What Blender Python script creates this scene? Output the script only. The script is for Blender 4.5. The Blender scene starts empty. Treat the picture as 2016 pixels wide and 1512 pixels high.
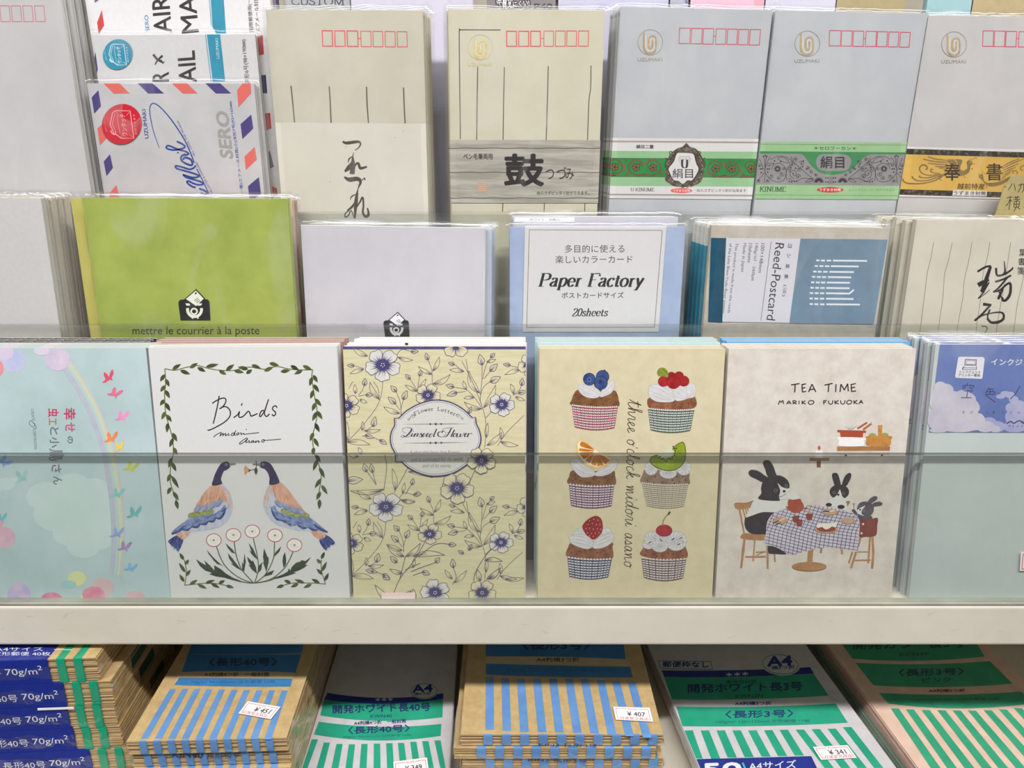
import bpy, math, random
from math import sin, cos, radians, pi
from mathutils import Vector, Matrix, noise

# ------------------------------------------------------------------ camera, world, lights, exposure
S = bpy.context.scene
COL = S.collection
S.view_settings.view_transform = 'Standard'
S.view_settings.look = 'None'
S.view_settings.gamma = 1.0
S.view_settings.use_curve_mapping = False
S.view_settings.exposure = -0.62
S.cycles.transparent_max_bounces = 24
S.cycles.max_bounces = 8

FPX = 1514.0                       # focal length in pixels of the 2016 x 1512 frame
PITCH = radians(17.5)
CAM = Vector((0, 0, 1.35))
FWD = Vector((0, cos(PITCH), -sin(PITCH)))
DWN = Vector((0, -sin(PITCH), -cos(PITCH)))
RGT = Vector((1, 0, 0))
cd = bpy.data.cameras.new('camera')
cam = bpy.data.objects.new('camera', cd)
COL.objects.link(cam)
cam.location = CAM
cam.rotation_euler = (radians(90) - PITCH, 0, 0)
cd.sensor_fit = 'HORIZONTAL'
cd.sensor_width = 36.0
cd.lens = 36.0 * FPX / 2016.0
cd.clip_start = 0.01
S.camera = cam

wd = bpy.data.worlds.new('shop_light')
S.world = wd
wd.use_nodes = True
wd.node_tree.nodes['Background'].inputs[0].default_value = (1.0, 0.985, 0.965, 1)
wd.node_tree.nodes['Background'].inputs[1].default_value = 0.27


def tube_light(name, loc, target, length, width, power, color):
    ld = bpy.data.lights.new(name, 'AREA')
    ld.shape = 'RECTANGLE'
    ld.size = length
    ld.size_y = width
    ld.energy = power
    ld.color = color
    o = bpy.data.objects.new(name, ld)
    COL.objects.link(o)
    o.location = loc
    d = Vector(target) - Vector(loc)
    o.rotation_euler = d.to_track_quat('-Z', 'Y').to_euler()
    return o


tube_light('unseen_ceiling_tube', (0.1, -0.36, 2.42), (0.05, 0.45, 1.2), 2.4, 0.045, 64.0, (1.0, 0.99, 0.975))
tube_light('unseen_ceiling_tube', (0.0, -2.3, 2.75), (0.0, 0.45, 1.3), 3.6, 0.12, 3.0, (1.0, 0.99, 0.98))  # added weak lamp behind the camera, unseen, for the film to reflect


# ------------------------------------------------------------------ pixel rays and planes
def ray(px, py):
    return FWD + RGT * ((px - 1008.0) / FPX) + DWN * ((py - 756.0) / FPX)


def hit(px, py, p, n):
    r = ray(px, py)
    return CAM + r * ((p - CAM).dot(n) / r.dot(n))


# ------------------------------------------------------------------ materials
def lin(c):
    c = c / 255.0
    return c / 12.92 if c <= 0.04045 else ((c + 0.055) / 1.055) ** 2.4


MATS = {}


def _new(name):
    m = bpy.data.materials.new(name)
    m.use_nodes = True
    nt = m.node_tree
    return m, nt, nt.nodes['Principled BSDF']


def paper(rgb, rough=0.6, var=0.03, scale=400.0, spec=0.3, name=None):
    """paper or printed ink: base colour with a fine procedural fibre variation"""
    key = ('p', tuple(rgb), rough, var, scale, spec)
    if key in MATS:
        return MATS[key]
    m, nt, b = _new(name or 'paper_%d_%d_%d' % tuple(rgb))
    c = [lin(x) for x in rgb]
    tc = nt.nodes.new('ShaderNodeTexCoord')
    nz = nt.nodes.new('ShaderNodeTexNoise')
    nz.inputs['Scale'].default_value = scale
    nz.inputs['Detail'].default_value = 3.0
    rp = nt.nodes.new('ShaderNodeValToRGB')
    lo, hi = 1 - var, 1 + var
    rp.color_ramp.elements[0].position = 0.3
    rp.color_ramp.elements[1].position = 0.7
    rp.color_ramp.elements[0].color = (min(1, c[0] * lo), min(1, c[1] * lo), min(1, c[2] * lo), 1)
    rp.color_ramp.elements[1].color = (min(1, c[0] * hi), min(1, c[1] * hi), min(1, c[2] * hi), 1)
    nt.links.new(tc.outputs['Object'], nz.inputs['Vector'])
    nt.links.new(nz.outputs['Fac'], rp.inputs['Fac'])
    nt.links.new(rp.outputs['Color'], b.inputs['Base Color'])
    b.inputs['Roughness'].default_value = rough
    b.inputs['Specular IOR Level'].default_value = spec
    MATS[key] = m
    return m


def ink(*rgb):
    return paper(rgb, rough=0.55, var=0.04, scale=900.0)


def wash(rgb1, rgb2, scale=60.0, detail=6.0, p0=0.35, p1=0.65, rough=0.6, stretch=(1, 1, 1), name='wash'):
    """two-tone blotchy print (water colour, mottled or fibrous paper)"""
    key = ('w', tuple(rgb1), tuple(rgb2), scale, detail, p0, p1, stretch)
    if key in MATS:
        return MATS[key]
    m, nt, b = _new(name)
    tc = nt.nodes.new('ShaderNodeTexCoord')
    mp = nt.nodes.new('ShaderNodeMapping')
    mp.inputs['Scale'].default_value = stretch
    nz = nt.nodes.new('ShaderNodeTexNoise')
    nz.inputs['Scale'].default_value = scale
    nz.inputs['Detail'].default_value = detail
    nz.inputs['Roughness'].default_value = 0.65
    rp = nt.nodes.new('ShaderNodeValToRGB')
    rp.color_ramp.elements[0].position = p0
    rp.color_ramp.elements[1].position = p1
    rp.color_ramp.elements[0].color = [lin(x) for x in rgb1] + [1]
    rp.color_ramp.elements[1].color = [lin(x) for x in rgb2] + [1]
    nt.links.new(tc.outputs['Object'], mp.inputs['Vector'])
    nt.links.new(mp.outputs['Vector'], nz.inputs['Vector'])
    nt.links.new(nz.outputs['Fac'], rp.inputs['Fac'])
    nt.links.new(rp.outputs['Color'], b.inputs['Base Color'])
    b.inputs['Roughness'].default_value = rough
    b.inputs['Specular IOR Level'].default_value = 0.3
    MATS[key] = m
    return m


def edges(rgb1, rgb2, axis='Y', scale=900.0, name='page_edges'):
    """edges of stacked sheets: fine lines across the thickness"""
    key = ('e', tuple(rgb1), tuple(rgb2), axis, scale)
    if key in MATS:
        return MATS[key]
    m, nt, b = _new(name)
    tc = nt.nodes.new('ShaderNodeTexCoord')
    wv = nt.nodes.new('ShaderNodeTexWave')
    wv.wave_type = 'BANDS'
    wv.bands_direction = axis
    wv.inputs['Scale'].default_value = scale
    wv.inputs['Distortion'].default_value = 1.5
    wv.inputs['Detail'].default_value = 1.0
    wv.inputs['Detail Scale'].default_value = 0.3
    rp = nt.nodes.new('ShaderNodeValToRGB')
    rp.color_ramp.elements[0].position = 0.15
    rp.color_ramp.elements[1].position = 0.6
    rp.color_ramp.elements[0].color = [lin(x) for x in rgb1] + [1]
    rp.color_ramp.elements[1].color = [lin(x) for x in rgb2] + [1]
    nt.links.new(tc.outputs['Object'], wv.inputs['Vector'])
    nt.links.new(wv.outputs['Fac'], rp.inputs['Fac'])
    nt.links.new(rp.outputs['Color'], b.inputs['Base Color'])
    b.inputs['Roughness'].default_value = 0.7
    MATS[key] = m
    return m


def clear(name, tint, ior, rough, bump=0.0, bscale=60.0, haze=0.0, stretch=(1, 1, 1), patch=False):
    """thin clear plastic: tinted see-through mixed with fresnel gloss (and a little white haze)"""
    m = bpy.data.materials.new(name)
    m.use_nodes = True
    nt = m.node_tree
    nt.nodes.remove(nt.nodes['Principled BSDF'])
    out = nt.nodes['Material Output']
    tr = nt.nodes.new('ShaderNodeBsdfTransparent')
    tr.inputs[0].default_value = (*tint, 1)
    gl = nt.nodes.new('ShaderNodeBsdfGlossy')
    gl.inputs['Color'].default_value = (1, 1, 1, 1)
    gl.inputs['Roughness'].default_value = rough
    fr = nt.nodes.new('ShaderNodeLayerWeight')
    fr.inputs['Blend'].default_value = 0.5
    pw = nt.nodes.new('ShaderNodeMath')
    pw.operation = 'POWER'
    pw.inputs[1].default_value = 5.0
    f0 = ((ior - 1) / (ior + 1)) ** 2
    sc = nt.nodes.new('ShaderNodeMapRange')
    sc.inputs['To Min'].default_value = f0
    sc.inputs['To Max'].default_value = 1.0
    nt.links.new(fr.outputs['Facing'], pw.inputs[0])
    nt.links.new(pw.outputs[0], sc.inputs['Value'])
    mx = nt.nodes.new('ShaderNodeMixShader')
    if bump:
        tc = nt.nodes.new('ShaderNodeTexCoord')
        mp = nt.nodes.new('ShaderNodeMapping')
        mp.inputs['Scale'].default_value = stretch
        nz = nt.nodes.new('ShaderNodeTexNoise')
        nz.inputs['Scale'].default_value = bscale
        nz.inputs['Detail'].default_value = 2.0
        nz.inputs['Distortion'].default_value = 1.2
        bp = nt.nodes.new('ShaderNodeBump')
        bp.inputs['Strength'].default_value = bump
        bp.inputs['Distance'].default_value = 0.004
        nt.links.new(tc.outputs['Object'], mp.inputs['Vector'])
        nt.links.new(mp.outputs['Vector'], nz.inputs['Vector'])
        nt.links.new(nz.outputs['Fac'], bp.inputs['Height'])
        nt.links.new(bp.outputs['Normal'], gl.inputs['Normal'])
        nt.links.new(bp.outputs['Normal'], fr.inputs['Normal'])
    nt.links.new(sc.outputs[0], mx.inputs[0])
    nt.links.new(tr.outputs[0], mx.inputs[1])
    nt.links.new(gl.outputs[0], mx.inputs[2])
    last = mx
    if haze:
        df = nt.nodes.new('ShaderNodeBsdfDiffuse')
        df.inputs[0].default_value = (0.9, 0.9, 0.92, 1)
        m2 = nt.nodes.new('ShaderNodeMixShader')
        m2.inputs[0].default_value = haze
        if patch:                     # painted sheen: white haze laid over the film in soft patches
            n2 = nt.nodes.new('ShaderNodeTexNoise')
            n2.inputs['Scale'].default_value = 17.0
            n2.inputs['Detail'].default_value = 1.5
            n2.inputs['Distortion'].default_value = 2.2
            r2 = nt.nodes.new('ShaderNodeMapRange')
            r2.inputs['From Min'].default_value = 0.50
            r2.inputs['From Max'].default_value = 0.60
            r2.inputs['To Min'].default_value = haze * 0.12
            r2.inputs['To Max'].default_value = haze
            nt.links.new(mp.outputs['Vector'], n2.inputs['Vector'])
            nt.links.new(n2.outputs['Fac'], r2.inputs['Value'])
            nt.links.new(r2.outputs[0], m2.inputs[0])
        nt.links.new(last.outputs[0], m2.inputs[1])
        nt.links.new(df.outputs[0], m2.inputs[2])
        last = m2
    nt.links.new(last.outputs[0], out.inputs['Surface'])
    return m


FILM = clear('clear_film', (0.985, 0.985, 0.985), 1.45, 0.16, bump=0.5, bscale=38.0, haze=0.09, stretch=(1.0, 1.0, 0.55), patch=True)
ACRYL = clear('clear_acrylic', (0.958, 0.966, 0.955), 1.49, 0.03, haze=0.008)
ACRYL_EDGE, _nt, _b = _new('acrylic_edge')
_b.inputs['Base Color'].default_value = (0.045, 0.052, 0.042, 1)
_b.inputs['Roughness'].default_value = 0.3
_b.inputs['Alpha'].default_value = 0.78

ACRYL_EDGE2, _nt, _b = _new('acrylic_edge_thin')
_b.inputs['Base Color'].default_value = (0.015, 0.018, 0.015, 1)
_b.inputs['Roughness'].default_value = 0.3
_b.inputs['Alpha'].default_value = 0.24

WHITE = paper((242, 240, 242))
PAGES = edges((205, 205, 208), (248, 247, 247))
BLACK = ink(38, 33, 36)


# ------------------------------------------------------------------ mesh building
class MB:
    def __init__(self):
        self.v, self.f, self.m, self.mats = [], [], [], []

    def mi(self, mat):
        if mat not in self.mats:
            self.mats.append(mat)
        return self.mats.index(mat)

    def add(self, vs, fs, mat):
        k = len(self.v)
        self.v += [tuple(p) for p in vs]
        i = self.mi(mat)
        for f in fs:
            self.f.append(tuple(k + q for q in f))
            self.m.append(i)

    def box(self, a, b, mat, mats=None):
        x0, y0, z0 = a
        x1, y1, z1 = b
        vs = [(x0, y0, z0), (x1, y0, z0), (x1, y1, z0), (x0, y1, z0), (x0, y0, z1), (x1, y0, z1), (x1, y1, z1), (x0, y1, z1)]
        fs = [(0, 1, 5, 4), (1, 2, 6, 5), (2, 3, 7, 6), (3, 0, 4, 7), (4, 5, 6, 7), (3, 2, 1, 0)]   # front right back left top bottom
        k = len(self.v)
        self.v += vs
        for j, f in enumerate(fs):
            self.f.append(tuple(k + q for q in f))
            self.m.append(self.mi((mats or {}).get(j, mat)))

    def rbox(self, a, b, r, mat, seg=3, axis='x'):
        """box whose long edges along x are rounded"""
        x0, y0, z0 = a
        x1, y1, z1 = b
        prof = []
        for (cy, cz, a0) in ((y0 + r, z0 + r, 180), (y1 - r, z0 + r, 270), (y1 - r, z1 - r, 0), (y0 + r, z1 - r, 90)):
            for i in range(seg + 1):
                t = radians(a0 + 90.0 * i / seg)
                prof.append((cy + r * cos(t), cz + r * sin(t)))
        n = len(prof)
        vs = [(x0, y, z) for y, z in prof] + [(x1, y, z) for y, z in prof]
        fs = [(i, (i + 1) % n, n + (i + 1) % n, n + i) for i in range(n)]
        fs += [tuple(range(n - 1, -1, -1)), tuple(range(n, 2 * n))]
        self.add(vs, fs, mat)

    def build(self, name, parent=None, smooth=False, label=None):
        me = bpy.data.meshes.new(name)
        me.from_pydata(self.v, [], self.f)
        for m in self.mats:
            me.materials.append(m)
        me.polygons.foreach_set('material_index', self.m)
        if smooth:
            me.polygons.foreach_set('use_smooth', [True] * len(self.f))
        me.update()
        o = bpy.data.objects.new(name, me)
        COL.objects.link(o)
        if parent is not None:
            o.parent = parent
        if label:
            o['label'] = label
        return o


def tag(o, label, cat, group=None):
    o['label'] = label
    o['category'] = cat
    if group:
        o['group'] = group
    return o


def thing(name, label, cat, M, group=None):
    o = bpy.data.objects.new(name, None)
    o.empty_display_size = 0.02
    COL.objects.link(o)
    o.matrix_world = M
    return tag(o, label, cat, group)


def copy_thing(root, label, shift, group=None, rot=0.0, skip=()):
    """a copy of a thing with copies of its parts, moved by a local shift"""
    r = root.copy()
    COL.objects.link(r)
    r.matrix_world = root.matrix_world @ Matrix.Translation(Vector(shift)) @ Matrix.Rotation(rot, 4, 'Y')
    r['label'] = label
    if group:
        r['group'] = group
    for ch in list(root.children):
        if ch.name.split('.')[0] in skip:
            continue
        c = ch.copy()
        COL.objects.link(c)
        c.parent = r
        for g in list(ch.children):
            d = g.copy()
            COL.objects.link(d)
            d.parent = c
    return r


# ------------------------------------------------------------------ printed artwork on a flat face
def spl(pts, closed=False, n=6):
    """Catmull-Rom through pts"""
    P = [Vector((p[0], p[1])) for p in pts]
    out = []
    m = len(P)
    rng = range(m if closed else m - 1)
    for i in rng:
        p0 = P[(i - 1) % m] if (closed or i > 0) else P[0] * 2 - P[1]
        p1 = P[i]
        p2 = P[(i + 1) % m]
        p3 = P[(i + 2) % m] if (closed or i + 2 < m) else P[m - 1] * 2 - P[m - 2]
        for k in range(n):
            t = k / n
            q = 0.5 * ((2 * p1) + (p2 - p0) * t + (2 * p0 - 5 * p1 + 4 * p2 - p3) * t * t + (3 * p1 - p0 - 3 * p2 + p3) * t ** 3)
            out.append((q.x, q.y))
    if not closed:
        out.append((P[-1].x, P[-1].y))
    return out


TXT = {}


def glyphs(s, bold=0.0):
    key = (s, bold)
    if key not in TXT:
        c = bpy.data.curves.new('print', 'FONT')
        c.body = s
        c.resolution_u = 3
        c.offset = bold
        o = bpy.data.objects.new('print', c)
        me = o.to_mesh()
        V = [(v.co.x, v.co.y) for v in me.vertices]
        Fc = [tuple(p.vertices) for p in me.polygons]
        o.to_mesh_clear()
        bpy.data.objects.remove(o)
        bpy.data.curves.remove(c)
        TXT[key] = (V, Fc)
    return TXT[key]


class Art(MB):
    """collects printed shapes; points are given in the pixels of a crop of the photograph and land on the real face"""
    STEP = 0.000008

    def __init__(self, face, lift=0.00003):
        super().__init__()
        self.face = face
        self.w = lift
        self.done = []
        self.ox = self.oy = 0.0
        self.s = 1.0

    def crop(self, ox, oy, s):
        self.ox, self.oy, self.s = ox, oy, s
        return self

    def up(self):
        pass

    def add(self, vs, fs, mat):
        """each shape lies just above whatever earlier shapes it overlaps"""
        f = self.face
        pu = [v.dot(f.eu) for v in vs]
        pv = [v.dot(f.ev) for v in vs]
        u0, u1, v0, v1 = min(pu), max(pu), min(pv), max(pv)
        lev = 0
        for (a0, a1, b0, b1, l, m) in self.done:
            k = l + (0.3 if m is mat else 1.0)
            if k > lev and a0 < u1 and a1 > u0 and b0 < v1 and b1 > v0:
                lev = k
        self.done.append((u0, u1, v0, v1, lev, mat))
        o = f.en * (self.STEP * lev)
        super().add([v + o for v in vs], fs, mat)

    def P(self, p):
        u, v = self.face.uv(self.ox + p[0] / self.s, self.oy + p[1] / self.s)
        return self.face.L(u, v, self.w)

    def poly(self, pts, mat, up=True):
        if up:
            self.up()
        self.add([self.P(p) for p in pts], [tuple(range(len(pts)))], mat)

    def blob(self, pts, mat, n=5):
        self.poly(spl(pts, True, n), mat)

    def rect(self, x0, y0, x1, y1, mat):
        self.poly([(x0, y0), (x1, y0), (x1, y1), (x0, y1)], mat)

    def ell(self, cx, cy, rx, ry, mat, rot=0.0, n=28):
        c, s = cos(radians(rot)), sin(radians(rot))
        self.poly([(cx + rx * cos(2 * pi * i / n) * c - ry * sin(2 * pi * i / n) * s,
                    cy + rx * cos(2 * pi * i / n) * s + ry * sin(2 * pi * i / n) * c) for i in range(n)], mat)

    def ring(self, cx, cy, rx, ry, w, mat, n=36, a0=0, a1=360):
        pts = [(cx + rx * cos(radians(a0 + (a1 - a0) * i / n)), cy + ry * sin(radians(a0 + (a1 - a0) * i / n))) for i in range(n + 1)]
        self.line(pts, w, mat, smooth=False)

    def line(self, pts, w, mat, smooth=True, taper=None, nib=None, n=6, up=True):
        """ribbon; taper=(start,end) width factors, nib=(thick,thin,angle) broad-pen stroke"""
        if up:
            self.up()
        P = spl(pts, False, n) if smooth and len(pts) > 2 else [tuple(p) for p in pts]
        Q = [P[0]]
        for p in P[1:]:
            if abs(p[0] - Q[-1][0]) + abs(p[1] - Q[-1][1]) > 1e-6:
                Q.append(p)
        P = Q
        m = len(P)
        if m < 2:
            return
        vs = []
        for i, p in enumerate(P):
            a = P[max(0, i - 1)]
            b = P[min(m - 1, i + 1)]
            dx, dy = b[0] - a[0], b[1] - a[1]
            l = math.hypot(dx, dy) or 1.0
            nx, ny = -dy / l, dx / l
            ww = w
            if nib:
                if nib[2] == 'p':                       # pointed pen: heavy on the way down
                    k = max(0.0, dy / l)
                else:
                    th = radians(nib[2])
                    k = abs(dx / l * sin(th) - dy / l * cos(th))
                ww = nib[1] + (nib[0] - nib[1]) * k
            if taper:
                t = i / (m - 1)
                if len(taper) == 2:
                    ww *= taper[0] + (taper[1] - taper[0]) * t
                else:
                    q = t * (len(taper) - 1)
                    j = min(int(q), len(taper) - 2)
                    ww *= taper[j] + (taper[j + 1] - taper[j]) * (q - j)
            vs.append(self.P((p[0] + nx * ww / 2, p[1] + ny * ww / 2)))
            vs.append(self.P((p[0] - nx * ww / 2, p[1] - ny * ww / 2)))
        self.add(vs, [(2 * i, 2 * i + 1, 2 * i + 3, 2 * i + 2) for i in range(m - 1)], mat)

    def seg(self, pts, w, mat, **k):
        self.line(pts, w, mat, smooth=False, **k)

    def frame(self, x0, y0, x1, y1, w, mat):
        self.quadframe([(x0, y0), (x1, y0), (x1, y1), (x0, y1)], w, mat)

    def quadframe(self, q, w, mat):
        cx = sum(p[0] for p in q) / 4
        cy = sum(p[1] for p in q) / 4
        self.up()
        o = [self.P(p) for p in q]
        inn = []
        for p in q:
            inn.append(self.P((p[0] + (w if p[0] < cx else -w), p[1] + (w if p[1] < cy else -w))))
        self.add(o + inn, [(i, (i + 1) % 4, 4 + (i + 1) % 4, 4 + i) for i in range(4)], mat)

    def text(self, s, p0, p1, h, mat, bold=0.0, shear=0.0, bow=0.0):
        """ink box of s laid with its lower edge from p0 to p1 and height h (crop pixels)"""
        V, Fc = glyphs(s)
        if not V:
            return
        x0 = min(v[0] for v in V)
        x1 = max(v[0] for v in V)
        y0 = min(v[1] for v in V)
        y1 = max(v[1] for v in V)
        dx, dy = p1[0] - p0[0], p1[1] - p0[1]
        l = math.hypot(dx, dy)
        ux, uy = dy / l, -dx / l
        vs = []
        for (x, y) in V:
            b = (y - y0) / (y1 - y0)
            a = (x - x0) / (x1 - x0) + shear * b * h / l
            k = b * h + bow * (1 - (2 * a - 1) ** 2)
            vs.append((p0[0] + dx * a + ux * k, p0[1] + dy * a + uy * k))
        e = bold * h / (y1 - y0) * 0.9
        for (ex, ey) in ([(0, 0)] if not bold else [(e, 0), (-e, 0), (0, e), (0, -e), (e * .7, e * .7), (-e * .7, -e * .7), (-e * .7, e * .7), (e * .7, -e * .7)]):
            self.add([self.P((x + ex, y + ey)) for x, y in vs], Fc, mat)

    def hatch(self, region, n, d, ln, w, mats, seed=1):
        """n short pencil strokes along direction d inside a polygon"""
        rnd = random.Random(seed)
        xs = [p[0] for p in region]
        ys = [p[1] for p in region]
        for k in range(n * 4):
            x, y = rnd.uniform(min(xs), max(xs)), rnd.uniform(min(ys), max(ys))
            c = False
            j = len(region) - 1
            for i in range(len(region)):
                (xi, yi), (xj, yj) = region[i], region[j]
                if (yi > y) != (yj > y) and x < (xj - xi) * (y - yi) / (yj - yi) + xi:
                    c = not c
                j = i
            if c:
                a = rnd.uniform(-.25, .25)
                l = ln * rnd.uniform(.6, 1.1) / 2
                dx, dy = d[0] * cos(a) - d[1] * sin(a), d[0] * sin(a) + d[1] * cos(a)
                self.line([(x - dx * l, y - dy * l), (x, y), (x + dx * l, y + dy * l)], w, mats[k % len(mats)], taper=(.2, 1, .2), n=2)
                n -= 1
                if n <= 0:
                    return

    def leaf(self, p, q, w, mat, bend=0.0):
        """pointed leaf from base p to tip q"""
        dx, dy = q[0] - p[0], q[1] - p[1]
        l = math.hypot(dx, dy)
        nx, ny = -dy / l, dx / l
        L, R = [], []
        for i in range(9):
            t = i / 8
            ww = w * (sin(pi * t ** 0.8)) / 2
            bb = bend * l * 4 * t * (1 - t) * 0.25
            L.append((p[0] + dx * t + nx * (ww + bb), p[1] + dy * t + ny * (ww + bb)))
            R.append((p[0] + dx * t - nx * (ww - bb), p[1] + dy * t - ny * (ww - bb)))
        self.poly(L + R[-2:0:-1], mat)

    def leafline(self, p, q, w, lw, mat, bend=0.0, vein=True):
        """outlined leaf"""
        dx, dy = q[0] - p[0], q[1] - p[1]
        l = math.hypot(dx, dy)
        nx, ny = -dy / l, dx / l
        for sg in (1, -1):
            pts = []
            for i in range(8):
                t = i / 7
                k = sg * w * sin(pi * t ** 0.85) / 2 + bend * l * t * (1 - t)
                pts.append((p[0] + dx * t + nx * k, p[1] + dy * t + ny * k))
            self.seg(pts, lw, mat, taper=(1.0, 0.8, 1.0))
        if vein:
            for k0 in (-0.18, 0.15):
                pts = [(p[0] + dx * t + nx * (k0 * w * sin(pi * t) + bend * l * t * (1 - t)),
                        p[1] + dy * t + ny * (k0 * w * sin(pi * t) + bend * l * t * (1 - t))) for t in (0.02, 0.15, 0.3, 0.45)]
                self.seg(pts, lw * 1.6, mat, taper=(1.0, 0.15))


class Face:
    """a flat face of a thing: world matrix, the local plane, and how (u, v, lift) become local coordinates"""

    def __init__(self, M, o, eu, ev, en):
        self.M = M
        self.o, self.eu, self.ev, self.en = Vector(o), Vector(eu), Vector(ev), Vector(en)
        self.p = M @ self.o
        R = M.to_3x3()
        self.U, self.V, self.N = (R @ self.eu), (R @ self.ev), (R @ self.en)

    def uv(self, px, py):
        d = hit(px, py, self.p, self.N) - self.p
        return d.dot(self.U), d.dot(self.V)

    def L(self, u, v, w):
        return self.o + self.eu * u + self.ev * v + self.en * w


TIER = {1: (0.3916, 1.35 - 0.2556, radians(6.5)), 2: (0.443, 1.35 - 0.195, radians(2)), 3: (0.483, 1.35 - 0.1335, 0.0),
        4: (0.5305, 1.35 - 0.072, 0.0)}


class Stand:
    """where an upright thing stands on its tier: root matrix (x right, y away, z up along the leaning face)"""

    def __init__(self, tier, tl, tr, fwd=0.0, top=None, width=None):
        y0, z0, l = TIER[tier]
        n = Vector((0, -cos(l), sin(l)))
        p = Vector((0, y0 - fwd, z0))
        a, b = hit(*tl, p, n), hit(*tr, p, n)
        U = (b - a).normalized()
        V = (-U.cross(n)).normalized()
        if V.z < 0:
            V = -V
        self.w = width or (b - a).length
        mid = (a + b) / 2
        self.h = (mid.z - z0) / V.z
        # keep the lower corner of a tilted thing on the tier
        self.h -= abs(U.z) * self.w / 2
        O = mid - V * self.h
        A = -n
        self.M = Matrix(((U.x, A.x, V.x, O.x), (U.y, A.y, V.y, O.y), (U.z, A.z, V.z, O.z), (0, 0, 0, 1)))
        self.face = Face(self.M, (0, 0, 0), (1, 0, 0), (0, 0, 1), (0, -1, 0))

    def front(self, y):
        """face parallel to the front, y in front of (negative) or behind it"""
        return Face(self.M, (0, y, 0), (1, 0, 0), (0, 0, 1), (0, -1, 0))


def at_row(tier, x, y, y2, fwd=0.0):
    """where the upright edge through pixel (x, y) on a tier's plane crosses pixel row y2"""
    y0, z0, l = TIER[tier]
    n = Vector((0, -cos(l), sin(l)))
    p = Vector((0, y0 - fwd, z0))
    X = hit(x, y, p, n).x
    q = hit(1008, y2, p, n) - CAM
    return (1008 + FPX * X / q.dot(FWD), y2)


def sleeve(w, h, t, parent, top=0.0028, grow=0.0018, seed=0, amp=0.0002, label=None):
    """clear film bag: pinched fins at the sides, a flap with a crinkled edge at the top"""
    rnd = random.Random(seed)
    b = MB()
    xs = [-w / 2 - grow - 0.0008, -w / 2 - grow * 0.5, -w / 2 - 0.0003] + [-w / 2 + w * i / 16 for i in range(1, 16)] + [w / 2 + 0.0003, w / 2 + grow * 0.5, w / 2 + grow + 0.0008]
    top = min(top, 0.0034)
    zs = [-0.0001, 0.0015] + [h * i / 18 for i in range(1, 18)] + [h - 0.0004, h + 0.0003, h + 0.0009, h + top]
    nx, nz = len(xs), len(zs)
    for side in (0, 1):
        k = len(b.v)
        for j, z in enumerate(zs):
            for i, x in enumerate(xs):
                ed = min(1.0, max(0.0, (abs(x) - w / 2) / grow))
                et = min(1.0, max(0.0, (z - h - 0.0003) / 0.0006))
                q = noise.noise(Vector((x * 45 + seed * 3.1, z * 30, seed * 1.7)))
                q2 = noise.noise(Vector((x * 160 + seed, z * 110, 5.0 + seed)))
                out = 0.0004 + amp * (q + 1.0) * 0.9 + amp * 0.4 * q2
                f = max(ed, et)
                y = (-out) * (1 - f) + (t * 0.5) * f if side == 0 else (t + 0.0002) * (1 - f) + (t * 0.5 + 0.0002) * f
                zz, xx = z, x
                if j >= nz - 2 or i in (0, nx - 1):
                    c = 0.0011 * noise.noise(Vector((x * 300 + seed * 7, z * 260, seed)))
                    y += c * 0.7
                    zz += abs(c) * (1 if j >= nz - 2 else 0)
                    if i in (0, nx - 1):
                        xx += c * 0.6
                b.v.append((xx, y, zz))
        im = b.mi(FILM)
        for j in range(nz - 1):
            for i in range(nx - 1):
                f = (k + j * nx + i, k + j * nx + i + 1, k + (j + 1) * nx + i + 1, k + (j + 1) * nx + i)
                b.f.append(f if side == 0 else f[::-1])
                b.m.append(im)
    # loose crinkles standing up at the two top corners
    for sg in (-1, 1):
        for q in range(3):
            x0 = sg * (w / 2 + grow * rnd.uniform(-1.5, 0.8))
            z0 = h + top * rnd.uniform(-0.2, 0.6)
            a = rnd.uniform(0.001, 0.003)
            c = rnd.uniform(0.002, 0.0045)
            y0 = t * rnd.uniform(0.1, 0.8)
            b.add([(x0 - a, y0, z0), (x0 + a * 0.3, y0 - 0.001, z0 + c), (x0 + a, y0 + 0.001, z0 + c * 0.4), (x0 + a * 0.4, y0, z0 - c * 0.5)],
                  [(0, 1, 2), (0, 2, 3)], FILM)
    return b.build('plastic_sleeve', parent, smooth=True, label=label or 'clear crinkled film')


def sheets(w, h, t, n, mat, parent, name='envelopes', jit=0.0004, seed=0, y0=0.0, emat=None, flap=False):
    """a bundle of n sheets or envelopes with slightly uneven edges, one mesh"""
    rnd = random.Random(seed)
    b = MB()
    d = t / n
    for i in range(n):
        jx = 0 if i == 0 else rnd.uniform(-jit, jit)
        jz = 0 if i == 0 else rnd.uniform(-jit * 2, 0)
        a = y0 + i * d
        e = emat or mat
        b.box((-w / 2 + jx, a, max(0, jz * 0)), (w / 2 + jx, a + d * 0.86, h + jz), mat, {1: e, 3: e, 4: e, 5: e})
    return b.build(name, parent)

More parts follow.
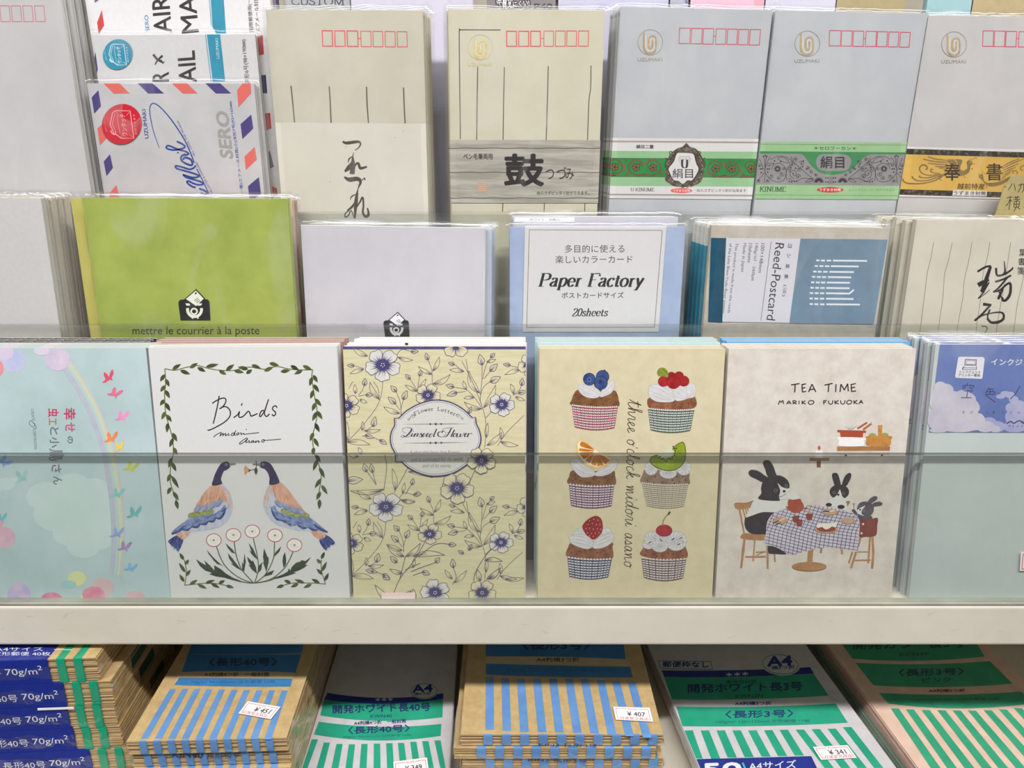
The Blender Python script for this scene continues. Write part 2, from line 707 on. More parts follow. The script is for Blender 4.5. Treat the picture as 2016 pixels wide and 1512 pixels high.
# ------------------------------------------------------------------ lettering drawn with a broad pen (serif) and a fine pen (cursive)
SERIF = {
    'K': (0.9, [[(.17, 0), (.17, 1)], [(.78, 1), (.2, .42)], [(.36, .57), (.8, 0)]], [(.02, 0, .33), (.02, 1, .33), (.6, 1, .92), (.6, 0, .98)]),
    'I': (0.45, [[(.22, 0), (.22, 1)]], [(.05, 0, .4), (.05, 1, .4)]),
    'N': (0.95, [[(.17, 0), (.17, 1)], [(.17, 1), (.78, 0)], [(.78, 0), (.78, 1)]], [(.02, 0, .33), (.62, 1, .95), (.02, 1, .2)]),
    'U': (0.9, [[(.17, 1), (.17, .35), (.28, .05), (.47, 0), (.66, .06), (.75, .35), (.75, 1)]], [(.02, 1, .34), (.6, 1, .9)]),
    'M': (1.1, [[(.15, 0), (.17, 1)], [(.17, 1), (.53, .02)], [(.53, .02), (.9, 1)], [(.9, 1), (.92, 0)]], [(.02, 0, .3), (.76, 0, 1.08), (.02, 1, .2), (.88, 1, 1.06)]),
    'E': (0.75, [[(.17, 0), (.17, 1)], [(.17, 1), (.64, 1), (.66, .82)], [(.17, .52), (.5, .52)], [(.17, 0), (.66, 0), (.7, .2)]], [(.02, 0, .3), (.02, 1, .3), (.5, .52, .52)]),
    'C': (0.85, [[(.78, .75), (.7, .95), (.48, 1.0), (.2, .85), (.08, .5), (.2, .14), (.48, 0), (.7, .05), (.8, .25)]], []),
    'S': (0.65, [[(.55, .78), (.5, .95), (.33, 1), (.12, .88), (.14, .65), (.48, .42), (.55, .2), (.4, .02), (.22, 0), (.08, .08), (.06, .25)]], []),
    'T': (0.8, [[(.4, 0), (.4, 1)], [(.04, .8), (.06, 1), (.74, 1), (.76, .8)]], [(.24, 0, .56)]),
    'O': (0.95, [[(.47, 1), (.2, .88), (.08, .5), (.2, .12), (.47, 0), (.74, .12), (.86, .5), (.74, .88), (.47, 1)]], []),
    'P': (0.75, [[(.17, 0), (.17, 1)], [(.17, 1), (.45, 1), (.64, .88), (.64, .62), (.45, .5), (.17, .5)]], [(.02, 0, .36), (.02, 1, .3)]),
    'F': (0.72, [[(.17, 0), (.17, 1)], [(.17, 1), (.66, 1), (.68, .8)], [(.17, .52), (.5, .52)]], [(.02, 0, .36), (.02, 1, .3), (.5, .6, .52)]),
    'L': (0.68, [[(.17, 0), (.17, 1)], [(.17, 0), (.6, 0), (.64, .22)]], [(.02, 0, .3), (.02, 1, .36)]),
    'a': (0.55, [[(.1, .52), (.2, .64), (.36, .62), (.4, .48), (.4, .12), (.44, .02), (.52, .04)], [(.4, .4), (.18, .32), (.08, .16), (.16, .02), (.3, .04), (.4, .16)]], []),
    'p': (0.6, [[(.14, -.28), (.14, .64)], [(.14, .5), (.3, .65), (.48, .56), (.52, .33), (.44, .08), (.28, 0), (.14, .1)]], [(.02, -.28, .28), (.04, .62, .14)]),
    'e': (0.52, [[(.08, .36), (.44, .36), (.42, .56), (.28, .65), (.12, .55), (.07, .32), (.16, .06), (.3, 0), (.46, .12)]], []),
    'r': (0.45, [[(.16, 0), (.16, .64)], [(.16, .45), (.26, .62), (.4, .6)]], [(.04, 0, .3), (.04, .62, .16)]),
    'c': (0.5, [[(.43, .5), (.34, .64), (.18, .6), (.07, .34), (.15, .06), (.3, 0), (.45, .12)]], []),
    't': (0.38, [[(.17, .85), (.17, .12), (.24, .01), (.36, .06)], [(.03, .62), (.34, .62)]], []),
    'o': (0.56, [[(.28, .65), (.12, .55), (.06, .32), (.13, .08), (.28, 0), (.43, .09), (.5, .32), (.44, .55), (.28, .65)]], []),
    'y': (0.55, [[(.1, .64), (.28, .04)], [(.48, .64), (.28, .04), (.18, -.24), (.04, -.26)]], [(.02, .64, .2), (.38, .64, .56)]),
    's': (0.45, [[(.37, .48), (.32, .62), (.2, .65), (.09, .54), (.14, .4), (.34, .27), (.38, .12), (.26, 0), (.12, .02), (.06, .16)]], []),
    'h': (0.6, [[(.14, 0), (.14, 1)], [(.14, .45), (.3, .64), (.43, .56), (.44, 0)]], [(.03, 0, .26), (.03, 1, .14), (.34, 0, .57)]),
    'l': (0.32, [[(.16, 0), (.16, 1)]], [(.02, 0, .3), (.04, 1, .16)]),
    'w': (0.8, [[(.08, .64), (.22, .02)], [(.22, .02), (.38, .6)], [(.38, .6), (.54, .02)], [(.54, .02), (.7, .64)]], [(0, .64, .18), (.6, .64, .78)]),
    '2': (0.55, [[(.08, .75), (.16, .96), (.32, 1), (.46, .86), (.42, .6), (.08, .02), (.48, .02), (.52, .16)]], []),
    '0': (0.55, [[(.27, 1), (.12, .85), (.07, .5), (.12, .15), (.27, 0), (.42, .15), (.48, .5), (.42, .85), (.27, 1)]], []),
    '-': (0.4, [[(.08, .38), (.32, .38)]], []),
}
CURVED = set('UCSOPaperctoyshl20')


def serif(a, s, p0, p1, h, mat, thick=0.16, thin=0.05, slant=0.0):
    """serif lettering: cap height h, from p0 to p1 (crop pixels)"""
    tot = sum(SERIF[c][0] if c != ' ' else 0.4 for c in s)
    dx, dy = p1[0] - p0[0], p1[1] - p0[1]
    l = math.hypot(dx, dy)
    ux, uy = dy / l, -dx / l
    k = l / tot
    x = 0.0

    def T(q):
        qx = (x + q[0]) * k + slant * q[1] * h
        return (p0[0] + dx / l * qx + ux * q[1] * h, p0[1] + dy / l * qx + uy * q[1] * h)
    ang = math.degrees(math.atan2(dy, dx))
    for c in s:
        if c == ' ':
            x += 0.4
            continue
        adv, strokes, serifs = SERIF[c]
        for st in strokes:
            pts = [T(q) for q in st]
            a.line(pts, 1, mat, smooth=(c in CURVED and len(pts) > 3), nib=(thick * h, thin * h, ang))
        for (sx, sy, ex) in serifs:
            a.seg([T((sx, sy)), T((ex, sy))], thin * h * 1.1, mat)
        x += adv


CURSIVE = {
    't': (.5, [[(0, .1), (.12, .35), (.3, 1), (.22, .3), (.25, .02), (.4, .02), (.5, .15)], [(.05, .72), (.5, .76)]]),
    'h': (.6, [[(0, .1), (.2, .5), (.32, 1), (.2, .98), (.15, .0), (.25, .4), (.4, .52), (.42, .1), (.5, 0), (.6, .12)]]),
    'r': (.5, [[(0, .05), (.15, .45), (.2, .55), (.34, .48), (.3, .1), (.38, .0), (.5, .12)]]),
    'e': (.42, [[(0, .1), (.2, .25), (.28, .45), (.17, .52), (.08, .3), (.14, .02), (.28, .02), (.42, .15)]]),
    'o': (.5, [[(.25, .52), (.08, .35), (.1, .05), (.27, .0), (.4, .25), (.32, .5), (.25, .52), (.36, .42), (.5, .48)]]),
    'c': (.42, [[(.32, .45), (.2, .52), (.07, .3), (.1, .03), (.26, .0), (.42, .12)]]),
    'l': (.35, [[(0, .1), (.2, .6), (.25, .95), (.15, .9), (.12, .3), (.17, .02), (.35, .12)]]),
    'k': (.55, [[(0, .1), (.2, .6), (.25, .98), (.14, .9), (.12, .0)], [(.13, .25), (.33, .52), (.35, .38), (.2, .25), (.42, .0), (.55, .1)]]),
    'm': (.8, [[(0, .4), (.1, .52), (.12, .0), (.2, .4), (.3, .52), (.33, .0), (.42, .4), (.52, .52), (.56, .05), (.64, .0), (.8, .12)]]),
    'i': (.35, [[(0, .1), (.14, .5), (.12, .1), (.2, .0), (.35, .12)], [(.18, .75), (.22, .82)]]),
    'd': (.55, [[(.34, .45), (.2, .52), (.06, .3), (.1, .02), (.24, .05), (.36, .4), (.48, 1), (.38, .2), (.44, .0), (.55, .1)]]),
    'a': (.52, [[(.34, .45), (.2, .52), (.06, .3), (.1, .02), (.24, .05), (.36, .5), (.34, .1), (.42, .0), (.52, .12)]]),
    's': (.42, [[(0, .1), (.18, .5), (.2, .52), (.3, .2), (.2, .0), (.08, .08), (.3, .04), (.42, .12)]]),
    'n': (.6, [[(0, .4), (.1, .52), (.12, .0), (.2, .4), (.32, .52), (.36, .05), (.44, .0), (.6, .12)]]),
    "'": (.2, [[(.1, .8), (.06, .66)]]),
}


def cursive(a, s, p0, p1, h, w, mat):
    tot = sum(CURSIVE[c][0] if c != ' ' else 0.45 for c in s)
    dx, dy = p1[0] - p0[0], p1[1] - p0[1]
    l = math.hypot(dx, dy)
    ux, uy = dy / l, -dx / l
    k = l / tot
    x = 0.0
    for c in s:
        if c == ' ':
            x += 0.45
            continue
        adv, strokes = CURSIVE[c]
        for st in strokes:
            pts = []
            for (qx, qy) in st:
                t = (x + qx) * k + 0.12 * qy * h
                pts.append((p0[0] + dx / l * t + ux * qy * h, p0[1] + dy / l * t + uy * qy * h))
            a.line(pts, w, mat, n=5)
        x += adv


# ------------------------------------------------------------------ the display rack
Z0 = 1.35
PAINT = wash((206, 198, 182), (226, 219, 205), scale=9.0, detail=8.0, p0=0.25, p1=0.62, rough=0.45, name='cream_painted_steel')
_m = PAINT
_nt = _m.node_tree
_tc = _nt.nodes.new('ShaderNodeTexCoord')
_mp = _nt.nodes.new('ShaderNodeMapping')
_mp.inputs['Scale'].default_value = (18, 40, 130)
_nz = _nt.nodes.new('ShaderNodeTexNoise')
_nz.inputs['Scale'].default_value = 1.2
_nz.inputs['Detail'].default_value = 8
_bp = _nt.nodes.new('ShaderNodeBump')
_bp.inputs['Strength'].default_value = 0.06
_nt.links.new(_tc.outputs['Object'], _mp.inputs['Vector'])
_nt.links.new(_mp.outputs['Vector'], _nz.inputs['Vector'])
_nt.links.new(_nz.outputs['Fac'], _bp.inputs['Height'])
_nt.links.new(_bp.outputs['Normal'], _nt.nodes['Principled BSDF'].inputs['Normal'])
SCUFF = ink(196, 187, 170)
RISER = wash((150, 143, 130), (176, 168, 154), scale=12.0, name='grey_beige_steel')
rack = thing('display_rack', 'cream painted steel stationery rack with stepped tiers and clear front guards', 'display rack',
             Matrix.Translation((0, 0.3848, Z0 - 0.384)))
ZR = 0.384          # rack origin is 384 mm under the camera


def rk(y):
    return y - 0.3848


XR = 0.52
b = MB()
b.rbox((-XR, 0, ZR - 0.2828), (XR, 0.252, ZR - 0.2556), 0.0022, PAINT, seg=4)
# scratches and scuffs on the front edge
rnd = random.Random(4)
for i in range(46):
    x = rnd.uniform(-0.32, 0.32)
    z = ZR - 0.2556 - rnd.uniform(0.004, 0.024)
    ln = rnd.uniform(0.001, 0.006)
    an = rnd.uniform(-1.2, 1.2)
    th = rnd.uniform(0.00006, 0.00018)
    dx, dz = ln * cos(an), ln * sin(an) * 0.6
    if not (ZR - 0.2805 < z + dz < ZR - 0.258):
        continue
    b.add([(x, -0.00004, z), (x + dx, -0.00004, z + dz), (x + dx, -0.00004, z + dz + th), (x, -0.00004, z + th * 2)], [(0, 1, 2, 3)], SCUFF)
b.build('shelf_board', rack, label='wide cream shelf board with a scuffed rounded front edge')
for k, (y, z) in enumerate(((0.436, -0.195), (0.476, -0.1335), (0.523, -0.072))):
    b = MB()
    b.box((-XR, rk(y), ZR + z - 0.0605), (XR, rk(y) + 0.0012, ZR + z - 0.0012), RISER)
    b.box((-XR, rk(y), ZR + z - 0.0012), (XR, rk(y) + (0.0411 if k < 2 else 0.09), ZR + z), RISER)
    b.build('tier_step', rack)
for (y, zb, zt, ln) in ((0.3866, -0.2545, -0.1665, 6.5), (0.4388, -0.195, -0.1030, 2.0), (0.4780, -0.1335, -0.0410, 0.0), (0.5245, -0.072, 0.021, 0.0)):
    b = MB()
    b.box((-XR, rk(y), ZR + zb), (XR, rk(y) + (0.0034 if ln > 1 else 0.0036), ZR + zt), ACRYL, {4: ACRYL_EDGE if ln > 3 else ACRYL_EDGE2})
    b.v = [(vx, vy + (vz - ZR - zb) * math.tan(radians(ln)), vz) for vx, vy, vz in b.v]
    b.build('front_guard', rack, label='clear acrylic front guard strip')
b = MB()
b.box((-XR, rk(0.3853), ZR - 0.2557), (XR, rk(0.3915), ZR - 0.2546), wash((126, 126, 114), (170, 168, 155), scale=40, stretch=(.3, 1, 1), name='shade_dirt_grey'))  # added strip: shade and dirt at the guard foot put into its colour
b.build('shade_dirt_strip', rack, label='added strip, painted grey for shade and dirt, under the lowest guard')
b = MB()
b.box((-XR, rk(0.6368), ZR - 0.43), (XR, rk(0.640), ZR + 0.26), RISER)
b.build('back_panel', rack)
b = MB()
b.box((-XR, rk(0.335), ZR - 0.396), (XR, rk(0.6366), ZR - 0.384), PAINT)
b.build('lower_deck', rack)
for sx in (-1, 1):
    b = MB()
    b.box((sx * XR - 0.006 * (sx < 0), rk(0.335), ZR - 0.43), (sx * XR + 0.006 * (sx > 0), rk(0.640), ZR - 0.2556), PAINT)
    b.build('side_panel', rack)


# ------------------------------------------------------------------ builders for pads and packs
ORD = ['second', 'third', 'fourth', 'fifth', 'sixth', 'seventh', 'eighth']


def pad(name, label, cat, st, t, cover, pages, back=None, group=None, cover_t=0.0004):
    """letter pad: cover (with its print), page block, backing board; returns root and the cover's artwork"""
    r = thing(name, label, cat, st.M, group)
    w, h = st.w, st.h
    b = MB()
    b.box((-w / 2 + 0.0001, cover_t + 0.00005, 0.0001), (w / 2 - 0.0001, t - 0.0007, h - 0.0003), pages)
    b.build('page_block', r)
    b = MB()
    b.box((-w / 2, t - 0.00065, 0), (w / 2, t - 0.0001, h), back or paper((196, 190, 180)))
    b.build('backing_board', r)
    a = Art(st.face)
    a.box((-w / 2, 0, 0), (w / 2, cover_t, h), cover)
    return r, a


def clampart(a, st, m=0.0):
    """keep print inside the sheet's edges"""
    f = a.face
    w, h = st.w, st.h

    def P(p):
        u, v = f.uv(a.ox + p[0] / a.s, a.oy + p[1] / a.s)
        return f.L(min(max(u, -w / 2 + m), w / 2 - m), min(max(v, m), h - m), a.w)
    a.P = P
    return a


def behind(root, n, t, what, group, dx=0.0, start=0, jig=0.0008, drop=0.0, skip=()):
    """n more of the same standing one behind the other; each gets its own ordinal label"""
    rnd = random.Random(len(what) * 7 + n)
    V = root.matrix_world.col[2]
    rise = V.y / V.z                  # keeps a leaning row standing on its flat tier
    out = []
    for k in range(n):
        lab = what % ORD[k + start] if '%s' in what else what
        out.append(copy_thing(root, lab, (dx * (k + 1) + rnd.uniform(-jig, jig), t * (k + 1), t * (k + 1) * rise), group, skip=skip))
    return out

# ================================================================== tier 1: letter pads
OLIVE = wash((44, 56, 36), (92, 104, 58), scale=160.0, name='leaf_print')
STEM = ink(104, 112, 58)
LEAFD = wash((40, 54, 42), (66, 84, 56), scale=120.0, name='dark_leaf_print')

# ---- pad with two facing birds in a leaf wreath
st = Stand(1, (287, 684), (663, 681))
birds, a = pad('letter_pad', 'white letter pad with two facing birds inside a leafy wreath', 'letter pad', st, 0.0042,
               paper((218, 217, 216), var=0.015), PAGES, group='white bird letter pads')
clampart(a, st)
a.crop(270, 640, 2.7)
for v in ([(147, 232), (150, 270), (152, 310), (146, 360), (148, 420), (152, 470), (165, 520), (180, 570), (190, 620), (192, 680), (180, 740), (175, 800), (180, 850), (200, 905), (212, 940)],
          [(933, 235), (928, 280), (935, 330), (945, 390), (955, 440), (955, 490), (945, 540), (932, 590), (935, 640), (945, 690), (965, 740), (978, 790), (975, 840), (968, 880), (965, 920)],
          [(147, 232), (200, 240), (260, 225), (320, 215), (370, 228), (420, 238), (470, 242), (520, 240), (570, 225), (620, 225), (680, 235), (740, 220), (800, 232), (860, 238), (933, 238)]):
    a.line(v, 5, STEM)
for q in ('147,262,122,300 150,285,172,328 148,320,124,355 150,345,174,390 146,395,121,428 150,412,176,458 150,460,130,503 155,475,184,515 163,520,158,572 '
          '188,572,213,620 192,600,172,650 192,650,214,690 183,705,167,760 183,728,208,778 178,790,160,835 182,800,222,868 180,862,160,900 190,885,222,932 205,930,218,980 '
          '935,265,960,305 930,275,917,325 938,315,968,358 938,345,921,392 945,390,980,432 948,412,930,458 955,455,985,502 955,460,931,510 945,520,970,570 938,570,918,618 '
          '938,600,966,648 940,650,932,690 950,690,975,730 958,715,935,775 968,755,998,815 978,815,944,867 980,850,1012,900 975,885,953,930 970,925,968,980 '
          '187,236,233,207 228,240,283,262 280,228,322,202 320,225,365,248 365,222,434,208 435,240,474,264 472,242,517,208 515,242,568,252 590,235,535,222 580,258,612,236 '
          '608,212,658,230 675,245,725,222 702,202,755,215 762,248,815,240 815,215,862,240 880,238,835,262 880,215,932,240').split():
    x0, y0, x1, y1 = map(float, q.split(','))
    a.leaf((x0, y0), (x1, y1), 21, OLIVE)
# birds
CH_D, CH_N = wash((44, 34, 52), (70, 58, 108), scale=110, name='bird_neck_print'), ink(60, 48, 70)
BELLY = wash((176, 184, 208), (206, 208, 216), scale=420, stretch=(1, 1, 0.15), name='bird_belly_print')
BACK = wash((206, 146, 118), (226, 182, 160), scale=300, stretch=(1, 1, 0.3), name='bird_back_print')
CHEST = wash((222, 178, 158), (206, 204, 208), scale=380, stretch=(1, 1, 0.12), name='bird_chest_print')
WING = wash((90, 112, 170), (160, 172, 204), scale=330, stretch=(1, 1, 0.4), name='bird_wing_print')
NAVY = wash((36, 42, 100), (74, 92, 158), scale=300, name='bird_navy_print')
BLUF = wash((128, 146, 186), (164, 172, 202), scale=300, name='bird_feather_print')
GRNF = wash((120, 134, 60), (180, 184, 120), scale=300, name='bird_green_print')
BEAK = ink(128, 120, 108)
L_ = dict(
    body=[(402, 850), (450, 842), (470, 862), (492, 890), (505, 925), (510, 965), (502, 1005), (478, 1045), (440, 1072), (390, 1088), (340, 1095), (290, 1102), (262, 1128), (215, 1115), (230, 1070), (300, 985), (330, 930), (360, 885), (385, 860)],
    back=[(400, 852), (445, 850), (462, 872), (474, 905), (478, 935), (455, 940), (440, 938), (420, 962), (385, 962), (345, 985), (302, 985), (330, 930), (360, 885), (385, 860)],
    chest=[(440, 848), (462, 858), (490, 890), (505, 930), (506, 965), (488, 968), (476, 920), (458, 880)],
    wing=[(184, 1110), (192, 1092), (250, 1045), (300, 1022), (360, 1012), (410, 1003), (440, 985), (465, 955), (471, 975), (456, 1010), (440, 1028), (420, 1022), (405, 1042), (380, 1042), (365, 1056), (335, 1057), (320, 1073), (290, 1070), (270, 1087), (240, 1085), (215, 1102)],
    blu=[(325, 975, -38), (365, 968, -35), (402, 957, -38), (434, 944, -45)],
    grn=[(292, 1010, -30), (318, 1007, -25), (352, 1002, -30), (386, 993, -32)],
    scal=[[(471, 972), (462, 1000), (440, 1028), (420, 1024)], [(422, 1020), (405, 1042), (378, 1043)], [(380, 1040), (364, 1057), (334, 1058)], [(336, 1055), (320, 1073), (288, 1072)], [(290, 1070), (268, 1088), (238, 1086)]],
    tip=[(184, 1110), (215, 1098), (240, 1080), (262, 1064)],
    rump=[(222, 1105), (285, 1098), (264, 1128), (240, 1140), (212, 1118)],
    tail=[(166, 1146), (215, 1116), (246, 1138), (222, 1200), (206, 1190), (196, 1182), (182, 1172), (172, 1160)],
    head=[(462, 728), (480, 726), (494, 738), (493, 755), (477, 769), (462, 776), (452, 796), (446, 820), (450, 844), (400, 852), (405, 820), (415, 790), (430, 760), (445, 737)],
    beak=[(490, 734), (522, 734), (526, 738), (522, 742), (490, 747)], eye=(474, 741))
R_ = dict(
    body=[(705, 846), (755, 833), (790, 858), (830, 910), (870, 965), (910, 1010), (960, 1055), (990, 1090), (1000, 1112), (975, 1125), (945, 1125), (918, 1097), (860, 1092), (800, 1080), (745, 1062), (705, 1032), (680, 992), (669, 950), (675, 905), (690, 870)],
    back=[(712, 846), (752, 836), (790, 858), (830, 910), (870, 965), (900, 1000), (850, 985), (800, 965), (765, 945), (738, 932), (725, 890)],
    chest=[(705, 846), (690, 870), (676, 905), (671, 950), (688, 968), (700, 915), (722, 870)],
    wing=[(714, 972), (733, 958), (745, 985), (790, 1008), (850, 1018), (905, 1018), (960, 1055), (1012, 1099), (980, 1092), (935, 1086), (905, 1072), (880, 1077), (850, 1060), (815, 1060), (790, 1042), (760, 1037), (730, 1016)],
    blu=[(752, 950, 40), (790, 964, 35), (830, 980, 32), (864, 988, 30)],
    grn=[(785, 990, 28), (815, 1003, 26), (852, 1011, 20), (894, 1011, 24)],
    scal=[[(714, 970), (722, 1000), (745, 1032), (770, 1038)], [(760, 1035), (785, 1044), (800, 1052)], [(790, 1042), (815, 1061), (845, 1062)], [(848, 1058), (878, 1078), (902, 1078)], [(905, 1072), (935, 1088), (960, 1090)]],
    tip=[(1013, 1101), (985, 1090), (960, 1076), (938, 1058)],
    rump=[(925, 1095), (985, 1100), (1005, 1118), (980, 1140), (948, 1128)],
    tail=[(968, 1140), (1006, 1116), (1050, 1152), (1042, 1168), (1028, 1170), (1024, 1182), (1012, 1184), (1005, 1198), (985, 1180)],
    head=[(690, 727), (670, 724), (655, 733), (650, 745), (658, 757), (680, 766), (695, 786), (704, 815), (706, 848), (755, 838), (745, 800), (730, 770), (712, 740)],
    beak=[(656, 735), (616, 735), (612, 739), (616, 743), (656, 748)], eye=(670, 739))
for D in (L_, R_):
    a.blob(D['tail'], NAVY, 3)
    a.blob(D['body'], BELLY)
    a.blob(D['rump'], BACK, 3)
    a.blob(D['back'], BACK)
    a.blob(D['chest'], CHEST)
    a.blob(D['wing'], WING, 3)
    for s_ in D['scal']:
        a.line(s_, 11, NAVY, taper=(0.5, 1.2, 0.6))
    a.line(D['tip'], 13, NAVY, taper=(0.7, 1.2, 0.4))
    for (x, y, r_) in D['grn']:
        a.ell(x, y, 23, 12, GRNF, r_)
        a.ring(x, y, 21, 11, 2, ink(104, 116, 58), 20)
    for (x, y, r_) in D['blu']:
        a.ell(x, y, 27, 15, BLUF, r_)
        a.line([(x - 24 * cos(radians(r_)), y - 24 * sin(radians(r_)) + 5), (x, y + 14), (x + 24 * cos(radians(r_)), y + 24 * sin(radians(r_)) + 5)], 4, ink(96, 112, 158), taper=(.4, 1, .4))
    sx = 1 if D is L_ else -1
    a.hatch(D['chest'], 60, (0.1 * sx, 1), 34, 2.2, [ink(206, 168, 150), ink(190, 196, 212), ink(226, 200, 186)], 3)
    a.hatch(D['body'][8:14] if D is L_ else D['body'][11:18], 30, (sx, -.4), 26, 2, [ink(160, 172, 200), ink(214, 216, 222)], 5)
    a.hatch(D['back'], 50, (-.35 * sx, 1), 34, 2.2, [ink(190, 128, 102), ink(228, 186, 164)], 7)
    a.hatch(D['wing'], 60, (-sx, .62), 30, 2.2, [ink(66, 84, 146), ink(150, 166, 202)], 9)
    a.hatch(D['tail'], 30, (-.6 * sx, 1), 30, 2.4, [ink(96, 120, 180), ink(34, 40, 90)], 11)
    a.blob(D['head'], CH_D)
    a.poly(D['beak'], BEAK)
    a.ring(D['eye'][0], D['eye'][1], 5, 5, 2.4, ink(168, 156, 162), 14)
a.line([(632, 720), (634, 750), (625, 765), (600, 772)], 3, LEAFD)
a.leaf((632, 755), (632, 797), 17, LEAFD)
a.poly([(606, 771), (592, 762), (588, 772), (594, 780)], LEAFD)
a.blob([(574, 744), (584, 754), (593, 764), (594, 774), (584, 782), (576, 795), (570, 785), (572, 775), (567, 764), (572, 756)], ink(216, 150, 108), 3)
# bouquet and lower corners
a.crop(320, 1000, 5.6)
for v in ([(245, 855), (258, 760), (262, 690), (255, 640), (240, 570)], [(240, 853), (340, 842), (440, 832), (540, 830), (620, 838), (700, 855)],
          [(1795, 840), (1775, 770), (1755, 710), (1750, 640), (1750, 570)], [(1797, 840), (1700, 830), (1600, 828), (1500, 825), (1420, 832), (1340, 850)]):
    a.line(v, 10, STEM)
for q in ('235,572,187,495 250,625,290,568 252,712,180,602 258,750,310,680 240,815,185,730 300,845,387,792 385,842,490,890 470,832,578,795 535,832,632,882 620,832,690,798 700,855,788,882 '
          '1750,565,1787,482 1745,612,1698,560 1757,700,1812,588 1765,735,1698,670 1787,805,1832,715 1733,830,1640,780 1645,840,1552,882 1565,828,1453,788 1500,835,1412,875 1415,828,1338,795 1340,852,1254,880').split():
    x0, y0, x1, y1 = map(float, q.split(','))
    a.leaf((x0, y0), (x1, y1), 38, OLIVE)
SG = ink(90, 98, 62)
for v in ([(595, 425), (640, 550), (700, 650), (800, 740), (900, 795), (1005, 828)], [(790, 372), (810, 510), (850, 630), (890, 700), (950, 770), (1005, 828)],
          [(1000, 335), (1035, 480), (1055, 600), (1055, 690), (1040, 750), (1015, 825)], [(1235, 372), (1228, 530), (1190, 640), (1150, 710)],
          [(1150, 710), (1120, 750), (1060, 800), (1015, 828)], [(1440, 482), (1390, 590), (1330, 680), (1220, 770), (1120, 810), (1010, 828)],
          [(720, 770), (850, 810), (1005, 828), (1180, 800), (1260, 760)]):
    a.line(v, 11, SG)
for v in ([(368, 563), (412, 640), (470, 690), (545, 715), (515, 730), (590, 755), (680, 768), (770, 795), (900, 818), (780, 770), (700, 722), (640, 672), (570, 632), (572, 690), (530, 640), (458, 575), (480, 632), (430, 605)],
          [(1637, 540), (1575, 585), (1532, 575), (1520, 590), (1470, 605), (1425, 650), (1408, 690), (1392, 665), (1380, 700), (1330, 730), (1270, 755), (1200, 790), (1300, 770), (1390, 745), (1480, 715), (1440, 710), (1500, 690), (1560, 660), (1600, 628), (1572, 628), (1610, 580)],
          [(487, 460), (560, 545), (640, 620), (682, 645), (600, 615), (545, 562), (565, 575), (510, 510)], [(694, 388), (775, 460), (803, 505), (760, 490), (720, 440)],
          [(720, 497), (775, 560), (820, 620), (880, 695), (800, 650), (750, 608), (775, 612), (735, 560)], [(905, 500), (918, 590), (900, 700), (880, 680), (875, 590), (890, 625)],
          [(932, 535), (985, 590), (995, 575), (1030, 650), (1042, 725), (985, 680), (945, 620), (970, 632), (945, 590)], [(950, 385), (1000, 450), (1040, 540), (1045, 570), (990, 520), (955, 465), (980, 480)],
          [(1100, 595), (1090, 680), (1050, 722), (1052, 650)], [(1118, 443), (1150, 520), (1160, 545), (1170, 540), (1170, 600), (1145, 705), (1115, 620), (1105, 590), (1118, 600), (1108, 540)],
          [(1308, 422), (1290, 480), (1230, 540), (1240, 495)], [(1232, 685), (1205, 735), (1110, 760), (1150, 715)], [(1350, 484), (1363, 560), (1362, 620), (1335, 660), (1322, 590), (1330, 530)]):
    a.poly(v, LEAFD)
PK = ink(184, 76, 96)
for (x, y) in ((565, 355), (782, 297), (990, 258), (1240, 302), (1455, 410)):
    a.ell(x, y, 80, 68, paper((238, 234, 226)))
    a.ring(x, y, 81, 70, 8, PK)
    a.ell(x, y, 13, 12, ink(158, 146, 120), n=12)
    for k in range(8):
        a.ell(x + 38 * cos(k * pi / 4 + .3), y + 32 * sin(k * pi / 4 + .3), 4.5, 4, ink(170, 160, 140), n=8)
# handwriting
a.crop(400, 770, 11.2)
for v in ([(355, 105), (320, 300), (270, 530), (222, 718)], [(200, 270), (300, 205), (420, 155), (490, 165), (500, 225), (460, 310), (400, 370), (355, 385)],
          [(400, 357), (480, 340), (560, 380), (600, 460), (585, 560), (500, 660), (380, 740), (230, 820), (140, 858), (95, 858)],
          [(670, 585), (760, 520), (800, 445)], [(800, 450), (785, 560), (830, 578), (900, 540), (985, 450), (1020, 460), (1045, 530), (1070, 550), (1200, 495)], [(840, 320), (862, 268)],
          [(1345, 425), (1290, 435), (1245, 520), (1260, 562), (1310, 510), (1350, 440)], [(1440, 180), (1370, 400), (1350, 470), (1370, 540), (1410, 555), (1460, 500)],
          [(1630, 370), (1600, 325), (1540, 350), (1535, 410), (1590, 460), (1590, 520), (1550, 545), (1515, 510)]):
    a.line(v, 25, BLACK)
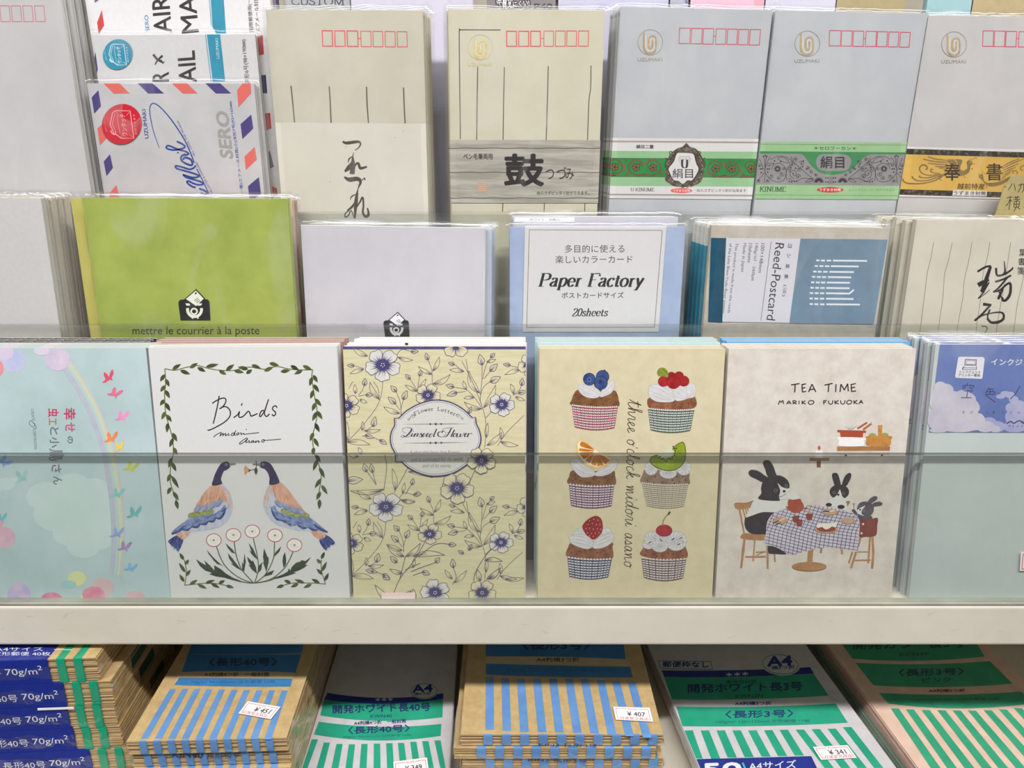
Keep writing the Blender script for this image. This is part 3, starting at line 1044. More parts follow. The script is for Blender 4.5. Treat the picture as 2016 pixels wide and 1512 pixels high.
for v in ([(225, 1015), (300, 955), (380, 915), (400, 920), (362, 1000)], [(375, 985), (430, 935), (445, 940), (425, 992)], [(430, 980), (490, 935), (500, 945), (490, 985), (530, 960)], [(565, 925), (545, 970), (600, 965)],
          [(690, 920), (640, 930), (620, 970), (660, 975), (725, 865)], [(700, 930), (690, 968), (720, 968)], [(765, 920), (735, 945), (745, 968), (785, 950), (790, 925), (765, 920), (800, 925)],
          [(815, 925), (840, 922), (835, 958), (885, 930)], [(905, 925), (895, 955), (945, 948), (1235, 915)], [(945, 855), (962, 838)],
          [(985, 1060), (960, 1035), (880, 1080), (800, 1150), (830, 1165), (920, 1110), (980, 1050), (940, 1120), (965, 1138)], [(965, 1138), (1020, 1085), (1010, 1100), (1035, 1130), (1005, 1142)],
          [(1115, 1092), (1070, 1100), (1058, 1132), (1085, 1128), (1115, 1095), (1108, 1128), (1140, 1122)], [(1145, 1135), (1165, 1095), (1160, 1132), (1205, 1092), (1222, 1100), (1215, 1132), (1255, 1110)],
          [(1330, 1070), (1295, 1085), (1300, 1125), (1345, 1110), (1350, 1075), (1320, 1075), (1400, 1085), (1715, 1058)]):
    a.line(v, 16, BLACK)
a.build('cover', birds, label='white cover printed with birds and a wreath')
behind(birds, 1, 0.0047, '%s white letter pad, just behind the one with facing birds', 'white bird letter pads')
ROSE = paper((172, 132, 126), var=0.06)
st2 = Stand(1, (293, 677), (668, 676), fwd=-0.0100)
rose, a2 = pad('letter_pad', 'dusky pink letter pad sticking up behind the white bird pads, first of its row', 'letter pad', st2, 0.0040, ROSE, edges((150, 108, 102), (206, 170, 162)), group='dusky pink letter pads')
a2.build('cover', rose)
behind(rose, 3, 0.0042, '%s dusky pink letter pad behind the white bird pads', 'dusky pink letter pads', dx=0.0004)

# ---- pastel rainbow pad (partly outside the frame on the left)
st = Stand(1, (-70, 685), (286, 685), width=0.1025)
rain, a = pad('letter_pad', 'pale blue letter pad with rainbow, little birds and balloons', 'letter pad', st, 0.0030,
              wash((170, 194, 194), (196, 212, 216), scale=14, detail=9, name='watercolour_sky_print'), edges((205, 214, 220), (246, 250, 252)), group='rainbow letter pads')
clampart(a, st)
a.crop(0, 640, 2.605)
CLD = wash((186, 208, 205), (204, 220, 218), scale=14, detail=9, name='cloud_print')
for (x, y, rx, ry) in ((240, 880, 105, 75), (370, 830, 100, 70), (480, 870, 100, 85), (540, 960, 75, 90), (430, 960, 140, 110), (300, 970, 130, 90), (520, 1070, 75, 80), (430, 1120, 90, 75), (350, 1070, 80, 60)):
    a.ell(x, y, rx, ry, CLD)
for (x, y, rx, ry) in ((-30, 820, 60, 40), (30, 815, 45, 32), (70, 800, 30, 20)):
    a.ell(x, y, rx, ry, CLD)
RB = [(345, 185), (420, 300), (490, 430), (540, 560), (570, 660), (588, 760), (605, 880), (615, 1000), (615, 1150), (603, 1285)]
for dx, w, c1, c2 in ((-34, 30, (186, 178, 200), (184, 202, 208)), (-12, 18, (184, 208, 202), (182, 202, 206)), (4, 18, (214, 212, 168), (192, 208, 198)), (16, 10, (214, 194, 182), (190, 206, 206))):
    a.line([(x + dx, y) for x, y in RB], w, wash(c1, c2, scale=260, p0=0.3, p1=0.75, name='rainbow_print'), taper=(1.1, 1, 1, .9, .6))
for (x, y, rx, ry, c1, c2) in ((72, 185, 60, 60, (176, 192, 226), (214, 200, 226)), (-8, 222, 26, 40, (222, 96, 122), (236, 150, 160)), (20, 140, 50, 40, (220, 196, 220), (206, 206, 226)), (295, 176, 66, 58, (196, 186, 214), (224, 206, 222)), (215, 130, 40, 25, (226, 200, 218), (206, 214, 226)),
                               (98, 1380, 60, 56, (150, 160, 206), (206, 186, 214)), (265, 1412, 58, 42, (206, 96, 142), (220, 170, 190)), (525, 1345, 58, 50, (204, 172, 180), (214, 196, 192)), (395, 1300, 46, 38, (222, 222, 130), (206, 214, 180)),
                               (475, 1405, 62, 44, (226, 224, 140), (214, 214, 160)), (480, 1382, 58, 42, (212, 110, 146), (224, 176, 190)), (690, 1412, 60, 48, (206, 168, 178), (216, 190, 190)), (20, 1090, 58, 56, (206, 158, 182), (220, 190, 200)), (-20, 1010, 36, 40, (212, 150, 180), (220, 190, 200)), (352, 1330, 40, 20, (150, 196, 200), (170, 204, 204))):
    a.ell(x, y, rx, ry, wash(c1, c2, scale=70, name='balloon_print'))


def bird_mark(x, y, s, rot, mat):
    c, n = cos(radians(rot)), sin(radians(rot))
    P = [(-30, 26), (-14, 10), (-22, -10), (-20, -26), (-6, -18), (4, -4), (12, -30), (24, -40), (26, -18), (18, 2), (24, 16), (12, 12), (0, 16), (-14, 26)]
    a.blob([(x + s * (px * c - py * n), y + s * (px * n + py * c)) for px, py in P], mat, 3)


for (x, y, r_, s_, c) in ((555, 268, 0, 1.0, (206, 66, 92)), (588, 350, 40, 1.0, (212, 104, 132)), (625, 470, 20, 1.05, (224, 136, 182)), (568, 580, 15, 1.05, (222, 128, 78)), (612, 625, 0, .8, (230, 200, 70)), (672, 730, 30, 1.05, (176, 182, 84)),
                          (600, 865, 25, 1.0, (124, 184, 182)), (688, 965, 15, 1.15, (104, 170, 168)), (600, 1068, 20, 1.05, (130, 154, 196)), (638, 1138, 25, 1.0, (152, 128, 172)), (670, 1245, 30, .9, (112, 166, 202)), (18, 700, 60, 1.1, (118, 152, 202)), (110, 780, 0, 1.3, (150, 186, 186)), (4, 990, 20, .9, (110, 170, 186))):
    bird_mark(x, y, s_, r_, wash(c, tuple(min(255, v + 26) for v in c), scale=120, name='bird_mark_print'))
C1, C2, C3 = ink(196, 66, 104), ink(176, 120, 96), ink(112, 118, 124)
for (s_, y0, y1, x, h, m) in (('幸', 425, 484, 329, 58, C1), ('せ', 500, 546, 336, 48, ink(200, 96, 126)), ('の', 570, 606, 346, 28, C3), ('虫', 428, 470, 246, 54, C1), ('工', 478, 512, 252, 36, C2), ('と', 524, 562, 258, 42, C3), ('小', 574, 628, 256, 46, C3),
                              ('鳥', 634, 698, 252, 74, ink(132, 132, 140)), ('さ', 716, 756, 266, 48, ink(126, 110, 120)), ('ん', 776, 818, 274, 44, C3)):
    a.text(s_, (x, y0), (x, y1), h, m, bold=0.02)
a.text('CREATE', (158, 430), (164, 492), 15, ink(120, 128, 136))
a.line([(170, 500), (180, 510), (168, 522), (150, 505), (160, 490), (186, 524), (172, 530)], 3, ink(110, 118, 130))
a.text('CORPORATION', (168, 532), (176, 636), 15, ink(120, 128, 136))
a.build('cover', rain, label='watercolour cover with rainbow, birds and balloons')
behind(rain, 3, 0.0035, '%s pale blue letter pad in the row behind the rainbow and balloons one', 'rainbow letter pads', dx=0.0003)
# dark pads behind
st2 = Stand(1, (-64, 672), (290, 673), fwd=-0.0145, width=0.1030)
DARK = wash((36, 34, 42), (62, 60, 70), scale=90, name='dark_cover')
dk, a2 = pad('letter_pad', 'near black letter pad with white dashes, sticking up behind the rainbow pads', 'letter pad', st2, 0.0034, DARK, edges((52, 50, 58), (96, 92, 98)), group='dark letter pads')
dk_b = MB()
for i in range(13):
    x = -st2.w / 2 + 0.004 + i * 0.0079
    dk_b.add([(x, 0.0002, st2.h + 0.00006), (x + 0.0006, 0.0002, st2.h + 0.00006), (x + 0.0018, 0.0033, st2.h + 0.00006), (x + 0.0011, 0.0033, st2.h + 0.00006)], [(0, 1, 2, 3)], WHITE)
dk_b.build('binding_marks', dk)
a2.build('cover', dk)
behind(dk, 2, 0.0036, '%s near black letter pad behind the rainbow pads', 'dark letter pads', dx=0.0004)

# ---- line-drawn flower pad with an oval label
st = Stand(1, (675, 682), (1035, 682))
lins, a = pad('letter_pad', 'cream letter pad with navy line-drawn flowers and an oval white label', 'letter pad', st, 0.0045,
              wash((208, 199, 160), (220, 212, 176), scale=240, detail=4, stretch=(0.25, 1, 2.0), name='linen_cream_print'), PAGES, group='line-drawn flower letter pads')
clampart(a, st)
a.crop(650, 640, 2.7)
a.rect(60, 100, 1045, 129, wash((70, 70, 116), (88, 86, 132), scale=200, name='navy_strip_print'))
LN = ink(108, 99, 114)
CREAM2 = wash((212, 203, 168), (222, 214, 184), scale=200, name='petal_cream_print')
PWHITE = wash((208, 206, 202), (222, 220, 216), scale=200, name='petal_white_print')
CTR = ink(76, 70, 116)


def flower(x, y, r, fill, a0, T):
    X = lambda px, py: T((px, py))
    for k in range(5):
        c0 = radians(a0 + 72 * k)
        pts = []
        for i in range(13):
            t = -1 + 2 * i / 12
            rr = r * (0.97 - 0.10 * t * t - 0.45 * abs(t) ** 5 + 0.035 * sin(9 * t + k))
            an = c0 + t * radians(39)
            pts.append((x + rr * cos(an), y + rr * 0.92 * sin(an)))
        P = [(x, y)] + pts
        a.poly([X(*q) for q in P], fill)
        a.line([X(*q) for q in [(x + .2 * r * cos(c0 - .5), y + .2 * r * sin(c0 - .5))] + pts + [(x + .2 * r * cos(c0 + .5), y + .2 * r * sin(c0 + .5))]], 3.2, LN, n=3)
        for j in range(11):
            an = c0 + radians(-31 + 6.2 * j)
            l_ = r * (0.44 + 0.30 * ((j * 7 + k * 3) % 5) / 4)
            a.seg([X(x + .10 * r * cos(an), y + .09 * r * sin(an)), X(x + l_ * cos(an), y + l_ * .92 * sin(an))], 3.4 if j % 2 else 5.2, CTR, taper=(1.6, 0.1), up=(j == 0))
    a.up()
    a.ell(*X(x, y), r * .11, r * .10, CTR, n=14)
    for k in range(5):
        q = X(x + r * .10 * cos(k * 1.26 + .3), y + r * .10 * sin(k * 1.26 + .3))
        a.ell(q[0], q[1], 3, 3, PWHITE, n=8)


def bud(bx, by, tx, ty, w, T):
    """bud from its calyx (bx,by) to its tip"""
    p, q = T((bx, by)), T((tx, ty))
    a.leaf(p, q, w * .92, CREAM2)
    dx, dy = q[0] - p[0], q[1] - p[1]
    l = math.hypot(dx, dy)
    nx, ny = -dy / l, dx / l
    for sg in (1, -1):
        a.line([(p[0] + dx * t + nx * sg * w * .5 * sin(pi * min(1, t * 1.02) ** .75), p[1] + dy * t + ny * sg * w * .5 * sin(pi * min(1, t * 1.02) ** .75)) for t in (0, .12, .3, .5, .75, 1)], 3.6, LN, n=3)
    for k0 in (-.22, 0, .2):
        a.seg([(p[0] + nx * k0 * w * .6, p[1] + ny * k0 * w * .6), (p[0] + dx * .75 + nx * k0 * w * .7, p[1] + dy * .75 + ny * k0 * w * .7)], 4.5, LN, taper=(1.0, .1))
    a.ell(p[0] + dx * .06, p[1] + dy * .06, w * .22, w * .18, LN, n=10)


def motif(T):
    for v in ([(280, 300), (272, 370), (250, 430), (200, 500), (140, 570), (85, 625)], [(230, 300), (255, 340), (262, 400)], [(520, 185), (540, 240), (543, 310)], [(425, 287), (455, 335), (468, 360)], [(475, 270), (465, 340)],
              [(350, 352), (372, 410), (378, 480)], [(390, 395), (378, 440), (376, 480)], [(345, 415), (370, 450)], [(700, 190), (760, 310), (810, 440), (826, 500)], [(722, 180), (732, 240), (748, 305)],
              [(660, 208), (700, 240)], [(808, 215), (806, 300), (798, 370)], [(855, 172), (828, 215), (810, 290)], [(852, 243), (818, 285)], [(850, 300), (815, 330), (800, 370)], [(800, 365), (798, 400), (812, 445)], [(655, 330), (725, 345), (775, 395), (808, 445)], [(672, 360), (720, 352)],
              [(955, 215), (1010, 228)], [(1018, 318), (1005, 345), (975, 368)], [(1000, 362), (970, 372)], [(826, 500), (828, 570), (822, 650)], [(860, 458), (826, 495)], [(152, 372), (172, 345), (180, 320)], [(150, 378), (190, 370)], [(125, 216), (178, 230)], [(120, 300), (98, 340)],
              [(195, 562), (225, 535)], [(170, 590), (215, 592), (262, 612)], [(350, 165), (380, 130), (430, 140)], [(1030, 480), (940, 570), (890, 640)]):
        a.line([T(q) for q in v], 2.9, LN)
    for (bx, by, tx, ty, w) in ((520, 186, 508, 148, 22), (425, 287, 400, 262, 22), (475, 270, 484, 240, 22), (352, 354, 322, 322, 26), (388, 396, 408, 348, 28), (348, 418, 308, 382, 28), (660, 210, 628, 200, 20), (808, 212, 795, 155, 34), (853, 173, 875, 150, 20), (850, 245, 890, 206, 30), (852, 302, 906, 275, 34), (658, 330, 616, 318, 24), (675, 358, 620, 374, 26),
                                (958, 214, 920, 208, 20), (1018, 322, 1022, 282, 24), (1000, 362, 1045, 352, 22), (182, 322, 186, 282, 24), (190, 372, 228, 370, 22), (128, 216, 90, 214, 20), (228, 540, 240, 486, 30), (262, 610, 302, 634, 22), (185, 585, 232, 600, 22), (735, 470, 752, 432, 20), (430, 142, 470, 140, 20)):
        bud(bx, by, tx, ty, w, T)
    for (px, py, qx, qy, w, bd) in ((262, 395, 212, 302, 26, -.4), (135, 365, 131, 316, 20, 0), (158, 395, 196, 412, 20, .2), (180, 235, 105, 258, 22, .1), (170, 560, 172, 512, 18, .2), (95, 620, 90, 512, 28, -.2), (90, 622, 212, 636, 30, -.2), (180, 560, 268, 556, 20, .3), (543, 262, 468, 220, 20, -.2), (545, 245, 580, 168, 22, .3), (462, 352, 398, 318, 20, -.1), (470, 338, 510, 285, 18, .2), (545, 312, 638, 262, 26, .5),
                                    (370, 470, 284, 434, 26, -.2), (712, 246, 634, 238, 22, .1), (832, 196, 880, 182, 18, .2), (796, 362, 738, 244, 36, -.5), (815, 440, 880, 318, 30, .3), (725, 345, 708, 296, 18, -.2), (765, 385, 710, 390, 18, .2), (805, 445, 712, 408, 26, -.5), (1012, 236, 928, 264, 22, .1), (975, 366, 958, 312, 20, .2), (985, 380, 1035, 400, 18, .2), (832, 640, 912, 570, 26, .3), (830, 600, 838, 520, 20, -.1),
                                    (360, 170, 440, 186, 20, .3), (200, 165, 120, 118, 26, -.3), (905, 620, 1000, 640, 24, .2), (910, 610, 905, 545, 22, .2)):
        a.leafline(T((px, py)), T((qx, qy)), w, 3.0, LN, bend=bd)
    flower(280, 212, 96, PWHITE, 20, T)
    flower(668, 102, 80, CREAM2, 54, T)
    flower(520, 372, 68, CREAM2, 10, T)
    flower(88, 428, 72, CREAM2, 30, T)
    flower(912, 422, 70, PWHITE, 5, T)
    flower(1068, 215, 72, CREAM2, 25, T)


T0 = lambda p: p
T1 = lambda p: (26 + p[0] * .967, p[1] * .9 + 775)
motif(T0)
motif(T1)
for v in ([(285, 880), (300, 760), (290, 690)], [(340, 890), (380, 820), (412, 760)], [(190, 770), (225, 820), (245, 850)], [(225, 780), (245, 850)], [(770, 770), (745, 825)], [(430, 850), (400, 900)],
          [(505, 1150), (440, 1260), (370, 1350), (320, 1470)], [(400, 1230), (370, 1350)], [(650, 1165), (560, 1165), (470, 1230)], [(480, 1265), (400, 1300)], [(565, 1260), (480, 1290), (430, 1310)], [(655, 1290), (670, 1340), (650, 1380)], [(885, 1170), (830, 1220), (770, 1320), (765, 1390)], [(500, 1310), (440, 1330)]):
    a.line(v, 3.4, LN)
for (bx, by, tx, ty, w) in ((90, 828, 175, 820, 40), (192, 780, 180, 735, 28), (226, 785, 216, 735, 24), (435, 850, 442, 815, 22), (452, 895, 485, 898, 22), (630, 1165, 670, 1168, 22), (560, 1262, 582, 1235, 24), (655, 1290, 650, 1242, 28), (490, 1310, 530, 1325, 24), (355, 1262, 320, 1228, 26), (230, 1310, 190, 1302, 24), (280, 1335, 318, 1352, 22), (710, 1215, 680, 1200, 18), (745, 1190, 752, 1165, 18)):
    bud(bx, by, tx, ty, w, T0)
for (px, py, qx, qy, w, bd) in ((285, 872, 108, 880, 26, -.3), (345, 880, 330, 762, 26, .2), (415, 780, 545, 812, 26, -.3), (380, 930, 452, 936, 20, .2), (385, 895, 396, 838, 18, 0), (150, 700, 98, 690, 22, 0), (165, 690, 150, 650, 20, .2), (395, 1230, 302, 1168, 30, -.3), (400, 1230, 480, 1158, 26, .4), (440, 1230, 610, 1222, 30, -.3), (385, 1320, 316, 1296, 22, -.2), (440, 1290, 448, 1240, 18, .1), (320, 1465, 238, 1380, 30, -.2), (330, 1460, 432, 1410, 26, .3), (655, 1370, 726, 1304, 24, .3), (650, 1350, 610, 1300, 20, -.2), (440, 1470, 440, 1400, 26, .3), (840, 1350, 900, 1292, 28, .3), (800, 1360, 782, 1298, 26, -.1), (930, 1350, 1030, 1345, 22, .2), (820, 1250, 915, 1255, 24, -.3)):
    a.leafline((px, py), (qx, qy), w, 3.0, LN, bend=bd)
flower(675, 866, 92, CREAM2, 15, T0)
flower(558, 1422, 80, PWHITE, 40, T0)
flower(808, 1422, 76, CREAM2, 15, T0)
# oval label
a.crop(760, 770, 8.4)
OV = [(205, 440), (330, 320), (500, 220), (650, 165), (810, 135), (980, 150), (1120, 195), (1290, 295), (1430, 430), (1490, 428), (1500, 530), (1550, 640), (1578, 780), (1555, 900), (1490, 1030), (1490, 1150), (1400, 1165), (1300, 1250), (1100, 1365), (840, 1412), (620, 1385), (400, 1290), (250, 1168), (150, 1168), (150, 1040), (90, 920), (65, 790), (85, 660), (135, 560), (135, 438)]
cx_, cy_ = 820, 780


OV = (spl(OV[0:9], False, 5) + spl(OV[9:16], False, 5) + spl(OV[16:23], False, 5) + spl(OV[23:], False, 5))


def scl(k):
    return [(cx_ + (x - cx_) * k, cy_ + (y - cy_) * (k - (1 - k) * .25)) for x, y in OV]


a.poly(OV, ink(62, 54, 82))
a.poly(scl(.976), paper((206, 204, 214)))
a.poly(scl(.950), ink(96, 90, 122))
a.poly(scl(.942), paper((212, 210, 204)))
TX = ink(72, 64, 82)
for ch, x, y, r_ in (('F', 515, 372, -28), ('l', 560, 347, -22), ('o', 612, 326, -18), ('w', 668, 312, -12), ('e', 722, 302, -8), ('r', 768, 298, -4), ('L', 870, 298, 6), ('e', 926, 314, 10), ('t', 974, 322, 14), ('t', 1020, 338, 18), ('e', 1066, 358, 22), ('r', 1112, 378, 26)):
    c_, s_ = cos(radians(r_)), sin(radians(r_))
    w_ = 24 if ch not in 'wF' else 30
    hh = 56 if ch in 'FlL' else (50 if ch == 't' else 38)
    bx, by = x - s_ * -22, y + c_ * 22
    serif(a, ch if ch not in 'x' else 'x', (bx - c_ * w_, by - s_ * w_), (bx + c_ * w_, by + s_ * w_), 56, TX, thick=.17, thin=.11)
for sx in (1, -1):
    q = lambda x, y: (x, y) if sx == 1 else (1640 - x, y - 10)
    a.line([q(480, 410), (q(455, 395)), q(430, 420), q(455, 435), q(480, 400), q(440, 385), q(405, 420), q(400, 450), q(375, 480), q(365, 455), q(395, 445)], 8, ink(120, 114, 130))
for y0, y1 in ((545, 537), (858, 846)):
    a.seg([(285, y0), (500, y0 - 2), (820, (y0 + y1) / 2), (1150, y1 + 1), (1358, y1)], 9, TX, taper=(.15, .8, 1.2, .8, .15))
    for x, r_ in ((735, 20), (824, 25), (914, 20)):
        y = y0 + (y1 - y0) * (x - 285) / 1073
        a.poly([(x - r_, y), (x, y - r_), (x + r_, y), (x, y + r_)], TX)
for v in ([(330, 690), (290, 672), (270, 640), (300, 607), (370, 600), (428, 622), (400, 680), (340, 738), (275, 757), (248, 745), (280, 730), (330, 752), (380, 752), (412, 722)],
          [(440, 695), (420, 742), (450, 738), (475, 700)], [(490, 695), (462, 755)], [(478, 725), (520, 695), (530, 705), (512, 745), (545, 738)], [(545, 738), (578, 692), (584, 715), (596, 740), (572, 757), (548, 748)], [(608, 730), (650, 708), (636, 692), (610, 720), (618, 752), (660, 730)],
          [(668, 730), (712, 708), (698, 692), (672, 720), (680, 752), (722, 730)], [(780, 705), (745, 702), (716, 745), (740, 756), (778, 712)], [(838, 622), (790, 740), (818, 745)],
          [(930, 690), (905, 665), (862, 690), (872, 740), (940, 752), (990, 705), (962, 655), (920, 680)], [(925, 665), (955, 620), (1020, 605), (1125, 600)], [(1082, 608), (1040, 690), (1000, 742), (955, 754)], [(1010, 682), (1072, 672)], [(1135, 635), (1078, 742), (1112, 740)], [(1140, 695), (1112, 722), (1122, 753), (1155, 735), (1160, 702), (1138, 695), (1180, 700)],
          [(1186, 695), (1172, 745), (1200, 752), (1238, 698), (1225, 748), (1262, 740), (1285, 695), (1300, 700)], [(1300, 730), (1342, 706), (1328, 692), (1302, 720), (1308, 752), (1345, 738)], [(1370, 692), (1345, 756)], [(1352, 728), (1398, 695), (1425, 702)]):
    a.line(v, 1, TX, nib=(22, 6, 'p'))
a.line([(425, 618), (390, 680), (330, 738)], 14, TX, taper=(.4, 1, .5))
a.ell(456, 662, 8, 8, TX, n=10)
GT = ink(128, 122, 128)
a.text('A plant that bears blue flowers', (385, 1046), (1210, 1042), 70, GT, shear=.25)
a.text('and is cultivated for its seeds.', (410, 1162), (1280, 1148), 68, GT, shear=.25)
a.text('and of its stems.', (600, 1258), (1075, 1258), 64, GT, shear=.25)
# the flower that overlaps the label
a.crop(650, 640, 2.7)
flower(805, 718, 78, CREAM2, 20, T0)
a.build('cover', lins, label='cream cover printed with line-drawn flowers and an oval label')
# price sticker folded at its foot
b = MB()
b.box((-0.0335, -0.0011, 0.0002), (-0.0140, -0.0008, 0.0045), paper((238, 216, 216)))
so = b.build('price_sticker', lins, label='small pink price sticker')
fs = Art(st.front(-0.0011))
fs.crop(650, 640, 2.7)
fs.frame(235, 1477, 412, 1530, 3, ink(200, 80, 96))
fs.text('税込価格', (280, 1492), (360, 1492), 11, ink(200, 80, 96))
fs.build('price_print', so)
st2 = Stand(1, (683, 676), (1037, 676), fwd=-0.0052)
pk, a2 = pad('letter_pad', 'pale pink letter pad poking up just behind the line-drawn flower pad', 'letter pad', st2, 0.0060, paper((236, 222, 226)), edges((226, 216, 222), (250, 246, 248)), group='blank edged pads behind the flower pad')
a2.crop(660, 660, 10.08)
a2.poly([(1380, 150), (1448, 150), (1446, 220), (1395, 220)], LEAFD)
a2.build('cover', pk)
st3 = Stand(1, (697, 668), (1031, 668), fwd=-0.0118)
wh, a2 = pad('letter_pad', 'plain white letter pad, first of two at the back of the line-drawn flower row', 'letter pad', st3, 0.0052, WHITE, PAGES, group='blank edged pads behind the flower pad')
a2.build('cover', wh)
copy_thing(wh, 'plain white letter pad, rearmost of the line-drawn flower row', (0.0012, 0.0055, 0), 'blank edged pads behind the flower pad')

# ---- pad with six cupcakes
st = Stand(1, (1062, 686), (1428, 686))
cake, a = pad('letter_pad', 'cream letter pad with six fruit cupcakes in two columns', 'letter pad', st, 0.0042,
              wash((208, 196, 162), (218, 206, 174), scale=120, detail=6, name='cupcake_cream_print'), edges((206, 198, 172), (246, 238, 214)), group='cupcake letter pads')
clampart(a, st)
CAKEB = wash((104, 66, 40), (142, 98, 62), scale=220, name='cake_brown_print')
CAKEG = wash((118, 96, 80), (152, 128, 108), scale=220, name='cake_greybrown_print')
CAKER = wash((116, 66, 46), (156, 104, 74), scale=220, name='cake_redbrown_print')
CRM = wash((204, 202, 202), (220, 218, 218), scale=200, name='cream_print')
CRL = ink(168, 164, 172)
SPK = ink(76, 46, 34)


def liner(TL, TR, BR, BL, bulge, col, nc, nr):
    """pleated paper cup: white, cross-hatched in one colour"""
    def q(u, v):
        x = (TL[0] * (1 - u) + TR[0] * u) * (1 - v) + (BL[0] * (1 - u) + BR[0] * u) * v
        y = (TL[1] * (1 - u) + TR[1] * u) * (1 - v) + (BL[1] * (1 - u) + BR[1] * u) * v
        return (x, y + bulge * (1 - (2 * u - 1) ** 2) * (0.5 + .5 * v))
    m, m2 = ink(*col), ink(*[min(255, int(c * .45 + 255 * .38)) for c in col])
    top = []
    for i in range(nc * 2 + 1):
        p = q(i / (nc * 2), 0)
        top.append((p[0], p[1] + (-9 if i % 2 else 6)))
    a.poly(top + [q(1 - i / 16, 1) for i in range(17)], wash((206, 202, 200), (220, 217, 214), scale=300, name='cup_white_print'))
    hh = math.hypot(BL[0] - TL[0], BL[1] - TL[1])
    for j in range(nr):
        v = (j + .8) / nr
        a.line([q(i / 40, min(1, v + .014 * sin(i * 2.3 + j))) for i in range(41)], hh / nr * (.46 if j % 2 else .58), m, smooth=False)
    a.up()
    for i in range(nc + 1):
        a.seg([q(i / nc, .03), q(i / nc, .5), q(i / nc, 1)], (TR[0] - TL[0]) / nc * (.20 if i % 3 else .13), m2 if i % 2 else m, up=False)
    a.up()
    w_ = paper((220, 217, 216))
    for j in range(nr - 1):
        for i in range(nc):
            u, v = (i + .5) / nc, (j + 1.32) / nr
            p = q(u, v)
            a.ell(p[0], p[1], (TR[0] - TL[0]) / nc * .36, hh / nr * .27, w_, n=7)


def cream(P, veins):
    a.blob(P, CRM)
    a.line(P + [P[0]], 4, CRL)
    for v in veins:
        a.line(v, 5, CRL, taper=(.4, 1, .4))


def specks(pts):
    for (x, y) in pts:
        a.ell(x, y, 8, 7, SPK, n=8)


def whirl(x, y, rx, ry, n=9, tw=.7):
    a.ell(x, y, rx, ry, CRM, n=30)
    a.ring(x, y, rx, ry, 4, CRL, 30)
    a.up()
    for k in range(n):
        t = 2 * pi * k / n
        a.line([(x + rx * .12 * cos(t), y + ry * .12 * sin(t)), (x + rx * .55 * cos(t + tw * .5), y + ry * .55 * sin(t + tw * .5)), (x + rx * .98 * cos(t + tw), y + ry * .98 * sin(t + tw))], 4.5, CRL, up=False)


a.crop(1100, 710, 6.72)
# blueberry
a.blob([(170, 590), (170, 520), (200, 440), (262, 385), (500, 380), (725, 390), (772, 440), (792, 515), (782, 610), (480, 650)], CAKEB)
specks([(240, 490), (215, 553), (345, 553), (420, 575), (565, 500), (665, 505), (590, 575), (680, 550), (300, 470), (730, 580), (500, 600)])
liner((172, 580), (780, 602), (735, 890), (212, 878), 36, (150, 62, 78), 22, 9)
cream([(262, 320), (350, 312), (470, 345), (545, 405), (552, 455), (500, 492), (400, 492), (310, 452), (258, 380)], [[(275, 325), (400, 370), (545, 445)], [(265, 360), (380, 430), (530, 462)], [(300, 420), (400, 465), (510, 480)], [(330, 315), (450, 360), (545, 420)]])
cream([(556, 410), (620, 330), (690, 272), (735, 270), (738, 350), (690, 430), (600, 472), (550, 478)], [[(560, 445), (650, 380), (730, 285)], [(558, 420), (620, 360), (690, 280)], [(565, 465), (660, 430), (732, 350)]])
BL1, BL2 = wash((40, 56, 104), (76, 96, 156), scale=140, name='blueberry_print'), ink(38, 48, 86)
for (x, y, r_) in ((405, 245, 80), (580, 212, 84), (555, 292, 88)):
    a.ell(x, y, r_, r_, BL1)
    a.ring(x, y, r_, r_, 7, BL2)
a.ring(402, 250, 24, 24, 6, ink(120, 134, 170))
a.ell(402, 250, 12, 12, BL2)
for k in range(5):
    a.leaf((550, 278), (550 + 30 * cos(k * 1.257), 278 + 30 * sin(k * 1.257)), 16, BL2)
a.line([(590, 135), (605, 122), (625, 150)], 8, BL2)
# red berries
a.blob([(1178, 600), (1182, 500), (1300, 490), (1500, 490), (1700, 470), (1798, 470), (1802, 620), (1500, 670), (1250, 650)], CAKER)
specks([(1240, 550), (1365, 560), (1440, 600), (1525, 545), (1625, 572), (1715, 575), (1540, 590), (1715, 612), (1300, 605)])
liner((1180, 625), (1792, 640), (1738, 925), (1216, 918), 34, (62, 86, 70), 22, 9)
cream([(1185, 420), (1200, 345), (1280, 312), (1400, 330), (1500, 400), (1535, 470), (1530, 530), (1450, 550), (1300, 542), (1210, 490)], [[(1210, 340), (1380, 400), (1520, 500)], [(1190, 400), (1330, 450), (1500, 515)], [(1215, 465), (1340, 505), (1490, 530)], [(1280, 318), (1420, 370), (1530, 480)], [(1195, 440), (1320, 480), (1490, 522)]])
cream([(1510, 420), (1590, 335), (1690, 330), (1760, 290), (1802, 330), (1812, 420), (1790, 480), (1712, 500), (1620, 530), (1545, 522)], [[(1540, 400), (1620, 460), (1710, 495)], [(1590, 345), (1660, 420), (1710, 490)], [(1680, 335), (1690, 410), (1715, 485)], [(1760, 300), (1760, 400), (1720, 485)], [(1540, 470), (1620, 495), (1700, 500)], [(1800, 380), (1770, 440), (1720, 490)]])
RED, REDD = wash((140, 24, 32), (178, 44, 48), scale=140, name='berry_red_print'), ink(122, 24, 34)
for (x, y, r_) in ((1490, 205, 56), (1590, 205, 62), (1385, 275, 70), (1652, 270, 72), (1520, 285, 88)):
    a.ell(x, y, r_, r_ * .96, RED)
    a.ring(x, y, r_, r_ * .96, 5, REDD)
a.blob([(1302, 150), (1330, 100), (1390, 94), (1440, 140), (1445, 220), (1380, 208), (1318, 200)], wash((104, 120, 32), (150, 160, 60), scale=150, name='leaf_olive_print'))
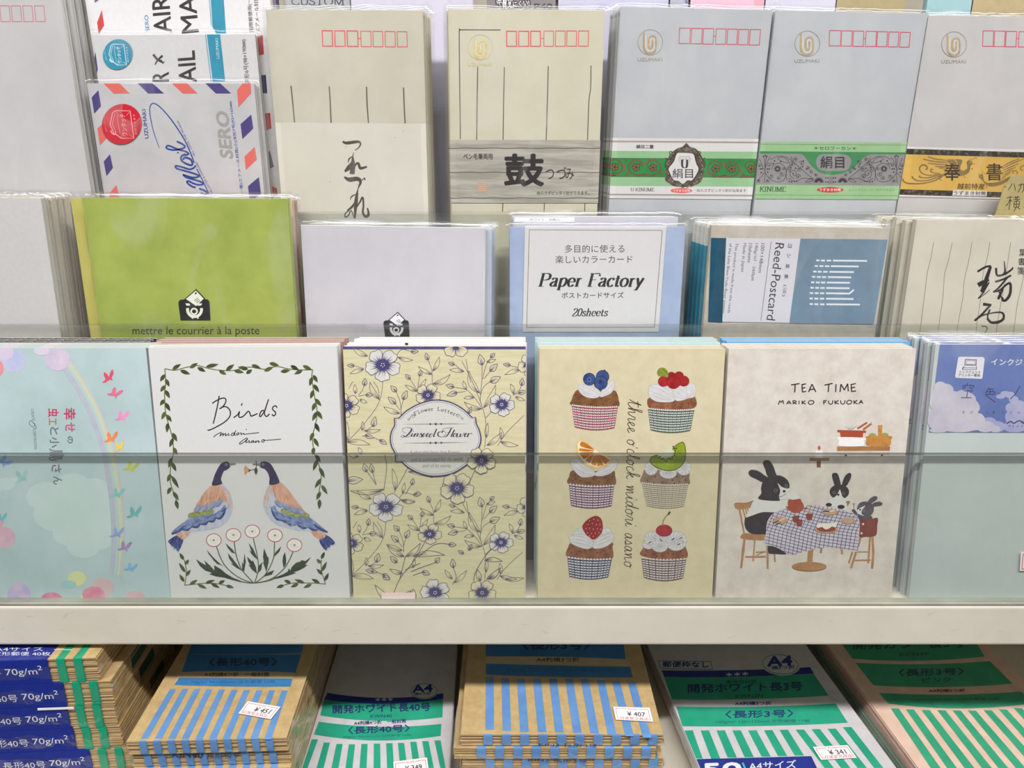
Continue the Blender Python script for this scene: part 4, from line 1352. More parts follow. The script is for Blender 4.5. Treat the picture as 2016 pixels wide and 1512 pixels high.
a.line([(1330, 115), (1390, 160), (1440, 215)], 5, ink(176, 180, 96))
# orange
a.crop(1090, 850, 4.877)
a.blob([(142, 500), (148, 430), (180, 372), (330, 380), (480, 370), (575, 372), (590, 420), (582, 515), (360, 530)], CAKEB)
specks([(240, 430), (180, 470), (260, 470), (350, 490), (380, 455), (440, 480), (500, 430), (520, 470), (560, 430), (210, 455)])
liner((148, 500), (580, 512), (555, 712), (168, 708), 26, (102, 48, 86), 15, 9)
cream([(165, 265), (240, 262), (330, 330), (395, 385), (396, 415), (340, 435), (260, 430), (195, 370), (160, 310)], [[(175, 270), (280, 340), (390, 405)], [(168, 310), (270, 390), (380, 418)], [(200, 365), (280, 415), (360, 428)], [(230, 265), (320, 340), (392, 392)]])
cream([(400, 395), (470, 340), (560, 270), (610, 268), (602, 340), (540, 400), (460, 425), (400, 420)], [[(405, 400), (500, 340), (600, 275)], [(410, 412), (520, 370), (600, 320)], [(420, 420), (510, 400), (560, 370)]])
PEEL, ORG = wash((218, 176, 106), (232, 204, 150), scale=200, name='peel_print'), wash((176, 96, 20), (214, 140, 44), scale=180, name='orange_print')
a.blob([(215, 150), (225, 98), (255, 70), (290, 80), (420, 175), (560, 258), (560, 280), (518, 322), (450, 352), (370, 350), (290, 312), (235, 242)], PEEL)
a.blob([(232, 150), (240, 108), (262, 86), (290, 96), (420, 185), (540, 262), (505, 305), (445, 332), (375, 330), (305, 296), (250, 232)], paper((240, 228, 200)))
for s_ in ([(262, 96), (296, 100), (385, 165), (370, 170), (262, 140)], [(255, 158), (345, 172), (388, 178), (360, 188), (250, 186)], [(252, 200), (360, 194), (380, 196), (300, 262), (272, 240)], [(310, 268), (392, 198), (352, 292), (330, 288)], [(362, 298), (402, 205), (408, 318), (380, 318)], [(416, 322), (412, 208), (478, 312), (450, 322)], [(488, 306), (424, 208), (535, 268), (515, 292)]):
    a.blob(s_, ORG, 3)
# kiwi
a.blob([(845, 495), (855, 405), (900, 352), (1080, 380), (1285, 390), (1302, 445), (1290, 510), (1080, 535)], CAKEG)
specks([(975, 430), (900, 465), (965, 490), (1045, 490), (1140, 465), (1180, 430), (1210, 480), (1265, 465), (1240, 430), (1160, 495)])
liner((846, 488), (1292, 502), (1250, 716), (895, 712), 24, (142, 126, 72), 24, 12)
whirl(935, 350, 62, 66)
whirl(1250, 345, 70, 72)
whirl(1100, 395, 82, 54, 11)
a.blob([(920, 275), (960, 330), (1050, 370), (1140, 374), (1222, 336), (1266, 260), (1270, 170), (1245, 98), (1180, 120), (1122, 180), (1040, 218), (960, 228)], ink(98, 112, 30))
a.blob([(930, 275), (965, 322), (1050, 360), (1140, 364), (1214, 330), (1256, 258), (1260, 175), (1240, 108), (1182, 130), (1126, 190), (1042, 228), (964, 238)], wash((126, 146, 26), (164, 180, 58), scale=120, name='kiwi_print'))
a.blob([(1000, 228), (1060, 200), (1115, 165), (1150, 180), (1150, 215), (1110, 245), (1050, 250)], paper((206, 210, 190)))
for (x, y) in ((1010, 245), (1035, 262), (1062, 272), (1090, 272), (1118, 262), (1142, 246), (1160, 226), (1166, 205), (1166, 180), (1158, 160), (1148, 142), (1024, 240), (1050, 258), (1105, 254), (1135, 262), (1080, 285), (1175, 160)):
    a.ell(x, y, 5, 10, ink(36, 34, 22), rot=(x - 1090) * -.4, n=10)
# strawberry
a.blob([(130, 1200), (140, 1110), (200, 1060), (540, 1060), (565, 1110), (555, 1225), (340, 1230)], CAKER)
specks([(180, 1100), (170, 1165), (300, 1140), (350, 1135), (420, 1165), (480, 1140), (500, 1175), (540, 1115), (250, 1150)])
liner((133, 1200), (556, 1216), (520, 1396), (152, 1390), 26, (44, 52, 88), 14, 8)
cream([(190, 965), (240, 925), (290, 940), (305, 995), (200, 1000)], [[(230, 930), (250, 990)], [(260, 930), (280, 990)]])
cream([(465, 935), (530, 925), (550, 965), (470, 1000)], [[(490, 940), (520, 970)]])
a.blob([(275, 912), (310, 860), (370, 820), (420, 812), (460, 850), (470, 930), (450, 985), (382, 1035), (310, 985)], wash((132, 22, 32), (166, 40, 46), scale=120, name='strawberry_print'))
a.line([(275, 912), (310, 860), (370, 820), (420, 812), (460, 850), (470, 930)], 6, REDD)
for (x, y) in ((345, 855), (385, 840), (425, 850), (330, 890), (370, 880), (410, 890), (445, 890), (310, 930), (345, 925), (380, 935), (420, 930), (452, 935), (325, 970), (362, 975), (400, 975), (435, 970), (380, 1005), (345, 1000)):
    a.ell(x, y, 4, 6, ink(226, 190, 150), n=8)
cream([(148, 1015), (200, 988), (300, 990), (370, 1040), (382, 1090), (330, 1125), (250, 1110), (170, 1070)], [[(150, 1030), (270, 1040), (375, 1080)], [(170, 1000), (280, 1010), (370, 1060)], [(160, 1055), (260, 1075), (360, 1100)]])
cream([(380, 1062), (450, 1000), (540, 968), (576, 990), (560, 1060), (480, 1110), (400, 1122), (372, 1100)], [[(385, 1075), (480, 1030), (570, 985)], [(385, 1095), (480, 1065), (565, 1025)], [(450, 1010), (510, 985), (560, 980)]])
# cherry
a.blob([(842, 1190), (850, 1130), (900, 1090), (1060, 1090), (1230, 1100), (1268, 1110), (1274, 1215), (1060, 1235)], CAKER)
specks([(890, 1140), (880, 1180), (960, 1175), (1040, 1190), (1100, 1165), (1150, 1180), (1220, 1150), (1240, 1190), (990, 1195)])
liner((844, 1205), (1272, 1216), (1240, 1405), (868, 1398), 32, (94, 66, 62), 13, 9)
whirl(912, 1075, 60, 52)
whirl(945, 1020, 78, 60)
whirl(1175, 1050, 102, 92, 13)
whirl(1020, 1092, 80, 64, 11)
whirl(1035, 1010, 60, 46)
for (x, y, r_, c) in ((925, 1060, -25, (70, 52, 48)), (1030, 1040, 40, (70, 52, 48)), (1145, 1030, -35, (58, 44, 44)), (1200, 1080, -20, (110, 62, 60)), (1220, 1020, -30, (100, 80, 90)), (1100, 990, 10, (196, 178, 120)), (1240, 1060, 60, (190, 160, 110)), (870, 1050, 80, (206, 190, 110)), (1130, 1080, 20, (200, 200, 206)), (1020, 1100, 0, (206, 170, 120))):
    c_, s_ = cos(radians(r_)), sin(radians(r_))
    a.seg([(x - 16 * c_, y - 16 * s_), (x + 16 * c_, y + 16 * s_)], 9, ink(*c))
a.ell(1060, 948, 76, 55, wash((142, 22, 40), (176, 48, 58), scale=120, name='cherry_print'))
a.ring(1060, 948, 76, 55, 5, REDD)
a.line([(1045, 902), (1052, 855), (1080, 810), (1105, 785)], 9, ink(150, 132, 82))
a.line([(1098, 796), (1118, 766)], 16, ink(70, 56, 44))
a.crop(0, 0, 1)
cursive(a, "three o'clock midori asano", (1237, 786), (1229, 1117), 26, 1.45, ink(66, 56, 50))
a.build('cover', cake, label='cream cover printed with six cupcakes')
behind(cake, 1, 0.0048, '%s cream letter pad, just behind the six cupcakes one', 'cupcake letter pads')
st2 = Stand(1, (1060, 680), (1424, 680), fwd=-0.0094)
ph, a2 = pad('letter_pad', 'letter pad with brown and tan photo print showing above the cupcake pads', 'letter pad', st2, 0.0034, wash((78, 62, 54), (200, 176, 128), scale=22, p0=.45, p1=.55, name='photo_cover_print'),
             edges((170, 200, 204), (214, 234, 236)), group='pads behind the cupcake pads')
a2.build('cover', ph)
LB = paper((176, 208, 214))
st3 = Stand(1, (1057, 674), (1418, 674), fwd=-0.0130)
lb, a2 = pad('letter_pad', 'light aqua letter pad, first of its kind behind the cupcake pads', 'letter pad', st3, 0.0034, LB, edges((150, 190, 198), (206, 230, 232)), group='light aqua letter pads')
a2.build('cover', lb)
behind(lb, 3, 0.0036, '%s light aqua letter pad behind the cupcake pads', 'light aqua letter pads', dx=-0.0003)

# ---- pad with a family of rabbits at a table
st = Stand(1, (1435, 686), (1804, 686))
tea, a = pad('letter_pad', 'mottled beige letter pad with three rabbits at a checked table', 'letter pad', st, 0.0042,
             wash((202, 192, 181), (221, 213, 204), scale=110, detail=10, p0=.3, p1=.62, name='mottled_beige_print'), edges((206, 198, 190), (244, 238, 230)), group='beige rabbit letter pads')
clampart(a, st)
a.crop(1390, 640, 2.7)
INK = ink(46, 38, 40)
for v in ([(452, 318), (497, 311)], [(474, 314), (471, 358)], [(510, 315), (512, 356)], [(508, 317), (531, 312)], [(510, 336), (528, 332)], [(511, 356), (532, 352)], [(545, 356), (563, 314)], [(563, 314), (584, 356)], [(552, 343), (577, 340)],
          [(630, 319), (673, 310)], [(653, 314), (649, 356)], [(691, 314), (689, 356)], [(712, 356), (717, 314)], [(717, 314), (735, 345)], [(735, 345), (753, 311)], [(753, 311), (756, 352)], [(771, 314), (773, 353)], [(770, 316), (796, 311)], [(771, 334), (793, 330)], [(773, 353), (797, 350)]):
    a.seg(v, 6.0, INK)
for v in ([(384, 423), (392, 402), (398, 412), (408, 400), (412, 420)], [(428, 421), (440, 402)], [(440, 402), (453, 420)], [(432, 414), (449, 413)], [(462, 400), (464, 421)], [(462, 402), (478, 403), (476, 411), (464, 412)], [(466, 412), (482, 420)], [(494, 401), (494, 421)], [(510, 401), (511, 421)], [(528, 402), (512, 412)], [(512, 412), (530, 420)], [(556, 400), (543, 410), (550, 421), (568, 418), (573, 406), (556, 400)],
          [(625, 401), (626, 422)], [(624, 403), (642, 400)], [(625, 411), (638, 409)], [(652, 401), (652, 415), (662, 421), (672, 415), (673, 400)], [(685, 400), (686, 421)], [(704, 400), (686, 411)], [(686, 411), (706, 420)], [(716, 400), (717, 415), (727, 420), (737, 414), (738, 399)], [(760, 399), (747, 409), (754, 420), (770, 417), (774, 404), (760, 399)], [(786, 399), (787, 420)], [(804, 399), (787, 410)], [(787, 410), (806, 419)], [(812, 420), (824, 399)], [(824, 399), (834, 418)], [(815, 412), (832, 410)]):
    a.line(v, 5.0, INK, n=3)
PANR, WOODP, BSK = ink(170, 78, 54), wash((146, 98, 58), (180, 134, 92), scale=120, stretch=(.3, 1, 1), name='wood_print'), wash((184, 122, 54), (206, 152, 84), scale=260, name='basket_print')
for k in range(9):
    a.line([(760 + k * 2, 556), (735 + k * 9, 540 - (k % 3) * 3)], 1.5, ink(150, 140, 150))
a.seg([(805, 550), (856, 518)], 10, ink(164, 96, 54))
a.seg([(835, 556), (884, 520)], 11, ink(176, 108, 62))
a.ell(882, 522, 4, 4, paper((225, 215, 200)))
a.poly([(698, 557), (850, 561), (850, 573), (698, 570)], PANR)
a.poly([(712, 570), (836, 573), (832, 600), (716, 597)], PANR)
a.blob([(694, 600), (715, 595), (835, 598), (852, 604), (838, 615), (832, 642), (712, 642), (706, 614)], paper((240, 236, 234)), 3)
a.ell(885, 586, 20, 12, ink(150, 160, 84))
a.ell(950, 584, 20, 12, ink(150, 160, 84))
a.blob([(850, 592), (900, 588), (985, 590), (982, 610), (972, 642), (858, 641), (852, 610)], BSK, 3)
a.poly([(914, 532), (938, 531), (934, 600), (914, 600)], BSK)
for k in range(5):
    a.seg([(853 + k, 600 + k * 9), (982 - k * 2, 600 + k * 9)], 1.5, ink(166, 108, 48))
a.poly([(696, 645), (978, 644), (976, 667), (696, 669)], WOODP)
a.ell(743, 692, 6, 5, INK, n=10)
a.ell(935, 692, 6, 5, INK, n=10)
a.ell(601, 653, 8, 12, ink(196, 92, 88))
a.poly([(582, 668), (620, 668), (620, 706), (582, 706)], paper((238, 234, 230)))
a.poly([(550, 706), (655, 706), (655, 721), (550, 722)], WOODP)
a.poly([(588, 722), (610, 722), (609, 757), (588, 757)], ink(122, 84, 54))
a.crop(1420, 890, 5.93)
RAB = wash((44, 36, 42), (60, 52, 56), scale=160, name='rabbit_black_print')
RABG = wash((78, 70, 80), (98, 90, 98), scale=160, name='rabbit_grey_print')
RW = paper((218, 216, 212))
WD = wash((160, 114, 72), (184, 140, 98), scale=140, name='chair_wood_print')
# chairs behind
a.seg([(1172, 1120), (1160, 1180)], 26, WD)
a.seg([(1405, 1125), (1410, 1195)], 24, WD)
a.poly([(1455, 572), (1505, 570), (1500, 598), (1480, 622), (1470, 662), (1458, 600)], ink(150, 120, 88))
# left chair and big rabbit
for v, w in (([(212, 665), (265, 945)], 20), ([(252, 660), (290, 800)], 16), ([(280, 655), (310, 760)], 14), ([(305, 650), (325, 720)], 13), ([(390, 1030), (372, 1275)], 24), ([(270, 1020), (255, 1150), (230, 1357)], 32), ([(540, 1090), (541, 1366)], 34), ([(620, 1190), (628, 1284)], 26), ([(280, 1225), (520, 1222)], 22), ([(400, 1170), (520, 1165)], 16), ([(410, 1205), (500, 1165)], 12)):
    a.seg(v, w, WD, taper=(.8, 1.1, .7) if w > 22 else None)
a.blob([(150, 612), (180, 590), (290, 590), (398, 558), (380, 620), (345, 650), (240, 668), (170, 662)], WD)
a.blob([(285, 765), (370, 715), (480, 698), (620, 700), (570, 790), (530, 860), (512, 975), (420, 972), (330, 942), (285, 892), (270, 830)], RAB)
a.blob([(400, 546), (560, 560), (680, 558), (770, 556), (812, 572), (785, 620), (720, 672), (620, 702), (480, 702), (340, 748), (288, 757), (335, 655)], RW)
a.blob([(680, 560), (722, 508), (790, 478), (862, 476), (912, 520), (922, 552), (800, 562)], RW)
a.line([(700, 555), (770, 550), (830, 560)], 5, ink(150, 150, 156))
a.blob([(540, 290), (485, 345), (464, 420), (468, 480), (432, 545), (560, 567), (682, 567), (676, 525), (760, 470), (797, 400), (775, 330), (715, 284), (638, 270)], RAB)
a.blob([(316, 240), (350, 207), (430, 220), (500, 268), (550, 305), (490, 352), (400, 312), (338, 282)], RAB)
a.blob([(485, 132), (510, 97), (560, 100), (602, 152), (630, 230), (640, 280), (545, 285), (512, 200)], RAB)
a.blob([(658, 362), (700, 402), (762, 425), (792, 424), (772, 472), (722, 512), (672, 522), (688, 450)], RW)
a.line([(672, 520), (710, 514), (760, 482)], 5, INK)
a.ell(733, 457, 17, 15, ink(26, 22, 24))
for (x, y, r_) in ((635, 447, 18), (758, 393, 16)):
    a.ring(x, y, r_, r_, 5, ink(134, 128, 128), 20)
a.blob([(222, 990), (265, 946), (400, 960), (515, 965), (515, 1028), (300, 1022), (235, 1008)], WD)
a.blob([(550, 1090), (620, 1105), (700, 1140), (757, 1176), (740, 1196), (620, 1190), (553, 1180)], RAB)
# middle rabbit
a.blob([(1292, 265), (1318, 242), (1356, 252), (1380, 310), (1392, 390), (1330, 395), (1304, 330)], RAB)
a.blob([(1410, 380), (1438, 290), (1480, 248), (1512, 248), (1516, 290), (1490, 350), (1455, 398)], RAB)
a.ell(1378, 465, 114, 88, RAB)
a.blob([(1290, 540), (1430, 545), (1462, 600), (1470, 662), (1380, 660), (1280, 625), (1264, 592)], RW)
a.blob([(1385, 436), (1400, 480), (1415, 520), (1445, 552), (1295, 548), (1340, 512), (1366, 470)], RW, 3)
a.ell(1366, 497, 14, 12, ink(26, 22, 24))
for (x, y) in ((1315, 473), (1425, 482)):
    a.ring(x, y, 14, 14, 4.5, ink(134, 128, 128), 18)
a.ell(1255, 615, 36, 22, INK)
a.ell(1398, 640, 42, 24, INK)
# small rabbit and high chair
for v, w in (([(1530, 1165), (1488, 1300)], 22), ([(1625, 1000), (1570, 1180), (1512, 1357)], 27), ([(1737, 990), (1715, 1300)], 22), ([(1764, 990), (1775, 1180), (1760, 1362)], 28), ([(1590, 1166), (1720, 1166)], 14), ([(1555, 1265), (1745, 1262)], 20)):
    a.seg(v, w, WD)
a.blob([(1590, 735), (1660, 750), (1740, 738), (1758, 785), (1620, 795)], RABG)
a.blob([(1700, 595), (1740, 540), (1790, 514), (1822, 525), (1816, 556), (1770, 588), (1735, 608)], RABG)
a.blob([(1765, 602), (1830, 578), (1876, 590), (1872, 622), (1810, 636), (1758, 638)], RABG)
a.blob([(1588, 640), (1622, 590), (1700, 578), (1772, 620), (1778, 690), (1740, 742), (1660, 757), (1590, 722)], RABG)
a.blob([(1682, 625), (1642, 680), (1640, 722), (1672, 747), (1600, 722), (1574, 690), (1622, 652)], RW, 3)
a.ell(1620, 672, 10, 10, INK)
a.ring(1664, 686, 12, 12, 4, ink(140, 134, 140), 16)
a.ring(1610, 632, 10, 12, 4, ink(140, 134, 140), 16)
a.blob([(1522, 682), (1555, 668), (1588, 720), (1575, 742)], RABG)
a.seg([(1547, 612), (1549, 672)], 7, ink(128, 118, 124))
a.seg([(1535, 606), (1560, 606)], 14, ink(128, 118, 124))
a.blob([(1600, 790), (1700, 796), (1822, 768), (1820, 860), (1810, 965), (1750, 990), (1680, 990), (1608, 984)], wash((116, 54, 46), (140, 72, 62), scale=120, name='highchair_print'), 4)
a.ell(1655, 840, 13, 13, paper((236, 206, 200)))
a.ell(1637, 948, 13, 13, paper((236, 206, 200)))
# table
a.poly([(1012, 1120), (1076, 1120), (1062, 1310), (1000, 1310)], WD)
a.ell(1025, 1342, 202, 55, ink(128, 92, 62))
a.ell(1025, 1334, 202, 52, WD)
CLOTH = [(530, 835), (565, 760), (625, 705), (760, 650), (900, 624), (1080, 617), (1250, 640), (1420, 674), (1540, 715), (1600, 770), (1616, 850), (1606, 1000), (1592, 1158), (1520, 1147), (1400, 1132), (1250, 1117), (1120, 1130), (980, 1160), (870, 1196), (800, 1204), (700, 1142), (620, 1100), (498, 1076), (520, 950)]
a.poly(spl(CLOTH, True, 3), wash((196, 188, 202), (214, 209, 214), scale=90, name='cloth_print'))
GRD = ink(74, 66, 112)


def inside(x, y):
    c = False
    j = len(CLOTH) - 1
    for i in range(len(CLOTH)):
        xi, yi = CLOTH[i]
        xj, yj = CLOTH[j]
        if (yi > y) != (yj > y) and x < (xj - xi) * (y - yi) / (yj - yi) + xi:
            c = not c
        j = i
    return c


def gridline(pts, w):
    run = []
    for p in pts + [None]:
        if p is not None and inside(*p):
            run.append(p)
        else:
            if len(run) > 2:
                a.seg(run, w, GRD)
            run = []


for k in range(-16, 22):
    y0 = 600 + k * 38
    gridline([(x, y0 + (x - 500) * .27 + (0 if x < 1150 else -(x - 1150) * .12)) for x in range(480, 1640, 10)], 6)
for k in range(-6, 30):
    x0 = 560 + k * 50
    gridline([(x0 - (y - 600) * (.42 if y < 930 else .42) + (0 if y < 930 else (y - 930) * .26), y) for y in range(600, 1215, 10)], 6)
PLT, CUP, TPT = wash((184, 146, 116), (204, 172, 142), scale=120, name='plate_print'), wash((128, 52, 40), (150, 70, 54), scale=120, name='cup_print'), wash((150, 66, 42), (176, 86, 58), scale=90, name='teapot_print')
for (x, y, rx, ry) in ((690, 797, 88, 46), (1272, 702, 90, 38), (1480, 802, 82, 40), (1224, 905, 136, 46)):
    a.ell(x, y, rx, ry, ink(150, 116, 90))
    a.ell(x, y - 4, rx * .97, ry * .9, PLT)
a.seg([(600, 835), (668, 800)], 10, INK)
a.seg([(622, 856), (690, 820)], 10, INK)
a.seg([(680, 800), (740, 770)], 9, paper((226, 216, 210)))
a.seg([(1185, 690), (1260, 692)], 12, INK)
a.seg([(1262, 692), (1320, 680)], 14, paper((232, 222, 214)))
a.blob([(1122, 870), (1220, 862), (1322, 868), (1322, 916), (1225, 932), (1130, 916)], ink(146, 66, 42), 3)
a.blob([(1112, 850), (1160, 830), (1300, 828), (1352, 816), (1332, 876), (1292, 868), (1262, 888), (1218, 902), (1172, 874), (1128, 886)], paper((234, 228, 214)), 4)
a.blob([(785, 562), (850, 555), (905, 545), (925, 543), (932, 566), (962, 622), (952, 672), (900, 708), (840, 708), (790, 672), (776, 612)], TPT)
a.line([(785, 560), (810, 556), (830, 570)], 12, TPT)
a.blob([(755, 632), (785, 640), (800, 672), (775, 668)], TPT, 3)
a.line([(945, 650), (985, 664), (1003, 648)], 12, TPT)
a.line([(830, 592), (900, 606), (955, 600)], 4, ink(126, 50, 32))
for q in ([(825, 756), (868, 748), (912, 756), (900, 818), (845, 822)], [(868, 800), (910, 794), (952, 797), (936, 866), (884, 867)], [(984, 727), (1028, 720), (1072, 727), (1055, 794), (1002, 796)]):
    a.poly(q, CUP)
    a.line([q[0], q[1], q[2]], 7, ink(108, 40, 32))
a.ell(1028, 692, 13, 32, ink(196, 152, 106))
a.build('cover', tea, label='mottled beige cover printed with rabbits having tea')
behind(tea, 2, 0.0047, '%s mottled beige letter pad, behind the rabbit tea table one', 'beige rabbit letter pads')
BLUE = paper((104, 170, 220))
st2 = Stand(1, (1431, 672), (1792, 672), fwd=-0.0142)
bp, a2 = pad('letter_pad', 'sky blue letter pad showing above the beige rabbit pads, first of its kind', 'letter pad', st2, 0.0036, BLUE, edges((86, 150, 206), (150, 200, 236)), group='sky blue letter pads')
a2.build('cover', bp)
behind(bp, 2, 0.0038, '%s sky blue letter pad behind the beige rabbit pads', 'sky blue letter pads', dx=-0.0006)

# ---- sky pad in a film bag at the right edge
st = Stand(1, (1846, 678), (2215, 678), width=0.1050)
sky, a = pad('letter_pad', 'grey green letter pad with blue sky label, in film at the right end', 'letter pad', st, 0.0034,
             wash((188, 198, 196), (200, 208, 204), scale=16, detail=8, name='grey_sky_cover'), edges((190, 196, 206), (226, 230, 238)), group='sky label letter pads')
clampart(a, st)
a.build('cover', sky)
lab = Art(st.front(-0.0002))
clampart(lab, st)
lab.crop(1740, 640, 2.7)
lab.poly([(300, 95), (1100, 95), (1100, 572), (240, 570)], wash((88, 108, 168), (114, 132, 184), scale=14, name='sky_print'))
CL, CL2 = wash((176, 172, 194), (206, 202, 208), scale=30, name='cloud_white_print'), wash((144, 150, 194), (176, 176, 204), scale=30, name='cloud_lilac_print')
def puff(c, mat):
    for (x, y, rx, ry) in c:
        lab.ell(x, min(y, 572 - ry), rx, ry, mat, n=22)


puff(((600, 540, 46, 30), (560, 520, 40, 30), (680, 540, 44, 30)), CL2)
puff(((300, 330, 34, 30), (330, 345, 40, 34), (300, 400, 60, 70), (370, 400, 50, 50), (420, 380, 44, 36), (450, 400, 40, 40), (470, 440, 40, 44), (380, 470, 110, 70), (300, 500, 70, 68), (480, 510, 60, 50), (540, 540, 50, 30), (400, 530, 120, 40), (590, 552, 30, 18), (290, 560, 48, 12)), CL)
puff(((620, 380, 24, 12), (645, 366, 26, 16), (672, 372, 24, 18), (690, 396, 26, 20), (700, 425, 30, 26)), CL2)
puff(((680, 440, 34, 28), (720, 430, 36, 30), (690, 490, 46, 44), (760, 470, 60, 44), (850, 500, 70, 40), (700, 540, 60, 30), (800, 540, 90, 30), (960, 520, 90, 44)), CL2)
WT = paper((222, 220, 224))
lab.poly([(403, 168), (528, 170), (536, 180), (524, 282), (516, 286), (384, 280), (379, 272), (395, 174)], WT)
IN2 = ink(60, 58, 78)
lab.quadframe([(432, 180), (494, 182), (492, 216), (428, 214)], 4, IN2)
lab.quadframe([(440, 188), (487, 189), (485, 210), (437, 209)], 2, IN2)
lab.seg([(428, 216), (418, 236)], 3, IN2)
lab.seg([(492, 218), (492, 238)], 3, IN2)
lab.quadframe([(418, 225), (494, 226), (492, 238), (416, 237)], 2.5, IN2)
lab.text('インクジェット', (398, 256), (514, 258), 15, IN2, bold=.02)
lab.text('プリンター専用', (394, 273), (510, 275), 15, IN2, bold=.02)
lab.text('インクジェット', (570, 213), (860, 218), 34, WT, bold=.02)
NV = ink(50, 52, 88)
for v in ([(444, 308), (442, 320)], [(420, 334), (424, 322), (476, 322), (472, 334)], [(436, 326), (418, 346)], [(456, 326), (470, 344)], [(425, 350), (472, 350)], [(446, 350), (440, 386)], [(410, 386), (466, 386)],
          [(560, 334), (545, 352)], [(556, 340), (584, 340), (578, 350)], [(546, 354), (586, 354), (584, 368), (544, 368)], [(566, 342), (563, 368)], [(544, 354), (542, 372), (562, 388), (592, 410)], [(724, 322), (700, 365), (672, 394)]):
    lab.line(v, 4, NV, smooth=len(v) > 3)
for i, ch in enumerate('SORAIRONO'):
    lab.text(ch, (416 + i * 42 - (6 if ch == 'I' else 0), 470 + i * .3), (428 + i * 42 - (9 if ch == 'I' else 0), 470 + i * .3), 14, ink(82, 82, 108), shear=.2)
lab.line([(652, 524), (675, 512), (690, 522), (720, 508), (745, 522), (790, 510)], 6, NV)
for i, ch in enumerate('MIDORI'):
    lab.text(ch, (662 + i * 22, 542), (672 + i * 22 - (7 if ch == 'I' else 0), 542), 11, NV, shear=.2)
lab.build('sky_label', sky, label='blue sky label with white clouds')
b = Art(st.front(-0.0011))
b.crop(1740, 640, 2.7)
b.poly([(728, 1205), (860, 1210), (858, 1310), (722, 1306)], paper((240, 232, 230)))
RS = ink(206, 76, 84)
b.quadframe([(738, 1216), (850, 1220), (848, 1302), (732, 1298)], 4, RS)
b.build('price_sticker', sky, label='white price sticker with red border')
sleeve(st.w, st.h, 0.0034, sky, top=0.003, seed=11)
behind(sky, 4, 0.0046, '%s grey green letter pad in film, behind the sky label one', 'sky label letter pads', dx=-0.0012, skip=('price_sticker',))

# ================================================================== tier 2: postcards and card sets in film
def pack(name, label, cat, st, t, mat, emat=None, n=5, group=None, film=True, seed=0, top=0.005, jit=0.0004, part='cards'):
    r = thing(name, label, cat, st.M, group)
    o = sheets(st.w, st.h, t, n, mat, r, name=part, seed=seed, emat=emat, jit=jit)
    if film:
        sleeve(st.w, st.h, t, r, top=top, seed=seed)
    return r


def printed(st, root, y=-0.00006):
    a = Art(st.front(y))
    return clampart(a, st)


def horn(a, cx, yb, k, dark, light):
    """black mail bag with a letter and a post horn; k scales the 210 px wide drawing"""
    q = lambda pts: [(cx + (x - 1287) * k, yb + (y - 910) * k) for x, y in pts]
    a.poly(q([(1180, 800), (1182, 786), (1188, 777), (1198, 772), (1368, 770), (1378, 774), (1384, 782), (1387, 796), (1393, 911), (1195, 911)]), dark)
    a.poly(q([(1297, 702), (1358, 766), (1300, 826), (1218, 770)]), dark)
    a.poly(q([(1296, 712), (1348, 766), (1298, 815), (1230, 768)]), light)
    a.poly(q([(1287, 733), (1297, 722), (1304, 728), (1293, 739)]), dark)
    for i in range(3):
        a.seg(q([(1284 + i * 9, 778 + i * 8), (1310 + i * 7, 762 + i * 8)]), 3.5 * k, dark)
    a.poly(q([(1226, 797), (1252, 797), (1260, 812), (1234, 812)]), light)
    a.poly(q([(1338, 797), (1312, 798), (1306, 813), (1332, 811)]), light)
    a.line(q([(1240, 828), (1244, 856), (1264, 880), (1288, 884), (1312, 878), (1330, 856), (1334, 828)]), 19 * k, light)
    a.ell(cx + (1284 - 1287) * k, yb + (850 - 910) * k, 25 * k, 24 * k, light)
    a.ell(cx + (1284 - 1287) * k, yb + (850 - 910) * k, 14 * k, 13 * k, dark, n=18)
    a.seg(q([(1277, 880), (1272, 899)]), 9 * k, light)
    a.seg(q([(1305, 880), (1311, 899)]), 9 * k, light)


BK2 = ink(28, 30, 34)
# white pack, leftmost
st = Stand(2, (-250, 386), (80, 390))
w2 = pack('card_pack', 'plain white card pack at the left end, beside the lime green pack', 'card pack', st, 0.0052, paper((204, 201, 200)), paper((214, 210, 202)), group='white and cream card packs', seed=3)
CREAMC = paper((214, 208, 192), var=0.04)
stc = Stand(2, (-246, 386), (86, 390), fwd=-0.0066)
c2 = pack('card_pack', 'cream card pack standing directly behind the plain white pack', 'card pack', stc, 0.0052, CREAMC, group='white and cream card packs', seed=7)
behind(c2, 3, 0.0063, '%s cream card pack behind the plain white pack', 'white and cream card packs', dx=0.0008)

# lime green pack
LIME = wash((151, 166, 73), (170, 184, 88), scale=30, name='lime_card')
st = Stand(2, (162, 389), (565, 391))
gr = pack('card_pack', 'lime green card pack with black mail bag and post horn mark', 'card pack', st, 0.0058, LIME, paper((196, 214, 112)), seed=1)
a = printed(st, gr)
a.crop(0, 360, 3.36)
horn(a, 1287, 910, 1.0, BK2, paper((232, 236, 216)))
a.text('mettre le courrier à la poste', (876, 1020), (1716, 1018), 70, ink(38, 38, 28))
a.build('post_horn_print', gr, label='black mail bag and post horn print')
YEL = wash((190, 182, 92), (204, 196, 108), scale=30, name='yellow_card')
st2 = Stand(2, (139, 390), (546, 392), fwd=-0.0074)
ye = pack('card_pack', 'yellow card pack showing left of the lime green pack', 'card pack', st2, 0.0056, YEL, seed=2)
st3 = Stand(2, (172, 391), (574, 393), fwd=-0.0150)
pkc = pack('card_pack', 'pale salmon pink card pack behind the lime green and yellow packs', 'card pack', st3, 0.0056, paper((222, 184, 166), var=.05), seed=5, group='pink and rose card packs')
st3 = Stand(2, (178, 392), (580, 394), fwd=-0.0222)
